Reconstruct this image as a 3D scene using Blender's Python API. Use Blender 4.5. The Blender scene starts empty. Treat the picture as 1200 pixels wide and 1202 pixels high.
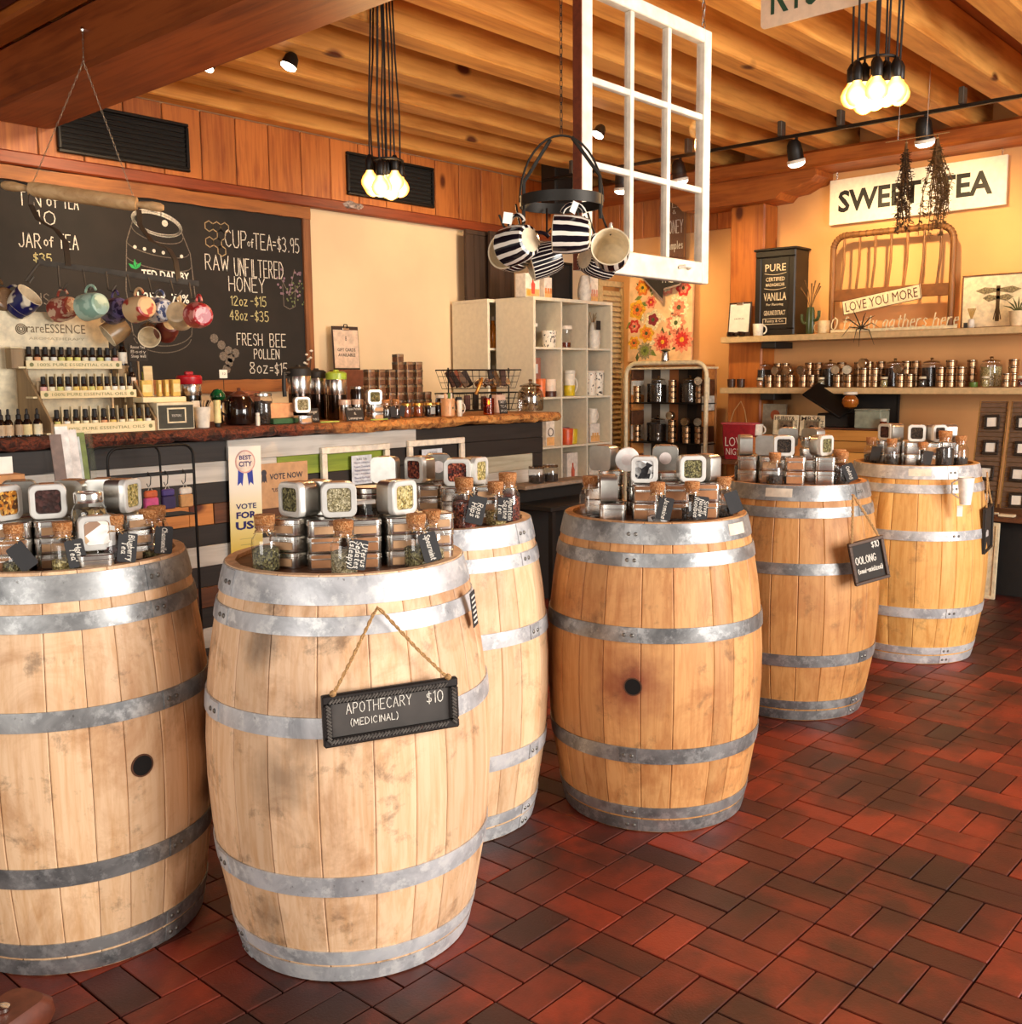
import bpy, math, random
from mathutils import Matrix, Vector, Euler
random.seed(7)
sc = bpy.context.scene
COL = sc.collection
R = math.radians
# ---------------------------------------------------------------- camera
cam_data = bpy.data.cameras.new('camera')
cam_data.sensor_fit = 'HORIZONTAL'
cam_data.sensor_width = 36.0
cam_data.lens = 36.0 * 1201.87 / 1200.0
cam_data.clip_start = 0.05
cam_ob = bpy.data.objects.new('camera', cam_data)
COL.objects.link(cam_ob)
cam_ob.matrix_world = Matrix(((0.66748646, 0.10258583, -0.7375215, 0.0),
                              (-0.74456415, 0.07961324, -0.66278651, 0.0),
                              (-0.00927603, 0.9915331, 0.12952249, 1.3727),
                              (0, 0, 0, 1)))
sc.camera = cam_ob
# ---------------------------------------------------------------- sky through the open shop front
world = bpy.data.worlds.new('world')
sc.world = world
world.use_nodes = True
wb = world.node_tree.nodes['Background']
wb.inputs[0].default_value = (1.0, 0.93, 0.84, 1)
wb.inputs[1].default_value = 0.50
# ---------------------------------------------------------------- big window lights and lamps
def area(name, loc, target, sx, sy, power, color, spread=180):
    l = bpy.data.lights.new(name, 'AREA')
    l.shape = 'RECTANGLE'; l.size = sx; l.size_y = sy; l.energy = power; l.color = color
    l.spread = R(spread)
    o = bpy.data.objects.new(name, l); COL.objects.link(o)
    o.location = loc
    o.rotation_euler = (Vector(target) - Vector(loc)).to_track_quat('-Z', 'Y').to_euler()
    return o
def point(name, loc, power, color, rad=0.05):
    l = bpy.data.lights.new(name, 'POINT'); l.energy = power; l.color = color; l.shadow_soft_size = rad
    o = bpy.data.objects.new(name, l); COL.objects.link(o); o.location = loc
    return o
def spot(name, loc, target, power, color, ang=70, blend=0.6, rad=0.04):
    l = bpy.data.lights.new(name, 'SPOT'); l.energy = power; l.color = color
    l.spot_size = R(ang); l.spot_blend = blend; l.shadow_soft_size = rad
    o = bpy.data.objects.new(name, l); COL.objects.link(o); o.location = loc
    o.rotation_euler = (Vector(target) - Vector(loc)).to_track_quat('-Z', 'Y').to_euler()
    return o
DAY = (1.0, 0.96, 0.90)
WARM = (1.0, 0.62, 0.27)
area('window_daylight', (3.2, -2.8, 1.75), (2.4, 2.4, 0.7), 2.8, 2.1, 270, DAY)
area('door_daylight', (-2.4, 0.6, 1.6), (2.2, 2.6, 1.0), 2.0, 2.2, 55, DAY)
sc.view_settings.view_transform = 'Standard'
sc.view_settings.look = 'None'
sc.view_settings.gamma = 1.0
sc.view_settings.use_curve_mapping = False
sc.view_settings.exposure = 0.45
# ---------------------------------------------------------------- materials
def lin(c):
    if isinstance(c, str):
        c = [int(c[i:i+2], 16) / 255.0 for i in (0, 2, 4)]
    return tuple((v / 12.92 if v <= 0.04045 else ((v + 0.055) / 1.055) ** 2.4) for v in c) + (1.0,)
_MAT = {}
class NT:
    def __init__(s, name):
        s.m = bpy.data.materials.new(name); s.m.use_nodes = True
        s.t = s.m.node_tree; s.b = s.t.nodes['Principled BSDF']
        s.co = None
    def n(s, typ, **k):
        q = s.t.nodes.new(typ)
        for a, v in k.items(): setattr(q, a, v)
        return q
    def l(s, a, b): s.t.links.new(a, b)
    def coord(s, scale=(1, 1, 1), rnd=True):
        c = s.n('ShaderNodeTexCoord'); mp = s.n('ShaderNodeMapping')
        mp.inputs['Scale'].default_value = scale
        s.l(c.outputs['Object'], mp.inputs['Vector'])
        if rnd:
            oi = s.n('ShaderNodeObjectInfo'); ml = s.n('ShaderNodeMath', operation='MULTIPLY')
            ml.inputs[1].default_value = 37.0
            s.l(oi.outputs['Random'], ml.inputs[0])
            ad = s.n('ShaderNodeVectorMath', operation='ADD')
            s.l(mp.outputs[0], ad.inputs[0]); s.l(ml.outputs[0], ad.inputs[1])
            return ad.outputs[0]
        return mp.outputs[0]
    def noise(s, vec, scale, detail=4, rough=0.55, dist=0.0):
        q = s.n('ShaderNodeTexNoise'); q.inputs['Scale'].default_value = scale
        q.inputs['Detail'].default_value = detail; q.inputs['Roughness'].default_value = rough
        q.inputs['Distortion'].default_value = dist
        s.l(vec, q.inputs['Vector']); return q.outputs[0]
    def ramp(s, fac, stops):
        q = s.n('ShaderNodeValToRGB'); e = q.color_ramp.elements
        while len(e) < len(stops): e.new(0.5)
        for i, (p, c) in enumerate(stops):
            e[i].position = p; e[i].color = lin(c) if not isinstance(c, float) else (c, c, c, 1)
        s.l(fac, q.inputs[0]); return q.outputs[0]
    def mix(s, a, b, f, mode='MIX'):
        q = s.n('ShaderNodeMix', data_type='RGBA', blend_type=mode)
        for sock, v in ((q.inputs[6], a), (q.inputs[7], b)):
            if hasattr(v, 'default_value') or hasattr(v, 'links'): s.l(v, sock)
            else: sock.default_value = lin(v)
        if isinstance(f, (int, float)): q.inputs[0].default_value = f
        else: s.l(f, q.inputs[0])
        return q.outputs[2]
    def rand(s): return s.n('ShaderNodeObjectInfo').outputs['Random']
    def bump(s, h, st=0.3, d=0.01):
        q = s.n('ShaderNodeBump'); q.inputs['Strength'].default_value = st
        q.inputs['Distance'].default_value = d; s.l(h, q.inputs['Height'])
        s.l(q.outputs[0], s.b.inputs['Normal'])
    def out(s, col=None, rough=0.5, metal=0.0):
        if col is not None:
            if hasattr(col, 'links'): s.l(col, s.b.inputs['Base Color'])
            else: s.b.inputs['Base Color'].default_value = lin(col)
        if hasattr(rough, 'links'): s.l(rough, s.b.inputs['Roughness'])
        else: s.b.inputs['Roughness'].default_value = rough
        s.b.inputs['Metallic'].default_value = metal
        return s.m
def flat(name, col, rough=0.5, metal=0.0, var=0.12, scale=30.0, emit=0, coat=0.0):
    if name in _MAT: return _MAT[name]
    s = NT(name)
    v = s.coord()
    n = s.noise(v, scale, 3)
    c = lin(col)
    d = tuple(max(0, x * (1 - var * 2.2)) for x in c[:3]); h = tuple(min(1, x * (1 + var)) for x in c[:3])
    q = s.n('ShaderNodeValToRGB'); q.color_ramp.elements[0].position = 0.25; q.color_ramp.elements[1].position = 0.7
    q.color_ramp.elements[0].color = d + (1,); q.color_ramp.elements[1].color = h + (1,)
    s.l(n, q.inputs[0])
    s.out(q.outputs[0], rough, metal)
    if coat: s.b.inputs['Coat Weight'].default_value = coat
    if emit:
        s.b.inputs['Emission Color'].default_value = lin(col); s.b.inputs['Emission Strength'].default_value = emit
    _MAT[name] = s.m
    return s.m
def wood(name, light, dark, axis='z', grain=60, rough=0.6, knots=False, var=0.25, bump=0.25, stain=None, stain_amt=0.0):
    if name in _MAT: return _MAT[name]
    s = NT(name)
    sc_ = {'x': (0.06, 1, 1), 'y': (1, 0.06, 1), 'z': (1, 1, 0.06)}[axis]
    v = s.coord(sc_)
    g = s.noise(v, grain, 5, 0.6, 0.6)
    v2 = s.coord({'x': (0.35, 1, 1), 'y': (1, 0.35, 1), 'z': (1, 1, 0.35)}[axis])
    g2 = s.noise(v2, 5, 3, 0.5, 1.0)
    mx = s.n('ShaderNodeMath', operation='MULTIPLY_ADD'); s.l(g, mx.inputs[0]); mx.inputs[1].default_value = 0.6
    m2 = s.n('ShaderNodeMath', operation='MULTIPLY'); s.l(g2, m2.inputs[0]); m2.inputs[1].default_value = 0.4
    s.l(m2.outputs[0], mx.inputs[2])
    c = s.ramp(mx.outputs[0], [(0.33, dark), (0.56, light)])
    # each piece a little lighter or darker
    rr = s.n('ShaderNodeMapRange'); s.l(s.rand(), rr.inputs[0]); rr.inputs[3].default_value = 1 - var; rr.inputs[4].default_value = 1 + var * 0.35
    hs = s.n('ShaderNodeHueSaturation'); s.l(c, hs.inputs['Color']); s.l(rr.outputs[0], hs.inputs['Value'])
    c = hs.outputs[0]
    if knots:
        kv = s.coord({'x': (0.55, 1, 1), 'y': (1, 0.55, 1), 'z': (1, 1, 0.55)}[axis])
        vo = s.n('ShaderNodeTexVoronoi'); vo.inputs['Scale'].default_value = 3.2; s.l(kv, vo.inputs['Vector'])
        k = s.ramp(vo.outputs['Distance'], [(0.07, 1.0), (0.13, 0.0)])
        c = s.mix(c, '5a2408', k)
    if stain:
        sv = s.coord((1, 1, 0.6))
        k = s.ramp(s.noise(sv, 3.2, 6, 0.65, 0.4), [(0.60, 0.0), (0.74, stain_amt)])
        c = s.mix(c, stain, k)
    s.bump(g, bump, 0.003)
    s.out(c, rough)
    _MAT[name] = s.m
    return s.m
def glass(name, col='ffffff', rough=0.02, mixv=0.25):
    # clear panes and jars: thin glass, part see-through, part glossy
    if name in _MAT: return _MAT[name]
    s = NT(name)
    tr = s.n('ShaderNodeBsdfTransparent'); tr.inputs[0].default_value = lin(col)
    gl = s.n('ShaderNodeBsdfGlossy'); gl.inputs['Roughness'].default_value = rough
    lw = s.n('ShaderNodeLayerWeight'); lw.inputs['Blend'].default_value = 0.5
    pw = s.n('ShaderNodeMath', operation='POWER'); s.l(lw.outputs['Facing'], pw.inputs[0]); pw.inputs[1].default_value = 4.0
    ad = s.n('ShaderNodeMath', operation='MULTIPLY_ADD'); s.l(pw.outputs[0], ad.inputs[0]); ad.inputs[1].default_value = 0.8; ad.inputs[2].default_value = mixv * 0.2
    mx = s.n('ShaderNodeMixShader'); s.l(ad.outputs[0], mx.inputs[0]); s.l(tr.outputs[0], mx.inputs[1]); s.l(gl.outputs[0], mx.inputs[2])
    s.l(mx.outputs[0], s.t.nodes['Material Output'].inputs['Surface'])
    _MAT[name] = s.m
    return s.m
def leafy(name, cols, scale=90.0):
    # dried tea, herbs and petals: small flakes of several colours
    if name in _MAT: return _MAT[name]
    s = NT(name)
    v = s.coord()
    vo = s.n('ShaderNodeTexVoronoi'); vo.inputs['Scale'].default_value = scale; s.l(v, vo.inputs['Vector'])
    sep = s.n('ShaderNodeSeparateColor'); s.l(vo.outputs['Color'], sep.inputs[0])
    st = [(i / (len(cols)), c) for i, c in enumerate(cols)]
    c = s.ramp(sep.outputs[0], st)
    s.bump(vo.outputs['Distance'], 0.8, 0.006)
    s.out(c, 0.85)
    _MAT[name] = s.m
    return s.m
# ---------------------------------------------------------------- mesh builder
class MB:
    def __init__(s): s.v = []; s.f = []; s.k = 0
    def mark(s): s.k = len(s.v); return s
    def tf(s, mat, k=None):
        k = s.k if k is None else k
        for i in range(k, len(s.v)): s.v[i] = tuple(mat @ Vector(s.v[i]))
        return s
    def box(s, x0, x1, y0, y1, z0, z1, b=0.0):
        s.mark()
        if b <= 0:
            n = len(s.v)
            s.v += [(x0,y0,z0),(x1,y0,z0),(x1,y1,z0),(x0,y1,z0),(x0,y0,z1),(x1,y0,z1),(x1,y1,z1),(x0,y1,z1)]
            s.f += [(n,n+3,n+2,n+1),(n+4,n+5,n+6,n+7),(n,n+1,n+5,n+4),(n+1,n+2,n+6,n+5),(n+2,n+3,n+7,n+6),(n+3,n,n+4,n+7)]
            return s
        b = min(b, (x1-x0)*0.45, (y1-y0)*0.45, (z1-z0)*0.45)
        poly = [(x0+b,y0),(x1-b,y0),(x1,y0+b),(x1,y1-b),(x1-b,y1),(x0+b,y1),(x0,y1-b),(x0,y0+b)]
        inn = [(x0+2*b,y0+b),(x1-2*b,y0+b),(x1-b,y0+2*b),(x1-b,y1-2*b),(x1-2*b,y1-b),(x0+2*b,y1-b),(x0+b,y1-2*b),(x0+b,y0+2*b)]
        s.rings([[(p[0],p[1],z0) for p in inn],[(p[0],p[1],z0+b) for p in poly],[(p[0],p[1],z1-b) for p in poly],[(p[0],p[1],z1) for p in inn]])
        return s
    def rings(s, rs, caps=True, close=True, mark=False):
        if mark: s.mark()
        n = len(s.v); m = len(rs[0])
        for r in rs: s.v += [tuple(p) for p in r]
        for i in range(len(rs)-1):
            a = n+i*m; b = a+m
            for j in range(m if close else m-1):
                j2 = (j+1) % m
                s.f.append((a+j, a+j2, b+j2, b+j))
        if caps:
            s.f.append(tuple(n+m-1-j for j in range(m)))
            s.f.append(tuple(n+(len(rs)-1)*m+j for j in range(m)))
        return s
    def lathe(s, prof, seg=24, caps=True, cx=0, cy=0):
        s.mark()
        rs = [[(cx+r*math.cos(2*math.pi*j/seg), cy+r*math.sin(2*math.pi*j/seg), z) for j in range(seg)] for r, z in prof]
        return s.rings(rs, caps)
    def tube(s, pts, r, n=8, closed=False, rr=None):
        s.mark()
        P = [Vector(p) for p in pts]; rs = []
        N = len(P); up = None
        for i in range(N):
            a = P[i-1] if (i > 0 or closed) else P[i]; b = P[(i+1) % N] if (i < N-1 or closed) else P[i]
            t = (b-a)
            t = t.normalized() if t.length > 1e-9 else Vector((0,0,1))
            if up is None: up = Vector((0,0,1)) if abs(t.z) < 0.9 else Vector((1,0,0))
            u = up - t*up.dot(t)
            if u.length < 1e-6: u = t.orthogonal()
            u.normalize(); up = u; w = t.cross(u)
            q = rr[i] if rr else r
            rs.append([tuple(P[i]+u*(q*math.cos(2*math.pi*j/n))+w*(q*math.sin(2*math.pi*j/n))) for j in range(n)])
        if closed:
            rs.append(rs[0]); s.rings(rs, False)
        else: s.rings(rs, True)
        return s
    def prism(s, poly, y0, y1):
        # outline in x,z pushed along y; seen from -y counter-clockwise
        s.mark()
        s.rings([[(p[0], y1, p[1]) for p in poly], [(p[0], y0, p[1]) for p in poly]])
        return s
    def prismz(s, poly, z0, z1):
        s.mark(); s.rings([[(p[0],p[1],z0) for p in poly],[(p[0],p[1],z1) for p in poly]]); return s
    def mesh(s, name, mat, smooth=True, ang=35):
        me = bpy.data.meshes.new(name)
        me.from_pydata(s.v, [], s.f); me.update()
        if mat: me.materials.append(mat)
        if smooth:
            me.shade_smooth(); me.set_sharp_from_angle(angle=R(ang))
        return me
    def build(s, name, mat, parent=None, loc=(0,0,0), rot=None, smooth=True):
        return ob(name, s.mesh(name, mat, smooth), parent, loc, rot)
def ob(name, me, parent=None, loc=(0,0,0), rot=None, kind=None):
    o = bpy.data.objects.new(name, me); COL.objects.link(o)
    if parent is not None: o.parent = parent
    o.location = loc
    if rot is not None: o.rotation_euler = rot
    if kind: o['kind'] = kind
    return o
def tag(o, label=None, cat=None, group=None, kind=None):
    if label: o['label'] = label
    if cat: o['category'] = cat
    if group: o['group'] = group
    if kind: o['kind'] = kind
    return o
def thing(name, label, cat, loc=(0,0,0), rz=0.0, group=None, rot=None):
    o = bpy.data.objects.new(name, None); COL.objects.link(o)
    o.empty_display_size = 0.05
    o.location = loc; o.rotation_euler = rot if rot is not None else (0, 0, rz)
    return tag(o, label, cat, group)
def clone(root, label, loc, rot=None, group=None):
    c = root.copy(); COL.objects.link(c); c.location = loc
    if rot is not None: c.rotation_euler = rot
    c['label'] = label
    if group: c['group'] = group
    for ch in root.children:
        d = ch.copy(); COL.objects.link(d); d.parent = c
        for g in ch.children:
            e = g.copy(); COL.objects.link(e); e.parent = d
    return c
def rsq(w, d, r, n=4):
    pts = []
    for cx, cy, a0 in ((w/2-r, d/2-r, 0), (-w/2+r, d/2-r, 90), (-w/2+r, -d/2+r, 180), (w/2-r, -d/2+r, 270)):
        for i in range(n+1):
            a = R(a0+90*i/n); pts.append((cx+r*math.cos(a), cy+r*math.sin(a)))
    return pts
def rstack(w, d, r, levels, n=4):
    # rounded-square body from (inset, z) levels
    return [[(x, y, z) for x, y in rsq(w-2*i, d-2*i, max(0.001, r-i*0.6), n)] for i, z in levels]
_FNT = {}
def textmesh(name, txt, w, h, mat, depth=0.0012, bold=0.0, shear=0.0):
    """printed or painted lettering fitted to w x h, centred, facing -y"""
    cu = bpy.data.curves.new(name, 'FONT'); cu.body = txt; cu.size = 1.0; cu.extrude = 0.0
    cu.offset = bold; cu.shear = shear; cu.resolution_u = 2; cu.align_x = 'CENTER'
    to = bpy.data.objects.new(name, cu)
    me = bpy.data.meshes.new_from_object(to)
    bpy.data.objects.remove(to); bpy.data.curves.remove(cu)
    me.name = name
    xs = [v.co.x for v in me.vertices]; ys = [v.co.y for v in me.vertices]
    x0, x1, y0, y1 = min(xs), max(xs), min(ys), max(ys)
    kx = w/(x1-x0); ky = h/(y1-y0) if h else kx
    for v in me.vertices:
        v.co = ((v.co.x-(x0+x1)/2)*kx, 0.0, (v.co.y-(y0+y1)/2)*ky)
    me.materials.clear(); me.materials.append(mat)
    return me
SF = {
'A':'0,0 2,6 4,0;0.8,2.2 3.2,2.2','B':'0,0 0,6 2.6,6 3.4,5 2.6,3.3 0,3.2;2.6,3.3 3.8,1.8 2.8,0 0,0','C':'3.8,5 2.4,6 0.8,5.2 0,3 0.8,0.8 2.4,0 3.8,0.9',
'D':'0,0 0,6 2,5.8 3.8,4 3.8,2 2,0.2 0,0','E':'3.6,6 0,6 0,0 3.6,0;0,3.1 2.8,3.1','F':'3.6,6 0,6 0,0;0,3.1 2.6,3.1','G':'3.8,5 2.4,6 0.8,5.2 0,3 0.8,0.8 2.4,0 3.8,1 3.8,2.6 2.4,2.6',
'H':'0,0 0,6;4,0 4,6;0,3 4,3','I':'1,0 1,6','J':'3,6 3,1.2 2,0 0.8,0 0,1.2','K':'0,0 0,6;3.6,6 0,2.6 3.8,0','L':'0,6 0,0 3.2,0','M':'0,0 0.5,6 2.4,1.5 4.3,6 4.8,0',
'N':'0,0 0,6 3.8,0 3.8,6','O':'2,6 0.5,5 0,3 0.5,1 2,0 3.5,1 4,3 3.5,5 2,6','P':'0,0 0,6 2.6,6 3.6,4.6 2.6,3 0,2.8','Q':'2,6 0.5,5 0,3 0.5,1 2,0 3.5,1 4,3 3.5,5 2,6;2.4,1.6 4,-0.4',
'R':'0,0 0,6 2.6,6 3.5,4.6 2.6,3.1 0,2.9;1.4,3 3.8,0','S':'3.4,5.2 2,6 0.5,5.2 0.4,4 1.8,3.1 3.3,2.2 3.5,0.9 2,0 0.2,0.8','T':'0,6 4,6;2,6 2,0','U':'0,6 0,1.4 1,0 2.8,0 3.8,1.4 3.8,6',
'V':'0,6 2,0 4,6','W':'0,6 1.2,0 2.6,4.5 4,0 5.2,6','X':'0,0 3.8,6;0,6 3.8,0','Y':'0,6 2,3 4,6;2,3 2,0','Z':'0,6 3.6,6 0,0 3.8,0',
'0':'1.8,6 0.4,5 0,3 0.4,1 1.8,0 3.2,1 3.6,3 3.2,5 1.8,6','1':'0,5 1.2,6 1.2,0','2':'0,4.8 1,6 2.6,6 3.4,4.6 0,0 3.6,0','3':'0,5.4 1.6,6 3.2,5 2.6,3.4 1.2,3.1 2.8,2.8 3.5,1.4 2,0 0,0.6',
'4':'2.6,0 2.6,6 0,2 3.6,2','5':'3.2,6 0.4,6 0.2,3.4 2,3.8 3.4,2.6 3.2,0.9 1.8,0 0,0.5','6':'3,5.8 1,4.4 0,2 0.8,0.2 2.4,0 3.4,1.2 2.8,2.8 1,3 0.2,2','7':'0,6 3.6,6 1.4,0',
'8':'1.8,3.2 0.4,4.4 0.8,5.8 2.8,5.8 3.2,4.4 1.8,3.2 0.1,1.6 0.8,0 2.8,0 3.5,1.6 1.8,3.2','9':'3.2,3.6 1.4,2.8 0.2,4.2 1,5.8 2.6,6 3.4,4.6 2.8,0',
'$':'3.2,4.8 1.8,5.4 0.4,4.6 0.6,3.4 3,2.4 3.2,1.2 1.8,0.5 0.2,1.2;1.8,6.2 1.8,-0.3','-':'0.4,3 2.6,3','=':'0,3.6 2.6,3.6;0,2.2 2.6,2.2','.':'0.8,0 1,0.4','!':'0.6,6 0.6,1.8;0.6,0.4 0.6,0','(':'1.6,6.6 0.4,4.6 0.4,1.4 1.6,-0.6',')':'0.2,6.6 1.4,4.6 1.4,1.4 0.2,-0.6','&':'3.6,0 0.8,4.6 1.4,6 2.4,5.2 0.2,1.8 0.8,0.2 2.4,0.2 3.4,2.4',"'":'0.6,6 0.4,4.8','%':'0,0 3.6,6;0.6,5.8 0.2,4.8 1,4.8 0.6,5.8;3,1.2 2.6,0.2 3.4,0.2 3,1.2',
'a':'3,3.4 1.4,4 0.2,2.4 0.6,0.4 1.8,0.2 3,1.8 3,4 3,0.4 3.8,0','b':'0,6.4 0,0 2,0 3,1.6 2.4,3.6 0,3','c':'2.8,3.4 1.4,4 0.2,2.6 0.4,0.6 1.6,0 3,0.6','d':'3,3 1.4,4 0.2,2.4 0.6,0.2 2.2,0.2 3,1.8 3,6.4 3.2,0','e':'0.3,2 2.8,2.4 2.2,3.9 0.9,3.8 0.2,2 0.8,0.2 2.8,0.4',
'f':'3,6 1.8,6.4 1.2,5 1.2,-0.6;0,3.8 2.6,3.8','g':'3,3.4 1.4,4 0.2,2.4 0.6,0.4 2.4,0.6 3,3.8 2.8,-1.4 1.4,-2.2 0.2,-1.4','h':'0,6.4 0,0;0,2.8 1.6,4 2.8,3.2 3,0','i':'0.6,4 0.6,0.4 1.2,0;0.6,5.4 0.7,5.7','j':'1,4 1,-1.4 0,-2','k':'0,6.4 0,0;2.6,4 0,1.8 2.8,0','l':'0.4,6.4 0.4,0.4 1,0',
'm':'0,4 0,0;0,3 1.4,4 2,3.2 2,0;2,3 3.4,4 4.2,3.2 4.2,0','n':'0,4 0,0;0,2.8 1.6,4 2.8,3.2 3,0','o':'1.5,4 0.2,3 0.2,1 1.5,0 2.8,1 2.8,3 1.5,4','p':'0,4 0,-2.4;0,3 1.6,4 3,2.4 2.2,0.2 0,0.6','r':'0,4 0,0;0,2.6 1.2,3.9 2.4,3.8','s':'2.6,3.4 1.2,4 0.3,3 2.4,1.4 2,0.2 0.2,0.4','t':'1.2,5.8 1.2,0.6 2.4,0;0,4 2.6,4',
'u':'0,4 0,1 1.2,0 2.6,1 2.8,4 2.8,0','v':'0,4 1.4,0 2.8,4','w':'0,4 1,0 2,3 3,0 4,4','x':'0,4 2.8,0;2.8,4 0,0','y':'0,4 1.4,0.6;2.8,4 0.8,-2.2','z':'0,4 2.8,4 0,0 2.8,0','|':'0,7 0,-1'}
def strokes(txt, w=None, h=1.0, slant=0.0, track=1.5):
    """hand lettering as centre lines, cap height 6 units scaled to h; centred on x"""
    x = 0; out = []
    lines = txt.split('\n')
    if len(lines) > 1: raise ValueError
    for ch in txt:
        if ch == ' ': x += 3.0; continue
        g = SF.get(ch) or SF.get(ch.upper()) or ''
        mxx = 0
        for st in g.split(';'):
            if not st: continue
            p = [tuple(float(q) for q in a.split(',')) for a in st.split(' ')]
            mxx = max(mxx, max(a[0] for a in p))
            out.append([(a[0]+x+a[1]*slant, a[1]) for a in p])
        x += mxx + track
    tot = x - track
    k = h/6.0
    kx = (w/tot) if w else k
    return [[((a-tot/2)*kx, b*k) for a, b in st] for st in out]
def ribbon(mb, lines, t, y=0.0, th=0.0008):
    """thin raised strokes in the xz plane facing -y"""
    for st in lines:
        for i in range(len(st)-1):
            (ax, az), (bx, bz) = st[i], st[i+1]
            dx, dz = bx-ax, bz-az; L = math.hypot(dx, dz) or 1e-6
            dx, dz = dx/L, dz/L; nx, nz = -dz*t/2, dx*t/2
            ex, ez = dx*t*0.3, dz*t*0.3
            n = len(mb.v)
            mb.v += [(ax-ex-nx, y, az-ez-nz), (bx+ex-nx, y, bz+ez-nz), (bx+ex+nx, y, bz+ez+nz), (ax-ex+nx, y, az-ez+nz)]
            mb.f.append((n, n+1, n+2, n+3))
    return mb
def chalk(name, txt, w, h, t, mat, parent, x=0, y=-0.001, z=0, slant=0.0, rot=0.0):
    mb = MB(); ribbon(mb, strokes(txt, w, h, slant), t, 0)
    o = mb.build(name, mat, parent, (x, y, z), (0, rot, 0), smooth=False)
    return o
def label_text(name, txt, w, h, mat, parent, x=0, y=-0.001, z=0, bold=0.0, shear=0.0, rot=0.0):
    return ob(name, textmesh(name, txt, w, h, mat, bold=bold, shear=shear), parent, (x, y, z), (0, rot, 0))
def frame_mb(mb, x0, x1, z0, z1, wd, y0, y1, b=0.0):
    mb.box(x0, x1, y0, y1, z1-wd, z1, b); mb.box(x0, x1, y0, y1, z0, z0+wd, b)
    mb.box(x0, x0+wd, y0, y1, z0+wd, z1-wd, b); mb.box(x1-wd, x1, y0, y1, z0+wd, z1-wd, b)
    return mb
WORDS = ['first', 'second', 'third', 'fourth', 'fifth', 'sixth', 'seventh', 'eighth', 'ninth', 'tenth', 'eleventh', 'twelfth', 'thirteenth', 'fourteenth', 'fifteenth', 'sixteenth', 'seventeenth', 'eighteenth', 'nineteenth', 'twentieth']
def nth(i): return WORDS[i] if i < len(WORDS) else str(i+1)+'th'
# common materials
M_white = flat('white_paint', 'e9e0cf', 0.5)
M_black = flat('black_metal', '15110e', 0.45, 0.3)
M_blackp = flat('black_paint', '1c1815', 0.6)
M_chalk = flat('chalk_white', 'e8e0d2', 0.9, var=0.25, scale=200)
M_slate = flat('chalkboard_slate', '2a241f', 0.75, var=0.2, scale=6)
M_paper = flat('white_paper', 'efe9dc', 0.8, var=0.04)
M_kraft = flat('kraft_paper', 'c49a72', 0.85, var=0.08)
M_steel = flat('brushed_steel', 'dedad3', 0.2, 1.0, var=0.08, scale=50)
M_steeld = flat('tin_steel', 'd0ccc4', 0.24, 1.0, var=0.1, scale=40)
M_cork = leafy('cork', ['c58a55', 'b0713c', 'd39a66', 'a5652f'], 260)
M_glass = glass('clear_glass', mixv=.42)
M_jarglass = glass('smoky_jar_glass', 'cfc4b4', .04, .9)
M_pane = glass('window_pane', mixv=.12)
M_ink = flat('dark_ink', '241c18', 0.7, var=0.05)
M_gold = flat('gold_lid', 'd8a850', 0.3, 0.9)
M_twine = flat('jute_twine', 'b48a58', 0.9, var=0.3, scale=300)
M_cream = flat('cream_paint', 'ead9b4', 0.5)
M_red = flat('red_plastic', 'b01522', 0.35)
# ================================================================ THE ROOM
XW, YW = 7.6, 5.75          # shelf wall and chalkboard wall
X0, Y0 = -3.0, -3.2         # open shop front side
# ---- floor: clay pavers in basket weave
PITCH = 0.193
def brick_mat():
    s = NT('clay_brick')
    v = s.coord()
    n1 = s.noise(v, 5, 5, 0.6); n2 = s.noise(v, 160, 3, 0.6)
    c = s.ramp(s.rand(), [(0.0, '38140d'), (0.18, '5a1f10'), (0.45, '7a2814'), (0.8, '8c3018'), (1.0, '662212')])
    # worn and sooty patches over several bricks at once
    gc = s.n('ShaderNodeNewGeometry'); g1 = s.noise(gc.outputs['Position'], 2.6, 5, 0.6)
    k = s.ramp(g1, [(0.44, 0.0), (0.62, 0.88)])
    c = s.mix(c, '2c130c', k)
    k2 = s.ramp(n1, [(0.46, 0.0), (0.70, 0.7)])
    c = s.mix(c, '35160d', k2)
    ad = s.n('ShaderNodeMath', operation='ADD'); s.l(n1, ad.inputs[0]); s.l(n2, ad.inputs[1])
    s.bump(ad.outputs[0], 0.25, 0.004)
    ro = s.n('ShaderNodeMapRange'); s.l(n1, ro.inputs[0]); ro.inputs[3].default_value = 0.38; ro.inputs[4].default_value = 0.62
    return s.out(c, ro.outputs[0])
M_brick = brick_mat()
M_mortar = flat('dark_joint', '1d0d08', 0.9)
floor = MB().box(X0, XW, Y0, YW, -0.06, -0.012).build('floor', M_mortar, smooth=False); floor['kind'] = 'structure'
BL, BW2, GAP = PITCH, PITCH/2, 0.0022
bm_x = MB().box(-BL/2+GAP, BL/2-GAP, -BW2/2+GAP, BW2/2-GAP, -0.014, 0.0, 0.0018).mesh('brick', M_brick)
cells = []
for i in range(int(X0/PITCH)+1, int(XW/PITCH)-0):
    for j in range(int(Y0/PITCH)+1, int(YW/PITCH)-1):
        cx, cy = (i+0.5)*PITCH, (j+1.0)*PITCH
        if cx > XW-0.11 or cy > YW-0.11 or cx < X0+0.1 or cy < Y0+0.1: continue
        for k in (-0.5, 0.5):
            if (i+j) % 2: cells.append((cx+k*BW2, cy, math.pi/2))
            else: cells.append((cx, cy+k*BW2, 0.0))
CM = cam_ob.matrix_world.inverted()
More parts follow.
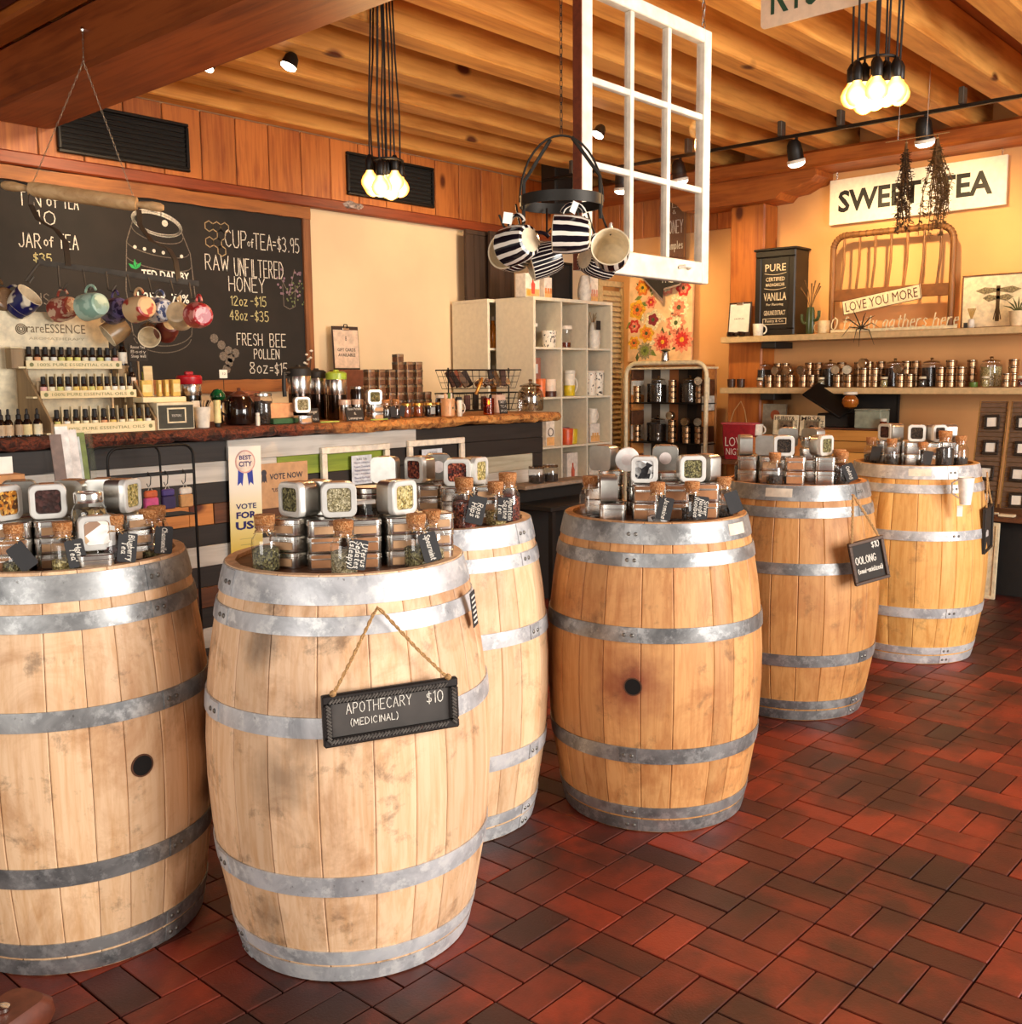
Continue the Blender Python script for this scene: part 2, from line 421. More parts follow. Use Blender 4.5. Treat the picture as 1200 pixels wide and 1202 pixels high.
BARRELS = dict(B1=(1.128, 2.51, .333, .954), B2=(1.573, 1.962, .35, .95), B3=(2.195, 2.277, .341, .947), B4=(2.72, 1.826, .344, .95), B5=(3.953, 1.958, .347, .946), B6=(5.085, 1.881, .345, .948))
vis, rest = [], []
for c in cells:
    # the three hundred largest bricks in the open floor stay single pieces
    d = math.hypot(c[0], c[1])
    a = math.degrees(math.atan2(c[1], c[0]))
    blocked = any(math.hypot(c[0]-b[0], c[1]-b[1]) < 0.26 for b in BARRELS.values())
    shade = False
    for b in BARRELS.values():
        bd = math.hypot(b[0], b[1])
        if d > bd and abs(math.degrees(math.atan2(b[1], b[0]))-a) < math.degrees(math.asin(0.3/bd)) and d < bd*3: shade = True
    if 13 < a < 71 and d > 1.6 and not blocked and not shade: vis.append((d, c))
    else: rest.append(c)
vis.sort()
for d, c in vis[300:]: rest.append(c)
rnd = random.Random(3)
for d, (x, y, r) in vis[:300]:
    ob('brick', bm_x, floor, (x, y, rnd.uniform(-0.0015, 0.0005)), (rnd.uniform(-.004,.004), rnd.uniform(-.004,.004), r+rnd.uniform(-.006,.006)))
def stuff_brick_mat():
    s = NT('clay_brick_field')
    gc = s.n('ShaderNodeNewGeometry')
    n1 = s.noise(gc.outputs['Position'], 5, 5, 0.6)
    c = s.ramp(gc.outputs['Random Per Island'], [(0.0, '38140d'), (0.18, '5a1f10'), (0.45, '7a2814'), (0.8, '8c3018'), (1.0, '662212')])
    g1 = s.noise(gc.outputs['Position'], 2.6, 5, 0.6)
    c = s.mix(c, '2c130c', s.ramp(g1, [(0.44, 0.0), (0.62, 0.88)]))
    c = s.mix(c, '35160d', s.ramp(n1, [(0.46, 0.0), (0.70, 0.7)]))
    s.bump(n1, 0.25, 0.004)
    return s.out(c, 0.5)
mb = MB()
for (x, y, r) in rest:
    hx, hy = (BL/2-GAP, BW2/2-GAP) if r == 0 else (BW2/2-GAP, BL/2-GAP)
    z = rnd.uniform(-0.0015, 0.0005)
    mb.box(x-hx, x+hx, y-hy, y+hy, -0.012, z)
mb.build('brick_field', stuff_brick_mat(), floor, smooth=False)['kind'] = 'stuff'
# ---- walls
def plaster(name, col, var):
    s = NT(name); v = s.coord((1, 1, 1), False)
    n = s.noise(v, 1.6, 4, 0.5); n2 = s.noise(v, 60, 3, 0.6)
    c = lin(col)
    d = tuple(x*(1-var) for x in c[:3]); h = tuple(min(1, x*(1+var*.5)) for x in c[:3])
    q = s.n('ShaderNodeValToRGB'); q.color_ramp.elements[0].position = .3; q.color_ramp.elements[1].position = .7
    q.color_ramp.elements[0].color = d+(1,); q.color_ramp.elements[1].color = h+(1,)
    s.l(n, q.inputs[0]); s.bump(n2, 0.15, 0.003)
    return s.out(q.outputs[0], 0.75)
M_wallc = plaster('cream_plaster', 'ead0a8', 0.10)
M_wally = plaster('ochre_plaster', 'dfa66c', 0.12)
wl = MB().box(X0, XW+0.12, YW, YW+0.12, -0.06, 3.3).build('wall_left', M_wallc, smooth=False); wl['kind'] = 'structure'
wr = MB().box(XW, XW+0.12, Y0, YW, -0.06, 3.3).build('wall_right', M_wally, smooth=False); wr['kind'] = 'structure'
M_plank = wood('pine_plank', 'd07c38', 'a04e20', 'z', 45, 0.5, knots=True, var=0.25)
M_rail = wood('dark_pine_rail', '8f3f1a', '6a2a10', 'x', 60, 0.5)
# board-and-batten planks above the rail
x = -0.4; i = 0
while x < XW-0.02:
    w = 0.245 if i % 3 else 0.255
    x1 = min(x+w, XW-0.005)
    MB().box(-(x1-x)/2+0.004, (x1-x)/2-0.004, -0.018, 0.0, -0.21, 0.21, 0.004).build('plank', M_plank, wl, ((x+x1)/2, YW, 2.795))
    x = x1; i += 1
y = YW-0.02
while y > 4.4:
    MB().box(-0.018, 0, -0.12, 0.12, -0.17, 0.17, 0.004).build('plank', M_plank, wr, (XW, y-0.122, 2.74))
    y -= 0.245
trim = MB().box(-0.5, XW-0.02, YW-0.06, YW-0.001, 2.52, 2.592, 0.008).build('trim_1', M_rail); trim['kind'] = 'structure'
# ---- ceiling: deck, joists, big beams
M_joist = wood('fir_joist', 'ebaa58', 'bd742c', 'x', 22, 0.55, knots=True, var=0.22, bump=0.3)
M_beam = wood('dark_fir_beam', 'a65524', '74310f', 'y', 26, 0.5, var=0.1)
M_beam2 = wood('fir_wall_beam', 'bd6a2a', '8a4014', 'y', 26, 0.5, var=0.1, knots=True)
M_post = wood('fir_post', 'bf6e2c', '8e4517', 'z', 26, 0.5, var=0.1, knots=True)
M_deck = wood('fir_deck', 'a4571d', '7a3a10', 'x', 20, 0.7)
ceil = MB().box(X0, XW+0.1, Y0, YW+0.1, 3.235, 3.3).build('ceiling', M_deck, smooth=False); ceil['kind'] = 'structure'
for k, yy in enumerate([5.70, 5.25, 4.85, 4.42, 3.94, 3.47, 2.98, 2.54, 2.12, 1.68, 1.24, 0.80, 0.36, -0.10, -0.55]):
    w = 0.155 if k else 0.12
    MB().box(0, XW-2.28, -w, 0, 0, 0.235, 0.008).build('joist', M_joist, ceil, (2.27, yy, 3.0))
MB().box(2.25, 2.66, Y0+0.3, YW-0.02, 2.735, 2.999, 0.02).build('main_beam', M_beam, ceil)
MB().box(2.10, 2.249, Y0+0.3, YW-0.02, 2.985, 3.234, 0.012).build('ledger_board', M_beam2, ceil)
MB().box(X0, 2.099, Y0+0.3, YW-0.02, 3.03, 3.234, 0.012).build('unlit_ceiling_panel', flat('shaded_red_boards', '5a1c0a', 0.7), ceil)  # left ceiling deck; its unlit look is put into the dark red colour
MB().box(7.22, XW-0.002, Y0+0.3, YW-0.02, 2.88, 2.999, 0.02).build('wall_beam', M_beam2, ceil)
po = MB().box(7.38, XW-0.001, 3.966, 4.265, 0.0, 2.70, 0.012).build('post', M_post, ceil)
cp = [(4.80, 2.88), (4.80, 2.80), (4.72, 2.76), (4.66, 2.70), (3.98, 2.70), (3.84, 2.705), (3.80, 2.745), (3.70, 2.755), (3.62, 2.79), (3.56, 2.80), (3.52, 2.84), (3.52, 2.88)]
mb = MB(); mb.rings([[(7.30, a, b) for a, b in cp], [(XW-0.001, a, b) for a, b in cp]])
mb.build('corbel', M_beam2, ceil)
# louvred vents in the planks
def vent(px0, px1, z0, z1, label):
    t = thing('wall_vent', label, 'vent', ((px0+px1)/2, YW-0.02, (z0+z1)/2))
    w, h = (px1-px0)/2, (z1-z0)/2
    frame_mb(MB(), -w, w, -h, h, 0.02, -0.025, 0.0, 0.004).build('frame', M_black, t)
    MB().box(-w+.02, w-.02, -0.004, 0.0, -h+.02, h-.02).build('backing', flat('vent_dark', '100c0a', 0.8), t)
    n = 9
    for q in range(n):
        z = -h+0.03+(2*h-0.06)*q/(n-1)
        m = MB().box(-w+.021, w-.021, -0.012, 0.0, -0.003, 0.003); m.tf(Matrix.Rotation(R(35), 4, 'X'))
        m.build('slat', M_blackp, t, (0, -0.008, z))
vent(2.681, 3.483, 2.625, 2.905, 'long black louvred vent high on the planks beside the big beam')
vent(4.698, 5.528, 2.645, 2.935, 'black louvred vent behind the hanging bulb cluster on the planks')
# ================================================================ BARRELS
def stave_mat(name, light, dark, stain, amt, red=None, dark_at=()):
    s = NT(name)
    v = s.coord((1, 1, 0.05)); g = s.noise(v, 55, 5, 0.65, 0.5)
    c = s.ramp(g, [(0.3, dark), (0.58, light)])
    rr = s.n('ShaderNodeMapRange'); s.l(s.rand(), rr.inputs[0]); rr.inputs[3].default_value = 0.8; rr.inputs[4].default_value = 1.06
    hs = s.n('ShaderNodeHueSaturation'); s.l(c, hs.inputs['Color']); s.l(rr.outputs[0], hs.inputs['Value'])
    c = hs.outputs[0]
    gp = s.n('ShaderNodeNewGeometry').outputs['Position']
    k1 = s.ramp(s.noise(gp, 4.5, 6, 0.68, 0.6), [(0.50, 0.0), (0.66, amt)])
    c = s.mix(c, stain, k1)
    k2 = s.ramp(s.noise(gp, 9.0, 7, 0.7, 0.2), [(0.57, 0.0), (0.68, amt)])
    c = s.mix(c, '4a3320', k2)
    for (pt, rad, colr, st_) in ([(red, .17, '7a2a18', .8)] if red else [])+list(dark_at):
        # a patch around one spot: soaked-in stains, and painted shade on B1
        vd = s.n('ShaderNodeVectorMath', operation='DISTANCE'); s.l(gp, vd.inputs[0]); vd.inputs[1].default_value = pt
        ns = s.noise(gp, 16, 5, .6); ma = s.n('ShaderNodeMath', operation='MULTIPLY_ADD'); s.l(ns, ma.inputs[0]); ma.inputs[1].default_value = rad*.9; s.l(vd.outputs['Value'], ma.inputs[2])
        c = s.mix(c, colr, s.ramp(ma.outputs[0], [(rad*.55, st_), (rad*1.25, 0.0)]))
    s.bump(g, 0.2, 0.002)
    return s.out(c, 0.55)
_f4 = math.atan2(-1.826, -2.72)-.175
BUNG4 = (2.72+.342*math.cos(_f4), 1.826+.342*math.sin(_f4), .47)
SM = dict(
 B1=stave_mat('pale_oak_stained_shaded', 'ecc59c', 'd9aa7a', 'a86f3c', .55, None, [((1.315,2.235,.83),.10,'3a2a1c',.6),((1.345,2.262,.66),.085,'4f2c22',.7),((1.35,2.262,.50),.085,'4f2c22',.7),((1.345,2.27,.36),.08,'4f2c22',.6),((1.24,2.20,.24),.07,'5a4024',.5),((1.33,2.25,.35),.10,'6a4a2c',.5)]), B2=stave_mat('pale_oak_grey_marks', 'eec7a0', 'dbab7c', '9a6335', .55, None, [((1.245,1.875,.80),.09,'2f2620',.75),((1.27,1.82,.50),.12,'5d4430',.6),((1.30,1.90,.17),.09,'5d4430',.7),((1.30,1.78,.58),.08,'4a3626',.5)]),  # B1's dark right edge: stain, with the next barrel's shadow painted in
 B3=stave_mat('pale_oak_clean', 'ecc8a0', 'daae80', 'b9824e', .35), B4=stave_mat('honey_oak', 'd79f64', 'bd7f48', '9c5a2a', .5, BUNG4),
 B5=stave_mat('amber_oak', 'd2985a', 'b87a3e', '96562a', .45), B6=stave_mat('golden_oak', 'e8b268', 'd39347', 'b67838', .35))
def hoop_mat(name, light, dark, white):
    s = NT(name)
    v = s.coord((1, 1, 1))
    n = s.noise(v, 7, 6, 0.65, 0.5); n2 = s.noise(v, 26, 6, 0.7)
    c = s.ramp(n, [(0.36, dark), (0.62, light)])
    c = s.mix(c, 'd8d8d6', s.ramp(n2, [(0.5, 0.0), (0.62, white)]))
    c = s.mix(c, '3a2a1e', s.ramp(s.noise(v, 60, 4, 0.6), [(0.66, 0.0), (0.74, 0.6)]))
    s.bump(n2, 0.2, 0.002)
    return s.out(c, 0.42, 0.6 if white < .5 else 0.25)
M_hoopg = hoop_mat('galvanised_hoop', 'a2a2a1', '6b6c6d', .35)
M_hoopw = hoop_mat('weathered_white_hoop', 'd0d0d2', '98999c', .9)
M_rivet = flat('rivet_metal', '7d7a74', 0.4, 0.8)
M_head = wood('dark_barrel_head', '7a4a26', '4d2c14', 'x', 40, 0.6)
HOOPS = [(.887, .947), (.822, .862), (.602, .647), (.232, .280), (.050, .085), (.003, .043)]
def prad(t, Rb, rh=.285): return rh+(Rb-rh)*(1-(2*t-1)**2)
def barrel(key, label, hoop, bung=None, hoops=HOOPS):
    bx, by, Rb, H = BARRELS[key]
    t = thing('wine_barrel', label, 'barrel', (bx, by, 0), 0, 'oak wine barrels used as display stands')
    rr = random.Random(hash(key) % 1000 if False else ord(key[1]))
    face = math.atan2(-by, -bx)
    # staves of uneven width
    ws = [rr.uniform(.75, 1.3) for _ in range(22)]; tot = sum(ws); a = face+rr.uniform(0, .2)
    zs = [0, .04, .12, .22, .33, .45, .55, .67, .78, .88, .96, 1.0]
    for w in ws:
        da = 2*math.pi*w/tot; n = 3; mb = MB(); rings = []
        g = 0.0007
        for tz in zs:
            r = prad(tz, Rb); ring = []
            aa = [a+g/r, a+da*0.5, a+da-g/r]
            aa = [a+g/r, a+g/r+0.0025/r, a+da*0.5, a+da-g/r-0.0025/r, a+da-g/r]
            rrr = [r-0.0016, r, r+0.0004, r, r-0.0016]
            for q, rq in zip(aa, rrr): ring.append((rq*math.cos(q), rq*math.sin(q), tz*H))
            for q in (aa[-1], aa[0]): ring.append(((r-.022)*math.cos(q), (r-.022)*math.sin(q), tz*H))
            rings.append(ring)
        mb.rings(rings)
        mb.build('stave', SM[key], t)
        a += da
    for (z0, z1) in hoops:
        seg = 72; rings = []
        for z, e in ((z0, 0.0002), (z0, .0035), ((z0+z1)/2, .0042), (z1, .0035), (z1, .0002)):
            r = prad(z/H, Rb)+e
            rings.append([(r*math.cos(2*math.pi*k/seg), r*math.sin(2*math.pi*k/seg), z) for k in range(seg)])
        ho = MB().rings(rings, False).build('hoop', hoop, t)
        # overlap seam and its rivets
        sa = face + rr.uniform(-.5, .5) if key != 'B4' else face-0.24
        sa = {'B1': face+.62, 'B2': face-1.18, 'B4': face-0.30, 'B5': face+.9, 'B6': face+.5, 'B3': face+.9}[key]
        m = MB()
        nn = 8; rs = []
        for zz in (z0+.0015, z1-.0015):
            r = prad(zz/H, Rb)
            rs.append([((r+.0065)*math.cos(sa+.16*q/nn), (r+.0065)*math.sin(sa+.16*q/nn), zz) for q in range(nn+1)]+[((r+.001)*math.cos(sa+.16*q/nn), (r+.001)*math.sin(sa+.16*q/nn), zz) for q in range(nn, -1, -1)])
        m.rings(rs); m.build('hoop_overlap', hoop, ho)
        for da in (.045, .115):
            zz = (z0+z1)/2; r = prad(zz/H, Rb)+.0062
            rv = MB().lathe([(.0062, 0), (.0058, .002), (.0035, .0038)], 10)
            mt = Matrix.Translation((r*math.cos(sa+da), r*math.sin(sa+da), zz)) @ Matrix.Rotation(sa+da, 4, 'Z') @ Matrix.Rotation(math.pi/2, 4, 'Y')
            rv.tf(mt).build('rivet', M_rivet, ho)
    # recessed head made of joined boards
    for q in range(5):
        x0 = -.262+q*.105; x1 = x0+.103; pts = []
        for k in range(7):
            xx = x0+(x1-x0)*k/6; yv = math.sqrt(max(0, .262**2-xx*xx)); pts.append((xx, yv))
        poly = [(p[0], -p[1]) for p in pts]+[(p[0], p[1]) for p in reversed(pts)]
        m = MB().prismz(poly, .915, .940); m.tf(Matrix.Rotation(R(25), 4, 'Z'), 0)
        m.build('head_board', M_head, t)
    if bung:
        az, z, col = bung
        an = face+az; r = prad(z/H, Rb)
        rg = MB().lathe([(.024, -.01), (.024, .001), (.0275, .001), (.0275, -.01)], 28, False)
        mt = Matrix.Translation((r*math.cos(an), r*math.sin(an), z)) @ Matrix.Rotation(an, 4, 'Z') @ Matrix.Rotation(math.pi/2, 4, 'Y')
        rg.tf(mt).build('bung_rim', flat('burnt_rim', '5a3620', .8), t)
        hl = MB().lathe([(.024, .0005), (.0, .0006)], 28); hl.tf(mt).build('bung_hole', flat('bung_dark', '0a0605', .95), t)
        if col:
            ms = MB(); ps = []
            k = 26; rng = random.Random(5)
    return t
def hoop_sticker(t, key, u, w):
    Rb, H = BARRELS[key][2:]; face = bframe0(key); a0 = face+math.asin(u/.292); m = MB(); rs = []
    for zz in (.902, .935):
        r = prad(zz/H, Rb)+.0046; rs.append([(r*math.cos(a0+w/r*(q/6-.5)), r*math.sin(a0+w/r*(q/6-.5)), zz) for q in range(7)]+[((r-.0012)*math.cos(a0+w/r*(q/6-.5)), (r-.0012)*math.sin(a0+w/r*(q/6-.5)), zz) for q in range(6, -1, -1)])
    m.rings(rs).build('paper_sticker', flat('sticker_beige', 'dccdb8', .7), t)
def bframe0(key): return math.atan2(-BARRELS[key][1], -BARRELS[key][0])
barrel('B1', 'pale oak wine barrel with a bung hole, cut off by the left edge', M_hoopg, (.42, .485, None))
barrel('B2', 'pale oak wine barrel in front carrying the roped APOTHECARY board', M_hoopw)
barrel('B3', 'pale oak wine barrel standing half hidden behind the apothecary barrel', M_hoopw)
hoop_sticker(barrel('B4', 'honey oak wine barrel with a red-stained bung hole, third to the right', M_hoopg, (-.175, .47, 1)), 'B4', 0.242, 0.085)
hoop_sticker(barrel('B5', 'amber oak wine barrel with the small OOLONG board hanging', M_hoopg), 'B5', -0.060, 0.105)
hoop_sticker(barrel('B6', 'golden oak wine barrel farthest away near the wall shelves', M_hoopw), 'B6', 0.020, 0.1)
# ================================================================ TINS, BOTTLES AND JARS ON THE BARRELS
TW, TH = 0.079, 0.0415
def tin_meshes():
    d = {}
    m = MB(); m.rings(rstack(TW, TW, .016, [(.0, .0), (-.0005, .002), (0, .030), (.001, .031)])); d['body'] = m.mesh('body', M_steeld)
    m = MB(); m.rings(rstack(TW+.003, TW+.003, .017, [(.0, .026), (-.0008, .027), (-.0008, .029), (0, .030), (0, .0385), (.002, .0406), (.006, .0412), (.007, .040)])); d['lid'] = m.mesh('lid', M_steel)
    m = MB(); m.box(-.026, .026, -TW/2-.0026, -TW/2+.004, .006, .0250, .0008); d['band'] = m.mesh('paper_label', M_kraft)
    m = MB(); m.box(-.031, .031, -TW/2-.0026, -TW/2+.004, .0285, .0375, .0008)
    m.box(-.031, .031, -TW/2-.0016, -TW/2+.004, .005, .0250, .0008); d['band2'] = m.mesh('paper_label', flat('copper_label', 'b07a50', .7))
    # lid with its window, lid facing -y, standing on its side (z from 0)
    def side(pts): return [(x, -z, y+TW/2+.001) for (x, y, z) in pts]
    m = MB(); m.rings([side(r) for r in rstack(TW, TW, .016, [(.0, -.050), (-.0005, -.048), (0, -.001), (.001, .0)])]); d['ubody'] = m.mesh('body', flat('satin_tin', 'c2beb6', .32, .95, .08))
    def ringrows(levels): return [side(r) for r in rstack(TW+.002, TW+.002, .017, levels, 5)]
    m = MB(); m.rings(ringrows([(0, -.012), (-.0006, -.010), (0, -.008), (0, .003), (.002, .0058), (.008, .006), (.0125, .0055), (.0132, .003)]), False)
    d['ulid'] = m.mesh('lid', flat('bright_lid_rim', 'dedbd4', .3, .35, .05))
    m = MB(); m.rings([side(r) for r in rstack(TW-.025, TW-.025, .010, [(0, .0015), (.0, .0028)], 5)]); d['uwin'] = m
    m = MB(); m.rings([side(r) for r in rstack(TW-.002, TW-.002, .015, [(0, -.0005), (0, .0012)], 5)]); d['uback'] = m.mesh('tin_base', flat('dull_steel', '96928a', .5, .7))
    return d
TM = tin_meshes()
def win_mesh(mat):
    k = 'w_'+mat.name
    if k not in TM: TM[k] = TM['uwin'].mesh('contents', mat)
    return TM[k]
LF = dict(
 amber=leafy('amber_petals', ['d99328', 'a85d12', 'efb95a', '5b3410'], 130), dark=leafy('dark_berries', ['2c1814', '3d211b', '1c0f0d', '4a2a25'], 120),
 yellow=leafy('yellow_flowers', ['c4a85a', '8f8344', 'dcc68a', '6b5f2e'], 190), pale=leafy('pale_herb', ['b9aa80', '8b815c', 'd8cba6', '6f6545'], 260),
 green=leafy('green_herb', ['7a7348', '554f2c', '9f9766', '38331e'], 230), red=leafy('red_hips', ['7a2c1c', '4a1510', 'b05a3c', '2f0d0a'], 160),
 straw=leafy('straw_stalks', ['cdb877', 'a8924f', 'e6d79c', '77683a'], 200), tea=leafy('black_tea', ['1f1812', '2e241a', '120d0a', '44362a'], 220),
 mixed=leafy('mixed_tea', ['4a3a22', '2c2214', '7d6a3e', '1c150d', 'a58a58'], 110), floral=leafy('floral_print', ['f4efe8', 'f4efe8', 'f0e8dc', 'd9b48a', '8a6a5a'], 26),
 white=leafy('white_and_black_bits', ['f0f0ee', '26262a', 'dcdcd8', '101014'], 60), sticker=flat('steel_back', 'c9c5bd', .3, 1.0))
M_sticker = flat('round_sticker', 'e9dcd6', .7)
M_tag = flat('black_tag', '2b2a2b', .7, var=.06)
BNAME = dict(B1='left-edge barrel', B2='apothecary barrel', B3='half-hidden barrel', B4='middle barrel', B5='oolong barrel', B6='farthest barrel')
def bframe(key):
    bx, by = BARRELS[key][:2]; th = math.atan2(-by, -bx)      # towards the shop front
    return bx, by, th
def bpt(key, u, v, z):
    bx, by, th = bframe(key)
    # u to the right of the viewer, v towards the viewer
    lim = .228; r = math.hypot(u, v)
    if r > lim: u, v = u*lim/r, v*lim/r
    return (bx+v*math.cos(th)-u*math.sin(th)*1.0, by+v*math.sin(th)+u*math.cos(th), z)
HZ = .9405
def stepz(key, n):
    if key in ('B1', 'B2', 'B3'): return .0386
    return .0460 if n >= 3 else .0560
def tin(loc, rz, label, group, band, step=.0418):
    t = thing('square_tin', label, 'tin', loc, rz, group); t.scale = (1, 1, (step-.0004)/.0412)
    ob('body', TM['body'], t); ob('lid', TM['lid'], t)
    if band: ob('paper_label', TM['band2' if band == 2 else 'band'], t)
    return t
def upright(loc, rz, label, group, fill, lean=0.0):
    t = thing('propped_tin', label, 'tin', loc, rz, group, rot=(R(lean), 0, rz))
    ob('body', TM['ubody'], t)
    if fill in ('back', 'sticker'):
        ob('tin_base', TM['uback'], t)
        if fill == 'sticker':
            m = MB().lathe([(.019, 0), (.019, .0006)], 24)
            m.tf(Matrix.Translation((0, -.0012, TW/2+.001)) @ Matrix.Rotation(math.pi/2, 4, 'X')); m.build('round_sticker', M_sticker, t)
    else:
        ob('lid', TM['ulid'], t); ob('contents', win_mesh(LF[fill]), t)
    m = MB(); m.box(-.016, .016, .004, .042, TW+.0012, TW+.003, .0006); m.build('paper_label', flat('copper_label', 'b07a50', .7), t)
    return t
BOT = {}
def bottle_meshes(s):
    k = round(s, 2)
    if k in BOT: return BOT[k]
    g = MB().lathe([(.001, .001), (.026, .001), (.0295, .004), (.0300, .010), (.0300, .060), (.0285, .070), (.0215, .080), (.0200, .084), (.0200, .094), (.0225, .096), (.0225, .1), (.0195, .1)], 28, False)
    c = MB().lathe([(.0185, .088), (.0195, .0985), (.0215, .101), (.0225, .118), (.0215, .121)], 20)
    w = MB()
    w.tube([(.0212*math.cos(2*math.pi*i/16), .0212*math.sin(2*math.pi*i/16), .086) for i in range(16)], .0013, 6, closed=True)
    w.tube([(.0, -.0212, .086), (.008, -.029, .088), (.014, -.034, .080)], .0011, 6)
    w.tube([(.0, -.0212, .086), (-.010, -.030, .090), (-.018, -.031, .084)], .0011, 6)
    sm = Matrix.Scale(s, 4)
    for q in (g, c, w): q.tf(sm, 0)
    BOT[k] = (g.mesh('glass_body', M_glass), c.mesh('cork', M_cork), w.mesh('twine', M_twine))
    return BOT[k]
def cbottle(loc, rz, label, fill, level=.055, s=1.0, tagtext=None, tagrot=0.0, tagx=.022, group='corked sample bottles on the barrels', cat='bottle'):
    s = s*1.07
    t = thing('corked_bottle', label, cat, loc, rz, group)
    g, c, w = bottle_meshes(s)
    ob('glass_body', g, t); ob('cork', c, t); ob('twine', w, t)
    m = MB().lathe([(.0265*s, .003*s), (.0283*s, .006*s), (.0283*s, level*s), (.02*s, (level+.004)*s), (.001, (level+.002)*s)], 20); m.build('contents', LF[fill], t)
    if tagtext is not None:
        tg = MB(); tg.rings([[(x, y, z) for x, z in rsq(.042*s, .066*s, .005, 3)] for y in (.0012, -.0012)][::-1])
        to = tg.build('hang_tag', M_tag, t, (tagx*s, -.0345*s, .048*s), (R(-6), R(tagrot), 0))
        if tagtext:
            ls = tagtext.split('/'); mb = MB()
            for i, q in enumerate(ls):
                st = strokes(q, None, .0120*s, .15)
                wd = max(max(p[0] for l in st for p in l)-min(p[0] for l in st for p in l), 1e-4); k = min(1.0, .058*s/wd)
                off = (len(ls)-1)/2-i
                # written up the long side of the tag
                lines = [[(-(p[1]-.0047*s)-off*-.0115*s*-1, 0) for p in l] for l in []]
                for l in st:
                    lines.append([((p[1]-.0055*s)+off*.0140*s, -p[0]*k) for p in l])
                ribbon(mb, lines, .0019*s, 0)
            mb.build('handwriting', M_chalk, to, (0, -.0016, 0), smooth=False)
    return t
GT = 'silver square tea tins stacked on the barrels'
GU = 'tins propped upright on top of the stacks'
def barrel_top(key, stacks, ups, bottles, rear):
    bx, by, th = bframe(key); rz0 = th+math.pi/2
    for rowname, row in (('front', stacks), ('rear', rear)):
        row = sorted(row, key=lambda q: q[0])
        for i, (u, v, n, rot, band) in enumerate(row):
            for lv in range(n):
                lvn = {1: ['only'], 2: ['bottom', 'top'], 3: ['bottom', 'middle', 'top']}[n][lv]
                p = bpt(key, u, v, HZ+lv*stepz(key, n))
                jig = ((lv*7+i*5) % 5-2)*1.3
                tin(p, rz0+R(rot+jig), 'silver square tin, %s of the %s %s stack from left on the %s' % (lvn, nth(i), rowname, BNAME[key]), GT, band if lv < n-1 or n < 3 else (1 if band == 2 else band), stepz(key, n))
    for (u, v, lv, rot, fill, desc) in ups:
        p = bpt(key, u, v, HZ+lv*stepz(key, lv)+.0006)
        upright(p, rz0+R(rot), desc+' on the '+BNAME[key], GU, fill)
    for (u, v, rot, fill, level, s, text, trot, desc) in bottles:
        p = bpt(key, u, v, HZ)
        cbottle(p, rz0+R(rot), desc+' on the '+BNAME[key], fill, level, s, text, trot)
def mason(loc, rz, label, fill, s=1.0, tagged=False):
    q_ = 1.3
    t = thing('mason_jar', label, 'jar', loc, rz)
    MB().lathe([(.02*s, .001), (.043*s, .002), (.046*s, .008*s), (.046*s, .085*s), (.040*s, .103*s), (.033*s, .112*s), (.033*s, .120*s)], 32, False).build('glass_body', M_glass, t)
    MB().lathe([(.0435*s, .004), (.044*s, .084*s), (.038*s, .100*s), (.02*s, .102*s), (.001, .1*s)], 24).build('contents', LF[fill], t)
    MB().lathe([(.0355*s, .112*s), (.0365*s, .114*s), (.0365*s, .127*s), (.0345*s, .130*s), (.029*s, .130*s), (.028*s, .128*s), (.001, .1285*s)], 32, False).build('screw_lid', M_steel, t)
    return t
# --- left-edge barrel
barrel_top('B1',
 [(-0.103, .13, 3, -8, 2), (-0.022, .14, 3, 0, 1), (0.160, .10, 3, 14, 1), (-0.183, .09, 3, 0, 1)],
 [(-0.114, .13, 3, 46, 'amber', 'tin showing golden petals, at the far left'),
  (-0.028, .145, 3, 2, 'dark', 'white-rimmed tin showing dark berries'),
  (-0.092, .02, 3, 0, 'back', 'tin seen from its plain back behind the berry tin'),
  (0.038, .02, 3, 150, 'back', 'tin turned sideways behind the mason jar'),
  (0.102, .02, 3, 165, 'back', 'big dark tin turned away behind the yellow flower tin'),
  (0.158, .10, 3, 58, 'yellow', 'tin showing yellow flowers, turned to the right')],
 [(-0.001, .218, 6, 'straw', .03, .9, 'Honey/Tea', -8, 'corked bottle with tag reading Honey Tea'),
  (0.116, .212, 4, 'dark', .05, .95, 'Blueberry/Tea', 8, 'corked bottle with tag reading Blueberry Tea'),
  (0.242, .15, 12, 'green', .02, .95, 'Chamomile', 8, 'corked bottle with tag reading Chamomile'),
  (0.217, .06, 0, 'straw', .03, .95, None, 0, 'untagged corked bottle behind the Chamomile bottle'),
  (-0.117, .232, -10, 'green', .03, .9, '', -35, 'corked bottle with twisted tag at the frame edge')],
 [(-0.092, .02, 3, 0, 0), (0.038, .02, 3, 0, 0), (0.116, .01, 3, 0, 0)])
mj = mason(bpt('B1', 0.059, .16, HZ), 0, 'mason jar of mixed dry tea with silver lid on the left-edge barrel', 'mixed')
for ch in mj.children: ch.scale = (.93, .93, 1.36)
upright(bpt('B1', 0.073, .222, HZ+.045), bframe('B1')[2]+math.pi/2+R(4), 'white-rimmed tin with a floral picture leaning on the mason jar', GU, 'floral')
tin(bpt('B1', 0.069, .232, HZ), bframe('B1')[2]+math.pi/2, 'single silver tin under the floral picture tin on the left-edge barrel', GT, 0)
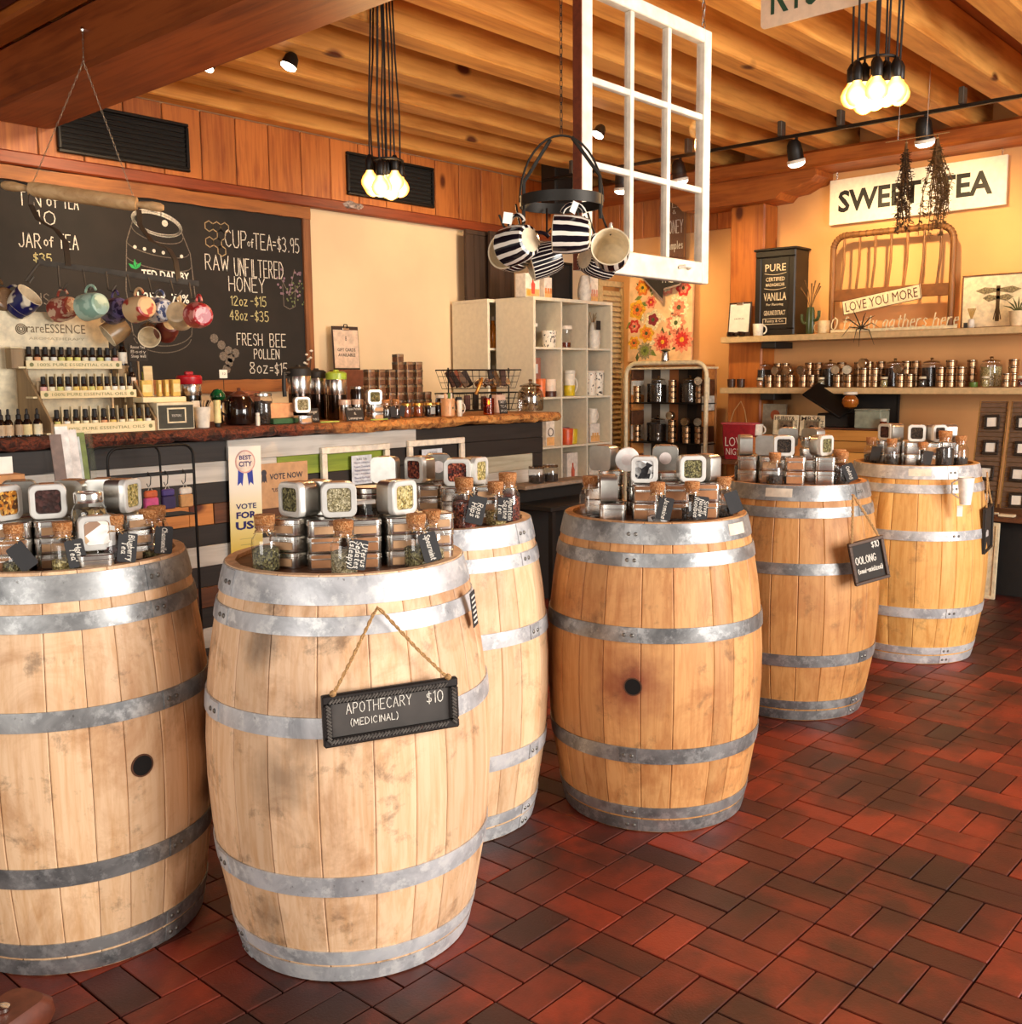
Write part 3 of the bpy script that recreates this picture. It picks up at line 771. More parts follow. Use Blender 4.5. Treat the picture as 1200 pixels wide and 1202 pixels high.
# --- apothecary barrel
barrel_top('B2',
 [(-0.124, .09, 3, -28, 1), (-0.046, .125, 3, 2, 2), (0.042, .135, 3, 3, 2), (0.131, .12, 3, 6, 1), (0.214, .07, 3, 10, 1)],
 [(-0.122, .095, 3, -50, 'green', 'tin showing green herb, turned to the left'),
  (-0.054, .03, 3, 180-22, 'sticker', 'tin seen from behind between green and pale herb tins'),
  (-0.011, .13, 3, 4, 'pale', 'white-rimmed tin showing pale chopped herb, foremost'),
  (0.139, .115, 3, 42, 'straw', 'white-rimmed tin showing straw-coloured stalks')],
 [(-0.192, .15, -8, 'green', .048, 1.0, None, 0, 'corked bottle of green herb at left rim'),
  (-0.003, .228, 12, 'pale', .05, .95, "Uterus/Sedates/(sleepy)", 10, 'corked bottle with three-line handwritten tag, front centre'),
  (0.197, .19, 10, 'green', .045, .95, 'Spearmint', -14, 'corked bottle with tag reading Spearmint'),
  (0.252, .12, 0, 'pale', .03, .95, None, 0, 'untagged corked bottle behind the Spearmint bottle')],
 [(-0.106, -.01, 3, 0, 0), (-0.029, .03, 3, 0, 0), (0.139, .02, 3, 0, 0)])
rj = thing('glass_jar', 'round glass jar with stacked silver lid rings at the middle of the apothecary barrel', 'jar', bpt('B2', 0.060, .035, HZ), 0)
MB().lathe([(.02, .001), (.036, .002), (.038, .006), (.038, .14), (.033, .152)], 28, False).build('glass_body', M_glass, rj)
MB().lathe([(.035, .004), (.035, .13), (.001, .132)], 24).build('contents', LF['tea'], rj)
MB().lathe([(.0385, .150), (.0395, .152), (.0395, .160), (.038, .162), (.0395, .164), (.0395, .174), (.037, .177), (.001, .178)], 28).build('screw_lid', M_steel, rj)
# --- half-hidden barrel
barrel_top('B3',
 [(-0.028, .05, 3, 0, 1), (0.048, .14, 3, 0, 0), (0.137, .11, 3, 6, 1)],
 [(-0.153, -.03, 3, 165, 'back', 'copper-banded tin turned away at the left'),
  (-0.070, .02, 3, -46, 'red', 'tin showing red petals, turned to the left'),
  (0.003, -.07, 3, 4, 'sticker', 'tin seen from its plain back between two red ones'),
  (0.058, .135, 3, -6, 'red', 'white-rimmed tin showing red hip pieces, foremost'),
  (0.129, .09, 3, 58, 'yellow', 'tin showing yellow flowers, turned right')],
 [(0.082, .232, 8, 'red', .062, 1.15, 'Rose/Hips', 14, 'tall corked bottle of red hips'),
  (0.187, .165, 4, 'straw', .04, 1.0, 'Mountain/Savine/Tea', 4, 'corked bottle with tag reading Mountain Savine'),
  (0.227, .09, 14, 'red', .06, 1.15, None, 0, 'corked bottle of red spice with loose twine')],
 [])
for i, (px_u, v) in enumerate(((-0.153, -.03), (-0.067, -.02), (0.016, -.08))):
    for lv in range(3):
        tin(bpt('B3', px_u, v, HZ+lv*.0386), bframe('B3')[2]+math.pi/2, 'silver square tin, level %s of %s tall rear stack on half-hidden barrel' % (['one', 'two', 'three'][lv], ['left', 'middle', 'right'][i]), GT, 0, .0386)
tin(bpt('B3', 0.201, .02, HZ), bframe('B3')[2]+math.pi/2, 'lowest silver tin behind the Mountain Savine bottle on half-hidden barrel', GT, 0, .0386)
tin(bpt('B3', 0.201, .02, HZ+.0386), bframe('B3')[2]+math.pi/2, 'middle silver tin behind the Mountain Savine bottle on half-hidden barrel', GT, 0, .0386)
tin(bpt('B3', 0.201, .02, HZ+.0772), bframe('B3')[2]+math.pi/2, 'topmost silver tin behind the Mountain Savine bottle on half-hidden barrel', GT, 0, .0386)
# --- middle barrel
barrel_top('B4',
 [(-0.173, .06, 2, -10, 0), (-0.127, .17, 1, 4, 0), (-0.028, .15, 2, -2, 2), (0.063, .13, 2, 0, 2), (0.153, .10, 2, 4, 2)],
 [(-0.117, .15, 1, 97, 'back', 'tin lying on its side above the shiny front tin'),
  (-0.033, .15, 2, 0, 'white', 'white-rimmed tin with white and black contents, centre'),
  (0.031, .04, 3, 0, 'sticker', 'tin with a round pink sticker seen from behind'),
  (0.113, .12, 2, 12, 'green', 'white-rimmed tin showing dark green leaves'),
  (0.171, .03, 2, 140, 'back', 'copper-topped tin turned away at the right'),
  (-0.149, .0, 3, 150, 'back', 'dark tin turned away at the far left')],
 [(-0.220, .12, -6, 'white', .004, 1.0, None, 0, 'nearly empty corked bottle at left'),
  (0.007, .232, 0, 'white', .02, .95, 'Jasmine', 12, 'corked bottle with tag reading Jasmine'),
  (0.119, .218, 4, 'tea', .04, .95, 'Silver/Needle/Rooibos', 6, 'corked bottle with three-line tag, front right'),
  (0.211, .06, 10, 'tea', .03, .95, '', -20, 'corked bottle with twisted tag at right rim')],
 [(-0.141, -.03, 3, 0, 0), (-0.049, .02, 3, 0, 0), (0.042, .02, 3, 0, 0), (0.137, -.0, 2, 0, 0)])
ws = thing('sticker_tin', 'round white tin with sticker propped among square tins on the middle barrel', 'tin', bpt('B4', -0.087, .05, HZ+.1386), bframe('B4')[2]+math.pi/2)
m = MB().lathe([(.036, -.02), (.0375, -.018), (.0375, .018), (.036, .02)], 32); m.tf(Matrix.Translation((0, 0, .038)) @ Matrix.Rotation(math.pi/2, 4, 'X')); m.build('body', flat('white_tin', 'ece8e2', .4), ws)
m = MB().lathe([(.018, 0), (.018, .0008)], 24); m.tf(Matrix.Translation((0, -.020, .038)) @ Matrix.Rotation(math.pi/2, 4, 'X')); m.build('round_sticker', M_sticker, ws)
# --- oolong barrel
barrel_top('B5',
 [(-0.184, .12, 2, -6, 0), (-0.101, .14, 2, 0, 1), (-0.002, .17, 2, 2, 2), (0.113, .13, 2, 4, 0)],
 [(-0.177, .10, 2, 100, 'back', 'tin turned away at the left'),
  (-0.108, .10, 2, 165, 'sticker', 'tin with round sticker beside the dark front tin'),
  (-0.046, .165, 2, 4, 'tea', 'tin showing black tea, foremost'),
  (-0.032, .03, 3, 0, 'back', 'plain-backed tin rising highest'),
  (0.083, .02, 3, 140, 'back', 'brown-topped tin turned away behind'),
  (0.117, .12, 2, 50, 'green', 'tin showing green leaf, turned to the right')],
 [(-0.247, .10, 0, 'tea', .06, 1.0, None, 0, 'corked bottle of black tea at left rim'),
  (-0.087, .235, 0, 'tea', .03, 1.0, None, 0, 'corked bottle of loose tea, front centre'),
  (0.170, .09, 0, 'tea', .05, 1.05, None, 0, 'corked bottle behind the tagged one'),
  (0.204, .16, 6, 'tea', .05, 1.0, 'Oolong', -24, 'corked bottle with tag reading Oolong')],
 [(-0.156, .01, 2, 0, 0), (-0.046, .03, 3, 0, 0), (0.056, .03, 3, 0, 0)])
rj2 = thing('glass_jar', 'round jar with silver screw lid between upright tins on the oolong barrel', 'jar', bpt('B5', 0.049, .035, HZ+.1390), 0)
MB().lathe([(.03, .001), (.033, .003), (.033, .030)], 28, False).build('glass_body', M_glass, rj2)
MB().lathe([(.034, .028), (.035, .030), (.035, .042), (.033, .044), (.001, .0445)], 28).build('screw_lid', M_steel, rj2)
# --- farthest barrel
barrel_top('B6',
 [(-0.106, .10, 2, 0, 0), (-0.015, .14, 2, 0, 0), (0.070, .15, 2, 0, 1), (0.151, .08, 2, 0, 0)],
 [(-0.146, .06, 2, -40, 'dark', 'tin turned to the left'),
  (-0.066, .05, 2, 98, 'back', 'plain-backed tin second from the left'),
  (0.000, .14, 2, 2, 'tea', 'white-rimmed tin showing black tea'),
  (0.101, .13, 2, 42, 'tea', 'tin turned to the right with a narrow dark window'),
  (0.166, .03, 2, 110, 'back', 'copper-topped tin turned away at the right')],
 [(-0.218, .10, 0, 'tea', .04, 1.0, '', 10, 'corked bottle at left rim'),
  (-0.114, .21, 0, 'tea', .04, 1.0, None, 0, 'corked bottle, second from left'),
  (0.031, .235, 0, 'tea', .03, .9, '', 10, 'small corked bottle, front centre'),
  (0.139, .21, 0, 'tea', .06, 1.3, None, 0, 'biggest corked bottle'),
  (0.223, .13, 0, 'tea', .03, 1.1, None, 0, 'corked bottle at right rim')],
 [(-0.146, .0, 2, 0, 0), (-0.058, .02, 2, 0, 0), (0.031, .03, 2, 0, 0)])
# ---------------------------------------------------------------- boards hung on the barrels
def rope(name, pts, parent, r=.0045):
    m = MB()
    P = [Vector(p) for p in pts]
    L = 0; dense = []
    for i in range(len(P)-1):
        n = max(2, int((P[i+1]-P[i]).length/.006))
        for k in range(n): dense.append(P[i].lerp(P[i+1], k/n))
    dense.append(P[-1])
    for ph in (0, math.pi):
        pp = []
        for i, p in enumerate(dense):
            a = ph+i*1.15
            pp.append(p+Vector((math.cos(a)*r*.45, 0, math.sin(a)*r*.45)))
        m.tube(pp, r*.62, 5)
    return m.build(name, M_twine, parent)
# apothecary board
bx, by, th = bframe('B2'); d = R(8)
Rb = .352
d_ = R(14.5); th = bframe('B2')[2]
loc = (BARRELS['B2'][0]+.358*math.cos(th+d_), BARRELS['B2'][1]+.358*math.sin(th+d_), 0)
ap = thing('chalkboard_sign', 'black rope-framed chalkboard reading APOTHECARY (MEDICINAL) $10 hung on the apothecary barrel', 'sign', (loc[0], loc[1], 0.656), 0, None, rot=(0, R(-1.2), th+math.pi/2+R(13)))
hw, hh = .152, .057
MB().box(-hw, hw, 0, .010, -hh, hh, .002).build('board', flat('worn_slate', '46413d', .6, var=.25, scale=9), ap)
frame_mb(MB(), -hw, hw, -hh, hh, .020, -.007, .001, .003).build('frame', flat('sign_frame', '2b2725', .4, .1), ap)
m = MB()
def twist(m, x0, x1, z0, z1, along):
    n = int((x1-x0 if along == 'x' else z1-z0)/.0075)
    for i in range(n):
        if along == 'x':
            x = x0+.0075*i; m.tube([(x, -.0085, z0), (x+.009, -.0085, z1)], .0024, 5)
        else:
            z = z0+.0075*i; m.tube([(x0, -.0085, z+.009), (x1, -.0085, z)], .0024, 5)
twist(m, -hw+.014, hw-.022, hh-.017, hh-.008, 'x'); twist(m, -hw+.014, hw-.022, -hh+.008, -hh+.017, 'x')
twist(m, -hw+.007, -hw+.016, -hh+.010, hh-.02, 'z'); twist(m, hw-.016, hw-.007, -hh+.010, hh-.02, 'z')
m.build('rope_moulding', flat('moulding_worn', '6d6862', .35, .3, var=.3, scale=90), ap)
chalk('lettering', 'APOTHECARY', .145, .023, .0018, M_chalk, ap, -.028, -.0012, .010)
chalk('lettering', '(MEDICINAL)', .105, .015, .0017, M_chalk, ap, -.040, -.0012, -.018)
chalk('lettering', '$10', .038, .026, .002, M_chalk, ap, .098, -.0012, .006)
rope('hanging_rope', [(-.128, -.004, hh), (-.085, .008, .120), (-.025, .024, .215), (-.014, .026, .228), (-.002, .024, .215), (.065, .008, .130), (.130, -.004, hh)], ap, .0042)
m = MB().lathe([(.0, .006), (.006, .004), (.0075, 0), (.006, -.004), (0, -.006)], 10)
for sx in (-.128, .130): m2 = MB().lathe([(.001, -.008), (.0065, -.004), (.008, 0), (.006, .005), (.001, .008)], 10).build('knot', M_twine, ap, (sx, -.004, hh+.003))
# oolong board
bx, by, th = bframe('B5'); dl = R(52)
oo = thing('chalkboard_sign', 'small wood-framed chalkboard reading OOLONG hung on the right side of the oolong barrel', 'sign',
    (3.796,1.567,0.666), 0, None, rot=(0, R(-13), th+math.pi/2+R(24)))
hw, hh = .072, .085
MB().box(-hw, hw, 0, .008, -hh, hh, .002).build('board', M_slate, oo)
frame_mb(MB(), -hw, hw, -hh, hh, .013, -.008, .001, .002).build('frame', wood('grey_wood_frame', '5a4436', '3a2a20', 'x', 60), oo)
chalk('lettering', 'OOLONG', .082, .028, .0036, M_chalk, oo, -.012, -.0015, -.005, rot=R(0))
chalk('lettering', '(semi-oxidized)', .10, .017, .003, M_chalk, oo, 0, -.0015, -.042)
chalk('lettering', '$10', .030, .026, .003, M_chalk, oo, .036, -.0015, .046)
rope('hanging_rope', [(-.055, -.002, hh), (-.03, .01, .17), (.0, .03, .26), (.03, .012, .17), (.055, -.002, hh)], oo, .006)
# board on the far side of the farthest barrel, seen edge-on
fb = thing('chalkboard_sign', 'chalkboard seen nearly edge-on, roped to the right side of the farthest barrel', 'sign', (5.130,1.542,0.640), 0, None, rot=(0, R(-4), bframe('B6')[2]+math.pi/2+R(76)))
MB().box(-.09, .09, 0, .008, -.11, .11, .002).build('board', M_slate, fb)
frame_mb(MB(), -.09, .09, -.11, .11, .014, -.008, .001, .002).build('frame', M_blackp, fb)
rope('hanging_rope', [(-.06, -.002, .11), (-.02, .006, .19), (.0, .012, .27), (.02, .006, .19), (.06, -.002, .11)], fb, .006)
# strip of tag hanging on the right rim of the apothecary barrel
st = thing('hanging_tag', 'narrow black striped tag hanging from right rim of the apothecary barrel', 'tag', (1.703,1.652,0.838), 0, None, rot=(0, R(-14), bframe('B2')[2]+math.pi/2+R(60)))
MB().box(-.014, .014, -.001, .001, -.05, .04, .0005).build('card', M_tag, st)
for k in range(6): MB().box(-.010, .010, -.0018, -.0011, -.04+k*.013, -.035+k*.013).build('stripe', M_chalk, st)
# white tags on the farthest barrel
tg = thing('metal_cup', 'white metal cup hanging on the rim of the farthest barrel', 'cup', (4.829,1.555,0.846), bframe('B6')[2]+math.pi/2+R(12))
MB().lathe([(.020, -.055), (.030, .05), (.032, .052), (.030, .053), (.027, .05)], 20).build('cup_body', flat('enamel_white', 'f7f4ef', .3), tg); tg.scale = (1.2, 1.2, 1.15)
MB().tube([(-.028, 0, .045), (-.050, 0, .03), (-.050, 0, -.01), (-.024, 0, -.03)], .0035, 6).build('handle', M_steel, tg)
tg = thing('paper_tag', 'tiny white paper tag stuck below the cup on the farthest barrel', 'tag', (4.842,1.581,0.749), bframe('B6')[2]+math.pi/2+R(12))
MB().box(-.012, .012, -.0008, .0008, -.025, .025).build('card', M_paper, tg)
# ================================================================ CHALKBOARD ON THE LEFT WALL
M_live = wood('live_edge_trim', 'a5652f', '633517', 'x', 30, 0.6, var=.1, knots=True)
def uneven_bar(name, x0, x1, z0, z1, y0, y1, mat, parent, loc=(0,0,0), amp=.008, n=60, both=True):
    rnd = random.Random(11); mb = MB(); rs = []
    a = b = 0
    for i in range(n+1):
        x = x0+(x1-x0)*i/n
        a = a*.7+rnd.uniform(-amp, amp)*.6; b = b*.7+rnd.uniform(-amp, amp)*.6
        rs.append([(x, y0, z0+a), (x, y0-.004, (z0+z1)/2), (x, y0, z1+(b if both else 0)), (x, y1, z1), (x, y1, z0)])
    mb.rings(rs); return mb.build(name, mat, parent, loc)
CBX0, CBX1, CBZ0, CBZ1 = .35, 4.32, 1.37, 2.452
cb = thing('wall_chalkboard', 'large wall chalkboard listing tea and honey prices in a live-edge wood frame', 'chalkboard', ((CBX0+CBX1)/2, YW-.002, (CBZ0+CBZ1)/2))
hw, hh = (CBX1-CBX0)/2, (CBZ1-CBZ0)/2
MB().box(-hw, hw, -.012, 0, -hh, hh).build('board', flat('dark_slate', '211b17', .8, var=.2, scale=4), cb)
uneven_bar('frame_rail', -hw-.05, hw+.05, hh-.01, hh+.066, -.036, 0, M_live, cb)
uneven_bar('frame_rail', -hw-.05, hw+.05, -hh-.07, -hh+.01, -.036, 0, M_live, cb)
MB().box(hw-.008, hw+.055, -.032, 0, -hh, hh, .006).build('frame_stile', wood('live_stile', 'a5673a', '6d3c1c', 'z', 40), cb)
def cbt(txt, px0, px1, py0, py1, t, mat=None, slant=0.0, lower=False):
    pass
M_chalky = flat('chalk_yellow', 'cfc58f', 0.9, var=.25, scale=200)
M_chalkg = flat('chalk_faint', '7a6f64', 0.9, var=.3, scale=120)
def cbl(txt, a, b, t=.006, mat=M_chalk, yoff=0):
    # a: lower left corner, b: upper right corner of the word on the wall
    w = b[0]-a[0]; h = (b[2]-a[2]-.055*w)*.82
    chalk('lettering', txt, w*.93, h, t, mat, cb, (a[0]+b[0])/2-(CBX0+CBX1)/2, -.0135, a[2]-(CBZ0+CBZ1)/2)
cbl('TIN', (2.449,5.730,2.320), (2.578,5.730,2.415), .0058)
cbl('of', (2.605,5.730,2.333), (2.670,5.730,2.404), .006)
cbl('TEA', (2.694,5.730,2.330), (2.786,5.730,2.423), .0058)
cbl('10', (2.538,5.730,2.231), (2.651,5.730,2.325), .006)
cbl('JAR', (2.438,5.730,2.101), (2.563,5.730,2.198), .0058)
cbl('of', (2.576,5.730,2.117), (2.631,5.730,2.177), .006)
cbl('TEA', (2.655,5.730,2.110), (2.772,5.730,2.209), .0058)
cbl('$35', (2.510,5.730,2.026), (2.616,5.730,2.089), .006, M_chalky)
cbl('CUP', (3.712,5.730,2.211), (3.881,5.730,2.348), .0058)
cbl('of', (3.881,5.730,2.226), (3.928,5.730,2.283), .005)
cbl('TEA', (3.925,5.730,2.214), (4.074,5.730,2.340), .0058)
cbl('=$3.95', (4.069,5.730,2.215), (4.291,5.730,2.339), .006)
cbl('RAW', (3.565,5.730,2.060), (3.741,5.730,2.182), .0058)
cbl('UNFILTERED', (3.764,5.730,2.037), (4.161,5.730,2.190), .0058)
cbl('HONEY', (3.722,5.730,1.939), (4.009,5.730,2.064), .0058)
cbl('12oz', (3.736,5.730,1.850), (3.866,5.730,1.926), .006, M_chalky)
cbl('-$15', (3.881,5.730,1.851), (4.009,5.730,1.933), .006, M_chalky)
cbl('48oz', (3.725,5.730,1.759), (3.862,5.730,1.839), .006, M_chalky)
cbl('-$35', (3.877,5.730,1.754), (4.024,5.730,1.841), .006, M_chalky)
cbl('FRESH', (3.767,5.730,1.600), (3.972,5.730,1.702), .0058)
cbl('BEE', (4.019,5.730,1.593), (4.153,5.730,1.702), .0058)
cbl('POLLEN', (3.891,5.730,1.514), (4.100,5.730,1.600), .0058)
cbl('8oz', (3.854,5.730,1.421), (4.002,5.730,1.515), .006)
cbl('=$15', (4.011,5.730,1.410), (4.158,5.730,1.511), .006)
cbl('BUNS -', (2.408,5.730,1.798), (2.654,5.730,1.884), .006, M_chalkg)
# drawn barrel, honeycomb, flowers
def wl2(px): return px
def drw(lines, t, mat=M_chalk, name='chalk_drawing'):
    mb = MB(); ribbon(mb, [[(p[0]-(CBX0+CBX1)/2, p[2]-(CBZ0+CBZ1)/2) for p in l] for l in lines], t, 0)
    mb.build(name, mat, cb, (0, -.0136, 0), smooth=False)
def ell(c, rx, rz, a0=0, a1=360, n=36, tilt=0.0):
    return [(c[0]+rx*math.cos(R(a0+(a1-a0)*i/n)), 0, c[2]+rz*math.sin(R(a0+(a1-a0)*i/n))+tilt*math.cos(R(a0+(a1-a0)*i/n))) for i in range(n+1)]
bc = (3.259,5.730,2.305)
drw([ell(bc, .158, .068, tilt=-.02), ell((bc[0], 0, bc[2]-.004), .15, .058, tilt=-.02)], .012)
drw([ell((bc[0], 0, bc[2]-.05), .165, .06, 180, 360, tilt=-.02), ell((bc[0], 0, bc[2]-.14), .20, .05, 185, 355, tilt=-.02), ell((bc[0], 0, bc[2]-.22), .21, .05, 185, 355, tilt=-.02),
     [(bc[0]-.155, 0, bc[2]), (bc[0]-.20, 0, bc[2]-.12), (bc[0]-.22, 0, bc[2]-.40), (bc[0]-.19, 0, bc[2]-.66)], [(bc[0]+.155, 0, bc[2]-.03), (bc[0]+.21, 0, bc[2]-.16), (bc[0]+.23, 0, bc[2]-.42), (bc[0]+.19, 0, bc[2]-.66)],
     ell((bc[0], 0, bc[2]-.62), .2, .1, 190, 350), ell((bc[0], 0, bc[2]-.66), .19, .1, 190, 350)], .006, M_chalkg)
def dots(cs, r, mat, name='chalk_dot', seg=10):
    mb = MB()
    for c in cs:
        n = len(mb.v); k = seg
        mb.v += [(c[0]-(CBX0+CBX1)/2+r*math.cos(2*math.pi*i/k), 0, c[2]-(CBZ0+CBZ1)/2+r*math.sin(2*math.pi*i/k)) for i in range(k)]
        mb.f.append(tuple(range(n, n+k)))
    mb.build(name, mat, cb, (0, -.0138, 0), smooth=False)
dots([(bc[0]-.15+.06*i, 0, bc[2]-.15-.006*i) for i in range(6)], .011, M_chalk)
dots([(bc[0]+.05, 0, bc[2]+.005)], .02, M_chalk)
def hexes(c, pts, r):
    return [[(c[0]+r*(x*1.75+(y % 2)*.87)+r*math.cos(R(60*i+30)), 0, c[2]+r*1.5*y+r*math.sin(R(60*i+30))) for i in range(7)] for x, y in pts]
hc = (3.664,5.730,2.228)
drw(hexes(hc, [(0,0),(-1,0),(0,1),(-1,2),(0,2),(1,2),(0,-1)], .032), .006, flat('chalk_honey', 'a58f6c', .9))
hc = (3.688,5.730,1.518)
dots([(hc[0]+.05*a, 0, hc[2]+.05*b) for a, b in ((-1.6,2.4),(-.6,1.6),(.4,.9),(-.4,.2),(.7,0),(1.4,.6),(0,-1.4),(.4,-.6))], .03, M_chalkg, 'chalk_pollen', 8)
vc = (4.191,5.730,1.943)
drw([[(vc[0]-.05, 0, vc[2]+.06), (vc[0]-.045, 0, vc[2]-.08), (vc[0], 0, vc[2]-.1), (vc[0]+.045, 0, vc[2]-.08), (vc[0]+.05, 0, vc[2]+.06)], [(vc[0], 0, vc[2]), (vc[0]+.05, 0, vc[2]+.16)], [(vc[0], 0, vc[2]), (vc[0]-.07, 0, vc[2]+.11)], [(vc[0]+.02, 0, vc[2]), (vc[0]+.09, 0, vc[2]+.06)]], .005, M_chalkg)
rndf = random.Random(4)
dots([(vc[0]+rndf.uniform(-.1,.11), 0, vc[2]+rndf.uniform(-.02,.17)) for _ in range(26)], .009, flat('chalk_violet', '8d7280', .9), 'chalk_petals', 6)
dots([(vc[0]+rndf.uniform(-.02,.12), 0, vc[2]+rndf.uniform(-.08,.08)) for _ in range(22)], .007, flat('chalk_green', '6f7a50', .9), 'chalk_petals', 6)
gc_ = (3.107,5.730,2.027)
mb = MB()
for ang, L in ((-55, .055), (-5, .06), (40, .055)):
    pts = [(0,0), (.010, L*.5), (0, L), (-.010, L*.5)]
    ca, sa = math.cos(R(-ang)), math.sin(R(-ang))
    n = len(mb.v); mb.v += [(gc_[0]-(CBX0+CBX1)/2+x*ca-z*sa, 0, gc_[2]-(CBZ0+CBZ1)/2+x*sa+z*ca) for x, z in pts]; mb.f.append((n, n+1, n+2, n+3))
mb.build('green_leaf_mark', flat('leaf_green_chalk', '2fae5a', .8), cb, (0, -.0138, 0), smooth=False)
M_chalkb = flat('chalk_bold', 'f2ede2', .8, var=.1)
a = (3.142,5.730,1.985); b = (3.454,5.730,2.062)
label_text('lettering', 'TED DAD BY', b[0]-a[0], .05, M_chalkb, cb, (a[0]+b[0])/2-(CBX0+CBX1)/2, -.0137, a[2]+.02-(CBZ0+CBZ1)/2, bold=.02)
a = (3.107,5.730,1.851); b = (3.446,5.730,1.929)
label_text('lettering', '1.25oz  70%', b[0]-a[0], .055, M_chalkb, cb, (a[0]+b[0])/2-(CBX0+CBX1)/2, -.0137, a[2]+.02-(CBZ0+CBZ1)/2, bold=.02)
# rag on the rail
rg = MB(); rnd2 = random.Random(8); rs = []
for i in range(9):
    a = i/8; ring = []
    for j in range(10):
        q = 2*math.pi*j/10; rr_ = .035*(1+.35*math.sin(3*q+i))*math.sin(math.pi*(a*.86+.07))
        ring.append((-.10+.2*a, rr_*math.cos(q), .03+rr_*.8*math.sin(q)))
    rs.append(ring)
rg.rings(rs); o = rg.build('folded_cloth', flat('patterned_cloth', 'b9a79c', .9, var=.5, scale=60), None, (4.725,5.700,2.539)); tag(o, 'crumpled patterned cloth lying on top of the dark wall rail', 'cloth')
# ================================================================ SERVICE COUNTER
YC = 4.3
M_cblk = wood('black_board', '2b2420', '1a1512', 'x', 40, .6, var=.2)
M_cwht = wood('whitewashed_board', 'd9d4cb', '9d968b', 'x', 18, .7, var=.12)
M_cgry = wood('grey_board', 'b9b29c', '8c8670', 'x', 30, .7, var=.1)
M_corg = wood('orange_pine_board', 'cf8744', 'a35f28', 'x', 26, .6, var=.1, knots=True)
M_cbrn = wood('brown_board', '6b3f22', '452513', 'x', 26, .6)
M_cgrn = wood('lime_board', '93a435', '6c8126', 'x', 30, .6)
ct = thing('service_counter', 'long service counter clad with mixed black, white and orange boards', 'counter', (0, 0, 0))
MB().box(.6, 5.10, YC+.021, 4.95, 0, 1.092).build('body', M_blackp, ct)
rows = [
 [(.6, 2.742, M_cblk, 0), (2.742, 3.973, M_cwht, .012), (3.973, 5.1, M_cblk, 0)],
 [(.6, 2.750, M_cwht, 0), (2.750, 3.029, M_cwht, .004), (3.029, 3.300, M_cgrn, .002), (3.300, 3.345, M_cwht, 0), (3.345, 3.764, M_cgrn, 0), (3.764, 5.1, M_cblk, .003)],
 [(.6, 3.052, M_cblk, .002), (3.052, 4.391, M_cblk, 0), (4.391, 4.995, M_cgry, .004), (4.995, 5.1, M_cblk, 0)],
 [(.6, 2.227, M_cbrn, 0), (2.227, 2.529, M_corg, .003), (2.529, 2.660, M_corg, 0), (2.660, 3.426, M_cbrn, .002), (3.426, 5.1, M_cwht, .003)],
 [(.6, 3.424, M_cblk, 0), (3.424, 5.1, M_corg, .003)],
 [(.6, 3.036, M_cwht, .003), (3.036, 5.1, M_cblk, 0)],
 [(.6, 3.0, M_cblk, 0), (3.0, 5.1, M_cblk, .003)], [(.6, 2.2, M_corg, 0), (2.2, 5.1, M_cbrn, .003)], [(.6, 5.1, M_cblk, 0)], [(.6, 3.4, M_cwht, 0), (3.4, 5.1, M_cblk, 0)], [(.6, 5.1, M_cblk, 0)]]
for i, row in enumerate(rows):
    z1 = 1.092-i*.0995; z0 = max(0.0, z1-.0985)
    if z1-z0 < .02: continue
    for x0, x1, m_, dy in row:
        MB().box(x0+.0015, x1-.0015, YC-dy, YC+.02, z0, z1, .002).build('board', m_, ct)
# live-edge worktop
def live_mat():
    s = NT('live_edge_bark'); gp = s.n('ShaderNodeNewGeometry').outputs['Position']
    n = s.noise(gp, 22, 7, .7, .8); n2 = s.noise(gp, 50, 5, .65)
    c = s.ramp(n, [(.36, '1f130e'), (.47, '4a2215'), (.53, '8f4226'), (.58, '3a2016'), (.66, '7a3a22'), (.74, 'b07a50')])
    sx = s.n('ShaderNodeSeparateXYZ'); s.l(gp, sx.inputs[0])
    mr = s.n('ShaderNodeMapRange'); s.l(sx.outputs[0], mr.inputs[0]); mr.inputs[1].default_value = 3.1; mr.inputs[2].default_value = 3.7
    c2 = s.ramp(n, [(.38, '7a4118'), (.5, 'd08a45'), (.6, 'e0a45e'), (.68, '6b3a17')])
    c = s.mix(c, c2, mr.outputs[0]); s.bump(n2, 1.0, .02)
    return s.out(c, .55)
M_bark = live_mat()
wt = thing('live_edge_worktop', 'long live-edge wooden slab on top of the service counter', 'worktop', (0, 0, 0))
rnd = random.Random(21); mb = MB(); rs = []; a = b = c_ = 0
for i in range(150):
    x = .5+(5.20-.5)*i/149
    a = a*.75+rnd.uniform(-.014, .014); b = b*.6+rnd.uniform(-.008, .008); c_ = c_*.5+rnd.uniform(-.012, .012)
    y = 4.235+a
    rs.append([(x, 5.02, 1.0935), (x, y+.03, 1.0935+max(0, b)), (x, y+.004, 1.102+b), (x, y-.012+c_, 1.122), (x, y-.004+c_, 1.140), (x, y+.014, 1.1515), (x, 5.02, 1.1515)])
mb.rings(rs); mb.build('slab', M_bark, wt)
CZ = 1.153
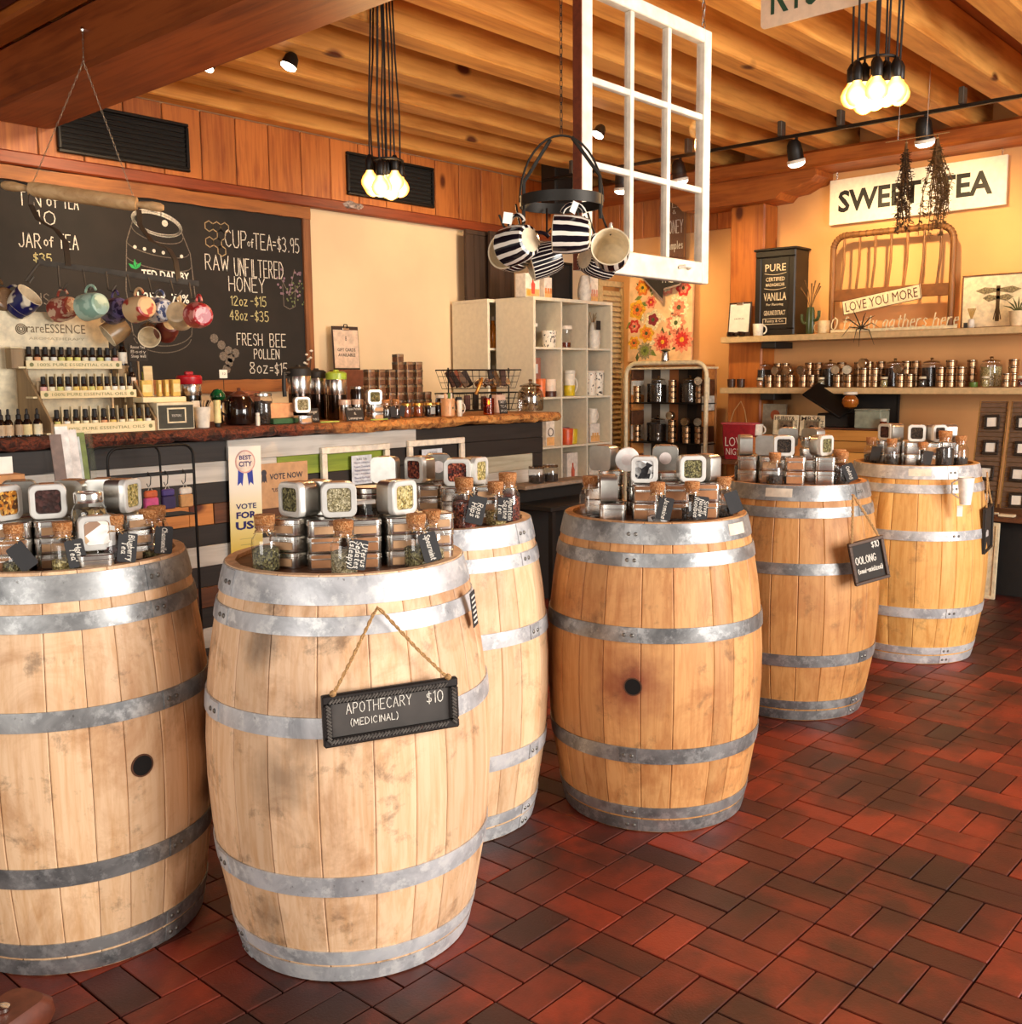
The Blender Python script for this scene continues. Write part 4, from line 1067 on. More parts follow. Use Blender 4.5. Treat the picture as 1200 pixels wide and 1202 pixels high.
# ---------------------------------------------------------------- builders for small goods
def cyl_jar(name, label, cat, loc, r, h, glassm, fill, lidm, lidh=.018, group=None, fillk=.8, seg=24, neck=.9):
    t = thing(name, label, cat, loc, 0, group)
    MB().lathe([(r*.8, .0005), (r*.96, .001), (r, .006), (r, h*.86), (r*neck, h*.95), (r*neck, h)], seg, False).build('glass_body', glassm, t)
    if fill: MB().lathe([(r*.9, .003), (r*.94, .006), (r*.94, h*fillk), (.001, h*fillk+.002)], seg).build('contents', fill, t)
    MB().lathe([(r*neck+.001, h-.004), (r*neck+.003, h-.002), (r*neck+.003, h+lidh-.003), (r*neck, h+lidh), (.001, h+lidh)], seg).build('lid', lidm, t)
    return t
def mugm(t, r, h, mat, ha=0, inner=None, seg=24, taper=.9, hr=.6, thick=.006):
    MB().lathe([(r*taper*.9, 0), (r*taper, .004), (r, h-.002), (r-.001, h), (r-.004, h), (r*taper-.005, .008), (.001, .0058)], seg).build('cup_body', mat, t)
    pts = []
    for i in range(9):
        a = R(-80+160*i/8); pts.append((r*.93+math.cos(a)*h*.32, 0, h*.5+math.sin(a)*h*.34))
    m = MB().tube(pts, thick, 8); m.tf(Matrix.Rotation(ha, 4, 'Z')); m.build('handle', mat, t)
def mug(label, loc, r, h, mat, ha=0.0, cat='mug', group=None, rot=None, **k):
    t = thing('mug', label, cat, loc, 0, group, rot); mugm(t, r, h, mat, ha, **k); return t
def card(name, label, cat, loc, w, h, rz=0.0, mat=None, thick=.004, group=None, lean=0.0, frame=None, fw=.01):
    t = thing(name, label, cat, loc, rz, group, rot=(R(lean), 0, rz))
    MB().box(-w/2, w/2, 0, thick, 0, h, .0005).build('panel', mat or M_paper, t)
    if frame: frame_mb(MB(), -w/2, w/2, 0, h, fw, -thick*1.2, thick*.9, .002).build('frame', frame, t)
    return t
VX = R(0)
# ---- essential oil display
M_birch = wood('birch_ply', 'f0ddb0', 'dfc48c', 'x', 20, .6, var=.05)
M_birchs = wood('birch_side', 'a88a62', '7f6544', 'z', 30, .6)
M_label = [flat('oil_label_'+n_, c, .6) for n_, c in (('cream', 'efe6c4'), ('white', 'eceadf'), ('lime', 'd3cf7a'), ('gold', 'e0c168'), ('pink', 'dca8a0'), ('grey', 'd4d8d2'), ('orange', 'd99a6b'))]
M_amberg = flat('amber_bottle', '2b130a', .12, coat=.5)
ds = thing('oil_display', 'three-tier birch display stand lettered PURE ESSENTIAL OILS on the counter', 'display stand', (0, 0, 0))
tiers = [((1.919,4.520,1.432), (2.353,4.520,1.440), (1.922,4.520,1.468), 12), ((1.924,4.410,1.305), (2.357,4.410,1.304), (1.927,4.410,1.337), 12), ((1.923,4.300,1.160), (2.379,4.300,1.154), (1.926,4.300,1.199), 11)]
tiername = ['top', 'middle', 'bottom']
oil = {}
def oil_meshes():
    b = MB().lathe([(.010, 0), (.0118, .001), (.0118, .030), (.009, .035), (.007, .037)], 14)
    c = MB().lathe([(.0088, .036), (.0092, .037), (.0088, .057), (.006, .0585)], 12)
    l = MB().lathe([(.0121, .004), (.0122, .0045), (.0122, .0275), (.0121, .028)], 14, False)
    return b.mesh('bottle_body', M_amberg), c.mesh('cap', M_blackp), [l.mesh('label', m_) for m_ in M_label]
ob_b, ob_c, ob_l = oil_meshes()
rnd = random.Random(14)
for ti, (a, b, c, n) in enumerate(tiers):
    x0, x1 = a[0], b[0]; y = a[1]; z0 = min(a[2], b[2]); 
    if ti == 2: z0 = CZ
    hgt = .046 if ti == 2 else max(.034, c[2]-a[2])
    MB().box(x0, x1, y-.004, y+.004, z0, z0+hgt, .001).build('lettered_board', M_birch, ds)
    MB().box(x0-.03, x1, y+.004, y+.075, z0+.002, z0+.010, .001).build('shelf_board', M_birch, ds)
    MB().box(x0, x1, y+.028, y+.034, z0+.01, z0+.075 if ti else z0+.085, .001).build('back_strip', M_birchs, ds)
    label_text('lettering', '100% PURE ESSENTIAL OILS', (x1-x0)*.78, .013, flat('olive_ink', '8d8a5c', .8), ds, (x0+x1)/2, y-.005, z0+hgt*.5)
    for sx in (x0+.022, x1-.022):
        m = MB().lathe([(.009, 0), (.009, .001)], 14); m.tf(Matrix.Rotation(math.pi/2, 4, 'X')); m.build('printed_seal', flat('olive_ink', '8d8a5c', .8), ds, (sx, y-.0045, z0+hgt*.5))
    for i in range(n):
        bx_ = x0+.022+(x1-x0-.044)*i/(n-1)
        t = thing('oil_bottle', 'small black-capped oil bottle, %s from left on the %s tier' % (nth(i), tiername[ti]), 'bottle', (bx_, y+.016, z0+hgt-.0155), 0, 'essential oil bottles on the display')
        t.location.z = z0+.0102
        s_ = 1.0+(hgt-.034)*8
        ob('bottle_body', ob_b, t); ob('cap', ob_c, t); ob('label', ob_l[rnd.choice([0, 0, 1, 1, 2, 3, 4, 5, 0, 6])], t)
        for ch in t.children: ch.scale = (1.12, 1.12, (hgt+.05)/.0585)
        if i < n-1 and ti: MB().box(-.0012, .0012, -.010, .010, 0, hgt+.062).build('divider', M_birch, ds, (bx_+(x1-x0-.044)/(n-1)/2, y+.018, z0+.01))
for sx in (tiers[2][0][0]-.012, tiers[2][1][0]+.002):
    m = MB(); m.rings([[(sx, 4.30, CZ), (sx, 4.30, CZ+.055), (sx-.0, 4.60, tiers[0][0][2]+.06), (sx, 4.62, CZ)], [(sx+.010, 4.30, CZ), (sx+.010, 4.30, CZ+.055), (sx+.010, 4.60, tiers[0][0][2]+.06), (sx+.010, 4.62, CZ)]])
    m.build('side_panel', M_birchs, ds)
for ti in (0, 1):
    a, b = tiers[ti][0], tiers[ti][1]
    for sx in (a[0]+.002, b[0]-.012): MB().box(sx, sx+.010, a[1]+.01, a[1]+.07, CZ, a[2]+.004).build('support', M_birchs, ds)
# brand board above the display
sg = thing('brand_board', 'cream board with the rareESSENCE name standing behind the oil display', 'sign', (0, 0, 0))
a = (1.782,4.620,1.462); b = (2.348,4.620,1.673)
MB().box(a[0], b[0], 4.62, 4.64, CZ+.0, b[2]+.01, .003).build('board', M_cream, sg)
a1 = (1.974,4.615,1.585); b1 = (2.238,4.615,1.638)
label_text('lettering', 'rareESSENCE', b1[0]-a1[0], .040, flat('brown_ink', '7d6a4f', .8), sg, (a1[0]+b1[0])/2, 4.6185, (a1[2]+b1[2])/2)
label_text('lettering', 'AROMATHERAPY', (b1[0]-a1[0])*.95, .012, flat('faint_ink', 'b8a687', .8), sg, (a1[0]+b1[0])/2, 4.6185, (a1[2]+b1[2])/2-.045)
c1 = (1.950,4.615,1.606)
for r_ in (.022, .015, .008): MB().tube([(c1[0]+r_*math.cos(2*math.pi*i/20), 4.6185, c1[2]+r_*math.sin(2*math.pi*i/20)) for i in range(20)], .0022, 5, closed=True).build('printed_swirl', flat('brown_ink', '7d6a4f', .8), sg)
t = thing('wooden_box', 'small plain wooden box at the left end of the top oil tier', 'box', (1.889,4.560,1.433)); 
MB().box(-.026, .026, -.03, .03, 0, .085, .002).build('box_body', M_birchs, t); MB().box(-.027, .027, -.031, .031, .086, .092, .001).build('lid', M_birch, t)
# five dark dropper bottles at the left
M_brownglass = flat('brown_glass', '1d0e08', .1, coat=.4)
def dropper(label, loc, s=1.0, lab='efe3bd', group=None):
    t = thing('dropper_bottle', label, 'bottle', loc, 0, group)
    MB().lathe([(.016*s, 0), (.0185*s, .002*s), (.0185*s, .062*s), (.012*s, .074*s), (.008*s, .078*s)], 18).build('bottle_body', M_brownglass, t)
    MB().lathe([(.010*s, .076*s), (.0105*s, .078*s), (.0105*s, .094*s), (.006*s, .098*s), (.0055*s, .118*s), (.003*s, .121*s)], 14).build('dropper_cap', M_blackp, t)
    MB().lathe([(.0188*s, .008*s), (.0189*s, .009*s), (.0189*s, .052*s), (.0188*s, .053*s)], 18, False).build('label', flat('label_'+lab, lab, .6), t)
    return t
for i, (loc, lab) in enumerate((((1.709,4.300,1.160), 'c7a985'), ((1.739,4.300,1.162), 'c7a985'), ((1.784,4.310,1.163), 'b89a78'), ((1.814,4.300,1.162), 'e6cf96'), ((1.856,4.300,1.160), 'e9dcb8'))):
    dropper('dark dropper bottle, %s from the left edge beside the oil display' % nth(i), (loc[0], loc[1], CZ), .95, lab, 'dropper bottles at the counter left end')
dropper('tall dropper bottle with white label beside the small chalk sign', (2.378,4.560,1.448), 1.15, 'f0e6d2')
z_ = 1.448
MB().box(-.03, .03, -.03, .03, -(z_-CZ), -.0005, .001).build('riser', M_birchs, ds, (2.378,4.560,1.448))
dropper('dropper bottle with white label at right end of the middle tier', (2.386,4.500,1.334), 1.1, 'efe0cf')
MB().box(-.03, .03, -.03, .03, -(1.334-CZ), -.0005, .001).build('riser', M_birchs, ds, (2.386,4.500,1.334))
cs = card('chalk_card', 'small chalk card with white writing above the yellow boxes', 'sign', (2.546,4.720,1.472), .10, .085, 0, M_slate)
cs.location.z = 1.472
MB().box(-.004, .004, .004, .012, -(1.472-CZ), .02).build('stake', M_birchs, cs)
for i, q in enumerate(('Rescue Your', 'Body', 'Sleep Well')): chalk('lettering', q, .075, .012, .0022, M_chalk, cs, 0, -.001, .062-i*.022)
es = thing('folding_board', 'upright pale wooden easel board behind the yellow boxes', 'board', (2.614,4.750,1.280), 0, None, rot=(R(-8), 0, R(-20))); es.location.z = CZ
MB().box(-.022, .022, 0, .012, 0, .30, .002).build('leg', M_birch, es); MB().box(-.02, .02, .06, .068, 0.02, .28).build('leg', M_cgrn, es)
# framed dark box, yellow boxes, tester tray
bxo = thing('display_box', 'cream box with dark framed front panel on the counter front', 'box', ((2.396+2.582)/2, 4.30, CZ))
w = (2.582-2.396)/2
MB().box(-w, w, .002, .17, 0, .125, .002).build('box_body', M_cream, bxo)
MB().box(-w+.006, w-.006, -.0015, .003, .006, .112).build('front_panel', flat('grey_green_panel', '3b3a30', .7), bxo)
frame_mb(MB(), -.048, .048, .030, .100, .007, -.006, -.001, .001).build('small_frame', M_cream, bxo)
label_text('lettering', 'TESTERS', .05, .010, M_chalk, bxo, 0, -.0025, .064)
MB().box(-w-.05, w-.02, .03, .20, .1255, .150, .002).build('tray', M_birch, bxo)
M_yb = flat('yellow_box_card', 'd6b35c', .7)
for i, (p, w_, h_) in enumerate((((2.424,4.440,1.318), .050, .055), ((2.477,4.420,1.313), .016, .055), ((2.512,4.420,1.313), .018, .057), ((2.560,4.420,1.312), .042, .058))):
    t = thing('soap_box', 'upright yellow soap box, %s from the left above the dark framed box' % nth(i), 'box', (p[0], p[1], CZ+.151), R(-3+i*3), 'yellow soap boxes')
    MB().box(-w_/2, w_/2, -.012, .012, 0, h_+.02, .001).build('carton', M_yb, t)
    MB().box(-w_/2+.004, w_/2-.004, -.0128, -.012, .02, h_, 0).build('printed_panel', flat('soap_print', 'e8d49a', .7), t)
# red-lidded jar, cup of spoons, yellow-labelled tube
t = thing('drink_dispenser', 'dark jar with red lid and chrome band beside the white spoon cup', 'dispenser', (2.712,4.550,1.196)); t.location.z = CZ
MB().lathe([(.052, 0), (.054, .004), (.054, .150), (.05, .155)], 28).build('jar_body', flat('dark_liquid', '140a07', .1, coat=.6), t)
MB().lathe([(.056, .150), (.057, .152), (.057, .205), (.056, .207)], 28).build('chrome_band', M_steel, t)
MB().lathe([(.060, .206), (.062, .209), (.062, .240), (.056, .248), (.02, .250)], 28).build('lid', M_red, t)
MB().box(-.02, .02, -.012, .012, .249, .268, .004).build('lid_knob', M_red, t)
MB().box(-.026, .026, -.058, -.055, .07, .125, .001).build('label_card', M_paper, t)
t = thing('spoon_cup', 'white paper cup full of wooden and steel spoons', 'cup', (2.659,4.360,1.153)); t.location.z = CZ
MB().lathe([(.030, 0), (.031, .002), (.041, .095), (.042, .098), (.040, .099), (.038, .096), (.03, .01), (.001, .009)], 26).build('cup_body', M_white, t)
rnd = random.Random(2)
for i in range(7):
    a = rnd.uniform(0, 6.28); m = MB().tube([(0, 0, .02), (.035*math.cos(a), .02*math.sin(a), .11), (.048*math.cos(a), .03*math.sin(a), .128)], .003, 6); m.build('spoon', M_steel if i % 2 else M_brownglass, t)
t = thing('balm_tube', 'tall tube with cream label standing upright beside the spoon cup', 'tube', (2.742,4.360,1.158)); t.location.z = CZ+.0005
MB().lathe([(.012, 0), (.0125, .018), (.0165, .02), (.017, .024), (.017, .125), (.015, .128)], 18).build('tube_body', flat('cream_tube', 'e8d596', .5), t)
MB().lathe([(.0130, 0), (.0135, .0015), (.0135, .017), (.013, .018)], 16).build('cap', M_blackp, t)
t = thing('ornament', 'shiny green glass ball standing behind the dark teapot', 'ornament', (2.963,4.700,1.273)); t.location.z = CZ
MB().lathe([(.025, 0), (.02, .05), (.015, .10)], 16).build('stand', M_black, t)
MB().lathe([(.001, .098), (.02, .103), (.037, .125), (.040, .14), (.036, .155), (.02, .175), (.001, .18)], 24).build('ball', flat('green_glass', '0f5a34', .08, coat=.8), t)
t = thing('price_holder', 'tiny white price card on a thin stand above the green ball', 'card', (3.065,4.800,1.225)); t.location.z = CZ
hz = 1.387-CZ
MB().tube([(0, 0, 0), (0, 0, hz)], .002, 6).build('stem', M_black, t); MB().box(-.024, .024, -.002, .002, hz, hz+.045, .001).build('card', M_paper, t)
MB().lathe([(.02, 0), (.018, .003)], 14).build('foot', M_black, t)
label_text('lettering', '12', .018, .012, M_ink, t, .004, -.0025, hz+.024)
# dark teapot and its brown box
t = thing('teapot', 'dark iron-coloured teapot on the counter beside a glass jar', 'teapot', (2.945,4.480,1.155)); t.location.z = CZ
MB().lathe([(.055, 0), (.07, .005), (.078, .05), (.074, .105), (.055, .14), (.03, .152)], 28).build('pot_body', M_brownglass, t)
MB().lathe([(.05, .142), (.048, .150), (.02, .165), (.008, .17), (.010, .182), (.001, .186)], 24).build('lid', flat('brown_lid', '5d2f1d', .4), t)
MB().tube([(.06, -.03, .05), (.075, -.06, .08), (.085, -.075, .12)], .010, 8, rr=[.014, .010, .007]).build('spout', M_brownglass, t)
MB().tube([(-.06, 0, .12), (-.10, 0, .12), (-.11, 0, .07), (-.07, 0, .04)], .006, 8).build('handle', M_brownglass, t)
t = thing('cardboard_box', 'low reddish brown box behind the dark teapot', 'box', (3.173,4.800,1.267)); t.location.z = CZ
MB().box(-.085, .085, -.05, .05, 0, .14, .003).build('box_body', flat('brown_card', '7a452c', .8), t); MB().box(-.088, .088, -.053, .053, .141, .165, .003).build('lid', flat('brown_card_lid', '8a4f33', .8), t)
cyl_jar('glass_jar', 'tall glass jar with silver lid holding wrapped tea beside the dark teapot', 'jar', (3.046, 4.42, CZ), .046, .145, M_glass, LF['tea'], M_steel, .012)
t = thing('salt_shaker', 'tiny white capped bottle in front of the glass jar', 'bottle', (2.928, 4.30, CZ)); MB().lathe([(.010, 0), (.011, .045), (.008, .050), (.008, .062), (.001, .063)], 12).build('bottle_body', M_white, t); MB().lathe([(.0085, .0505), (.0095, .051), (.0095, .0625), (.001, .0635)], 12).build('cap', M_paper, t)
t = thing('book_stack', 'stack of a peach card over a green booklet beside the big steel presses', 'booklets', (3.131, 4.40, CZ))
MB().box(-.075, .075, -.05, .05, 0, .028, .002).build('green_booklet', flat('green_cover', '2f5a30', .6), t); MB().box(-.07, .07, -.02, .02, .029, .105, .002).build('peach_card', flat('peach_card', 'dca070', .7), t)
# steel tea urns
def urn(label, loc, r, h, lid, liddesc='lid', handle=True):
    t = thing('tea_urn', label, 'urn', loc)
    MB().lathe([(r*.98, 0), (r, .004), (r, h*.50), (r*.99, h*.502)], 32).build('lower_body', flat('urn_dark', '3a2b22', .12, 0.9, coat=.4), t)
    MB().lathe([(r*1.03, h*.50), (r*1.04, h*.505), (r*1.04, h*.80), (r*1.03, h*.805)], 32).build('steel_band', M_steel, t)
    MB().lathe([(r*1.02, h*.806), (r*1.05, h*.81), (r*1.05, h*.93), (r*.8, h*.965), (r*.3, h*.97), (r*.25, h), (.001, h)], 32).build(liddesc, lid, t)
    if handle:
        MB().tube([(-r*.9, 0, h*.86), (-r*1.6, 0, h*.86), (-r*1.65, 0, h*.6), (-r*1.6, 0, h*.45)], .011, 8).build('handle', M_blackp, t)
    return t
urn('large steel tea urn with black lid and side handle', (3.333, 4.50, CZ), .060, .30, M_blackp)
urn('second steel tea urn with black lid, standing farther back', (3.584, 4.68, CZ), .052, .285, M_blackp, handle=False)
urn('steel tea urn with lime green lid', (3.620, 4.55, CZ), .056, .275, flat('lime_lid', '9db63a', .35), handle=False)
for i, (px_, s_, y_) in enumerate(((3.215, 1, 4.32), (3.718, 2, 4.34))):
    for k in range(s_): tin((px_, y_, CZ+k*.0418), R(-10), 'silver square tin, %s under the propped tin near the %s' % (['only one', 'lower' if s_ == 2 else 'only one'][min(k, 1)] if k == 0 else 'upper one', 'big steel urn' if i == 0 else 'tea tin pyramid'), GT, 1)
    upright((px_, y_, CZ+s_*.0418+(.012 if i == 0 else 0)), R(-24), 'white-rimmed tin propped up %s' % ('before the big steel urn' if i == 0 else 'on two tins before the tin pyramid'), GU, 'pale' if i == 0 else 'green')
def small_sign(label, loc, w, h, lines, rz=0, th=.010):
    t = thing('chalk_sign', label, 'sign', loc, rz, None, rot=(R(-10), 0, rz))
    MB().box(-w/2, w/2, 0, .006, 0, h, .001).build('board', M_slate, t)
    n = len(lines)
    for i, q in enumerate(lines): chalk('lettering', q, w*(.75 if len(q) > 2 else .12), th, .0018, M_chalk, t, 0, -.001, h*(1-(i+.8)/n)+.004)
    return t
small_sign('small chalk sign reading Ginger Chai between two steel urns', (3.316, 4.36, CZ), .075, .075, ['Ginger', 'Chai'], 0, .014)
small_sign('small chalk sign reading Rose Petals and Lemongrass', (3.563, 4.32, CZ), .120, .075, ['Rose Petals', '&', 'Lemongrass'], 0, .012)
cyl_jar('dark_bottle', 'black lidded canister behind the Rose Petals sign', 'canister', (3.859, 4.66, CZ), .042, .17, M_brownglass, None, M_steeld, .012)
for i, (x_, y_) in enumerate(((3.602, 4.46), (3.692, 4.46))):
    t = thing('round_tin', 'round tin with pinkish lid, %s of two behind the Rose Petals sign' % ['left', 'right'][i], 'tin', (x_, y_, CZ)); MB().lathe([(.032, 0), (.033, .002), (.033, .085)], 24).build('body', M_steeld, t); MB().lathe([(.034, .083), (.0345, .085), (.0345, .108), (.032, .111), (.001, .111)], 24).build('lid', flat('pinkish_lid', 'd9b9a5', .4, .4), t)
for i, (a, m_) in enumerate((((3.351,4.270,1.144), 1), ((3.689,4.270,1.145), 1))):
    t = thing('green_marker', 'flat lime green strip lying on the counter edge, %s of two' % ['left', 'right'][i], 'marker', (a[0], 4.275, CZ)); MB().box(-.06, .06, -.006, .006, 0, .007, .002).build('strip', flat('lime_strip', 'a7bf5a', .5), t)
# pyramid of small tins with chrome corners
pt = {}
m = MB(); m.rings(rstack(.056, .05, .006, [(0, 0), (0, .040)], 2)); pt['b'] = m.mesh('body', flat('brown_tin', '8b6750', .4, .6, var=.3))
m = MB(); m.rings(rstack(.058, .052, .006, [(0, .030), (0, .044), (.003, .0465)], 2)); pt['l'] = m.mesh('lid', M_steeld)
m = MB(); m.box(-.029, -.021, -.0275, -.0255, 0, .0465); pt['c'] = m.mesh('bright_corner', M_steel)
pyr = [(430, 5), (443, 5), (456, 5), (469, 7), (480, 6), (490, 6), (500, 2)]
PYX = [4.070, 4.151, 4.234, 4.304, 4.383, 4.463, 4.537]
for ci, (cx_, n_) in enumerate(zip(PYX, [6, 6, 6, 8, 7, 7, 3])):
    for k in range(n_):
        t = thing('tea_tin', 'small brown tea tin, %s column from left, %s from the bottom of the pyramid' % (nth(ci), nth(k)), 'tin', (cx_+(k % 2)*.002, 4.80, CZ+k*.0468), R((k*3+ci*5) % 7-3), 'pyramid of small brown tins at the back of the counter')
        ob('body', pt['b'], t); ob('lid', pt['l'], t); ob('bright_corner', pt['c'], t)
cbottle((3.764, 4.30, CZ), 0, 'left corked bottle of dark tea before the honey jars', 'tea', .05, .85, '', 0, group=None)
cbottle((3.851, 4.32, CZ), 0, 'right corked bottle of dark tea before the honey jars', 'tea', .05, .85, '', 20, group=None)
M_honey = glass('honey_glass', 'c8712a', .03)
for i, (x_, m_) in enumerate(((4.019, 'amber'), (4.113, 'amber'), (4.202, 'dark'), (4.286, 'dark'))):
    t = cyl_jar('honey_jar', 'jar with gold lid, %s of four in a row on the counter' % nth(i), 'jar', (x_, 4.42, CZ), .030, .070, M_glass, flat('honey_%s' % m_, {'amber': '7d3a16', 'dark': '1c1210'}[m_], .2, coat=.4), M_gold, .012, 'gold lidded jars', .85)
    if i == 2: MB().box(-.018, .018, -.0335, -.030, .015, .055, .0005).build('paper_label', flat('grey_label', '9aa0a0', .6), t)
t = thing('jar_tray', 'long low black tray under the four gold-lidded jars', 'tray', (4.154, 4.42, CZ-.0005)); MB().box(-.15, .15, -.045, .045, 0, .002, .0005).build('tray', M_black, t)
t.location.z = CZ-.0025
cyl_jar('preserve_jar', 'dark preserve jar with white lid standing behind the tan mug', 'jar', (4.511, 4.62, CZ), .045, .105, M_brownglass, None, M_white, .016)
mg = mug('tan mug printed with a small plant and filled with rolled cards', (4.269, 4.33, CZ), .042, .105, flat('tan_glaze', 'cf9a6b', .35), R(-10), taper=.97)
for i, (dx, c) in enumerate(((-.012, 'e2b48c'), (.008, '5d7a3a'), (.018, 'e8d6c2'))): MB().tube([(dx, 0, .01), (dx*1.6, .0, .135)], .008, 8).build('rolled_card', flat('card_'+c, c, .7), mg)
MB().lathe([(.006, 0), (.006, .001)], 8).build('printed_plant', flat('plant_print', '4b5a3a', .8), mg, (0, -.0425, .05), (math.pi/2, 0, 0))
t = thing('tumbler', 'white handled tumbler standing against the tan mug', 'cup', (4.318, 4.28, CZ)); mugm(t, .016, .095, M_white, 0, hr=.4, thick=.003)
t = thing('candle_glass', 'glowing amber candle glass with green wax on the counter', 'candle', (4.590, 4.30, CZ))
MB().lathe([(.030, 0), (.034, .003), (.035, .100), (.033, .101), (.032, .01), (.001, .009)], 26).build('glass', glass('amber_glass', 'e8a04a', .05), t)
MB().lathe([(.0305, .010), (.0315, .048), (.001, .050)], 24).build('wax', flat('green_wax', '7c8a2c', .5), t)
MB().lathe([(.001, .060), (.007, .068), (.005, .08), (.001, .092)], 10).build('flame', flat('flame', 'ffcf80', .5, emit=9), t)
# wire basket on the counter, two tiers, filled with goods
wb_ = thing('wire_basket', 'two-tier black wire basket full of small goods on the counter', 'basket', ((4.647+5.255)/2, 4.72, CZ))
bw = (5.255-4.647)/2
def wire_basket(parent, w, d, z0, z1, nx=9, ny=4, nz=3):
    m = MB()
    for k in range(nz+1):
        f = .86+.14*k/nz; z = z0+(z1-z0)*k/nz; r_ = .0045 if k == nz else .0018
        m.tube([(-w*f, -d*f, z), (w*f, -d*f, z), (w*f, d*f, z), (-w*f, d*f, z)], r_, 5, closed=True)
    for i in range(nx+1):
        x = -1+2*i/nx
        for s_ in (-1, 1): m.tube([(w*x*.86, s_*d*.86, z0), (w*x, s_*d, z1)], .0018, 4)
        m.tube([(w*x*.86, -d*.86, z0), (w*x*.86, d*.86, z0)], .0015, 4)
    for i in range(1, ny):
        y = -1+2*i/ny
        for s_ in (-1, 1): m.tube([(s_*w*.86, d*y*.86, z0), (s_*w, d*y, z1)], .0018, 4)
    return m.build('wire_tray', M_black, parent)
wire_basket(wb_, bw, .10, .155, .275); wire_basket(wb_, bw, .11, .012, .125)
for sx in (-1, 1): MB().tube([(sx*bw*.95, 0, .0), (sx*bw*.95, 0, .29)], .005, 6).build('upright', M_black, wb_)
rnd = random.Random(9)
goods = []
for i in range(14):
    kind = rnd.choice(['jar', 'packet', 'packet'])
    px_ = wb_.location.x+(-1+2*(i+.5)/14)*bw*.8; py_ = 4.72+rnd.uniform(-.04, .04)
    if kind == 'jar' or i in (4, 6, 8, 10):
        t = thing('sample_jar', 'small round silver jar, %s piece from left in the upper basket' % nth(i), 'jar', (px_, py_-.02, CZ+.160), 0, 'goods in the upper wire basket', rot=(R(70), 0, R(rnd.uniform(-30, 30))))
        MB().lathe([(.024, 0), (.025, .002), (.025, .028)], 20).build('body', M_steel, t); MB().lathe([(.026, .026), (.026, .038), (.001, .039)], 20).build('lid', M_steeld, t); t.location.z = CZ+.185
    else:
        t = thing('tea_packet', 'small tea packet, %s piece from left in the upper basket' % nth(i), 'packet', (px_, py_, CZ+.170), R(rnd.uniform(-20, 20)), 'goods in the upper wire basket', rot=(R(-12), R(rnd.uniform(-40, 40)), R(rnd.uniform(-20, 20))))
        MB().box(-.022, .022, -.010, .010, 0, .11, .004).build('pouch', flat('packet_%d' % (i % 4), ['4a2a1c', '2a1c16', '8a4a34', '6a4a2a'][i % 4], .5), t)
for i in range(6):
    t = thing('tea_packet', 'dark packet, %s from left in the lower basket' % nth(i), 'packet', (wb_.location.x+(-1+2*(i+.5)/6)*bw*.78, 4.72, CZ+.018), R(i*7-20), 'goods in the lower wire basket')
    MB().box(-.020, .020, -.012, .012, 0, .085+.01*(i % 3), .004).build('pouch', flat('dark_packet_%d' % (i % 2), ['1c1512', '5d3a30'][i % 2], .5), t)
t = thing('gold_tube', 'slanting gold tube sticking out of the wire basket front', 'tube', (4.718, 4.53, CZ+.12), 0, None, rot=(R(8), R(24), 0)); MB().lathe([(.010, 0), (.011, .002), (.011, .10), (.008, .105), (.008, .115)], 16).build('tube_body', flat('gold_tube', 'c98a3a', .3, .6), t)
small_sign('tiny chalk sign reading SWEET TEA MIX before the wire basket', (4.796, 4.36, CZ), .070, .085, ['SWEET', 'TEA', 'MIX'], 0, .015)
t = thing('flat_box', 'pale flat box lying in the wire basket behind the candle', 'box', (4.900, 4.50, CZ), 0); MB().box(-.045, .045, -.02, .02, 0, .115, .002).build('box_body', flat('pink_card', 'dcb9a2', .7), t)
t = thing('lidded_jar', 'clear glass jar with knobbed glass lid and goods inside at the counter end', 'jar', (5.213, 4.50, CZ))
MB().lathe([(.07, .001), (.083, .004), (.088, .02), (.088, .10), (.080, .135), (.062, .150), (.060, .160)], 32, False).build('glass_body', M_jarglass, t)
MB().lathe([(.070, .162), (.074, .165), (.070, .172), (.03, .184), (.008, .190), (.010, .198), (.014, .204), (.010, .212), (.001, .214)], 28).build('glass_lid', glass('lid_glass', 'b9a48c', .05, .9), t)
for i in range(13): MB().lathe([(.001, -.016), (.018, -.010), (.022, 0), (.016, .011), (.001, .016)], 10).build('wrapped_sweet', M_steel if i % 2 else M_cream, t, (.05*math.cos(i*1.9), .05*math.sin(i*1.9), .028+.026*(i % 4)), (i, i*2, 0))
t = mug('small glass creamer jug beside the clear lidded jar', (4.996, 4.40, CZ), .022, .085, M_glass, math.pi, cat='jug', thick=.003)
# clipboard leaning against the wall behind the counter
cl = thing('clipboard', 'clipboard with paper reading GIFT CARDS AVAILABLE leaning against the cream wall', 'clipboard', (0, 0, 0), 0, None, rot=(R(-3), 0, 0)); cl.location = ((4.489+4.723)/2, 5.70, 1.443)
w = (4.723-4.489)/2; h = 1.742-1.443
MB().box(-w, w, 0, .006, 0, h, .002).build('board', flat('clipboard_brown', '3a2418', .6), cl); MB().box(-w+.01, w-.008, -.003, -.0005, .012, h-.025).build('paper', flat('pinkish_paper', 'e2c6ae', .8), cl)
MB().box(-.03, .03, -.012, 0, h-.03, h-.01, .003).build('clip', M_steeld, cl); MB().tube([(-.02, -.006, h-.01), (-.012, -.008, h+.012), (.012, -.008, h+.012), (.02, -.006, h-.01)], .004, 6).build('clip_ring', M_black, cl)
label_text('lettering', 'GIFT CARDS', w*1.35, .022, M_ink, cl, 0, -.0035, h*.46, bold=.02); label_text('lettering', 'AVAILABLE', w*1.3, .022, M_ink, cl, 0, -.0035, h*.34, bold=.02)
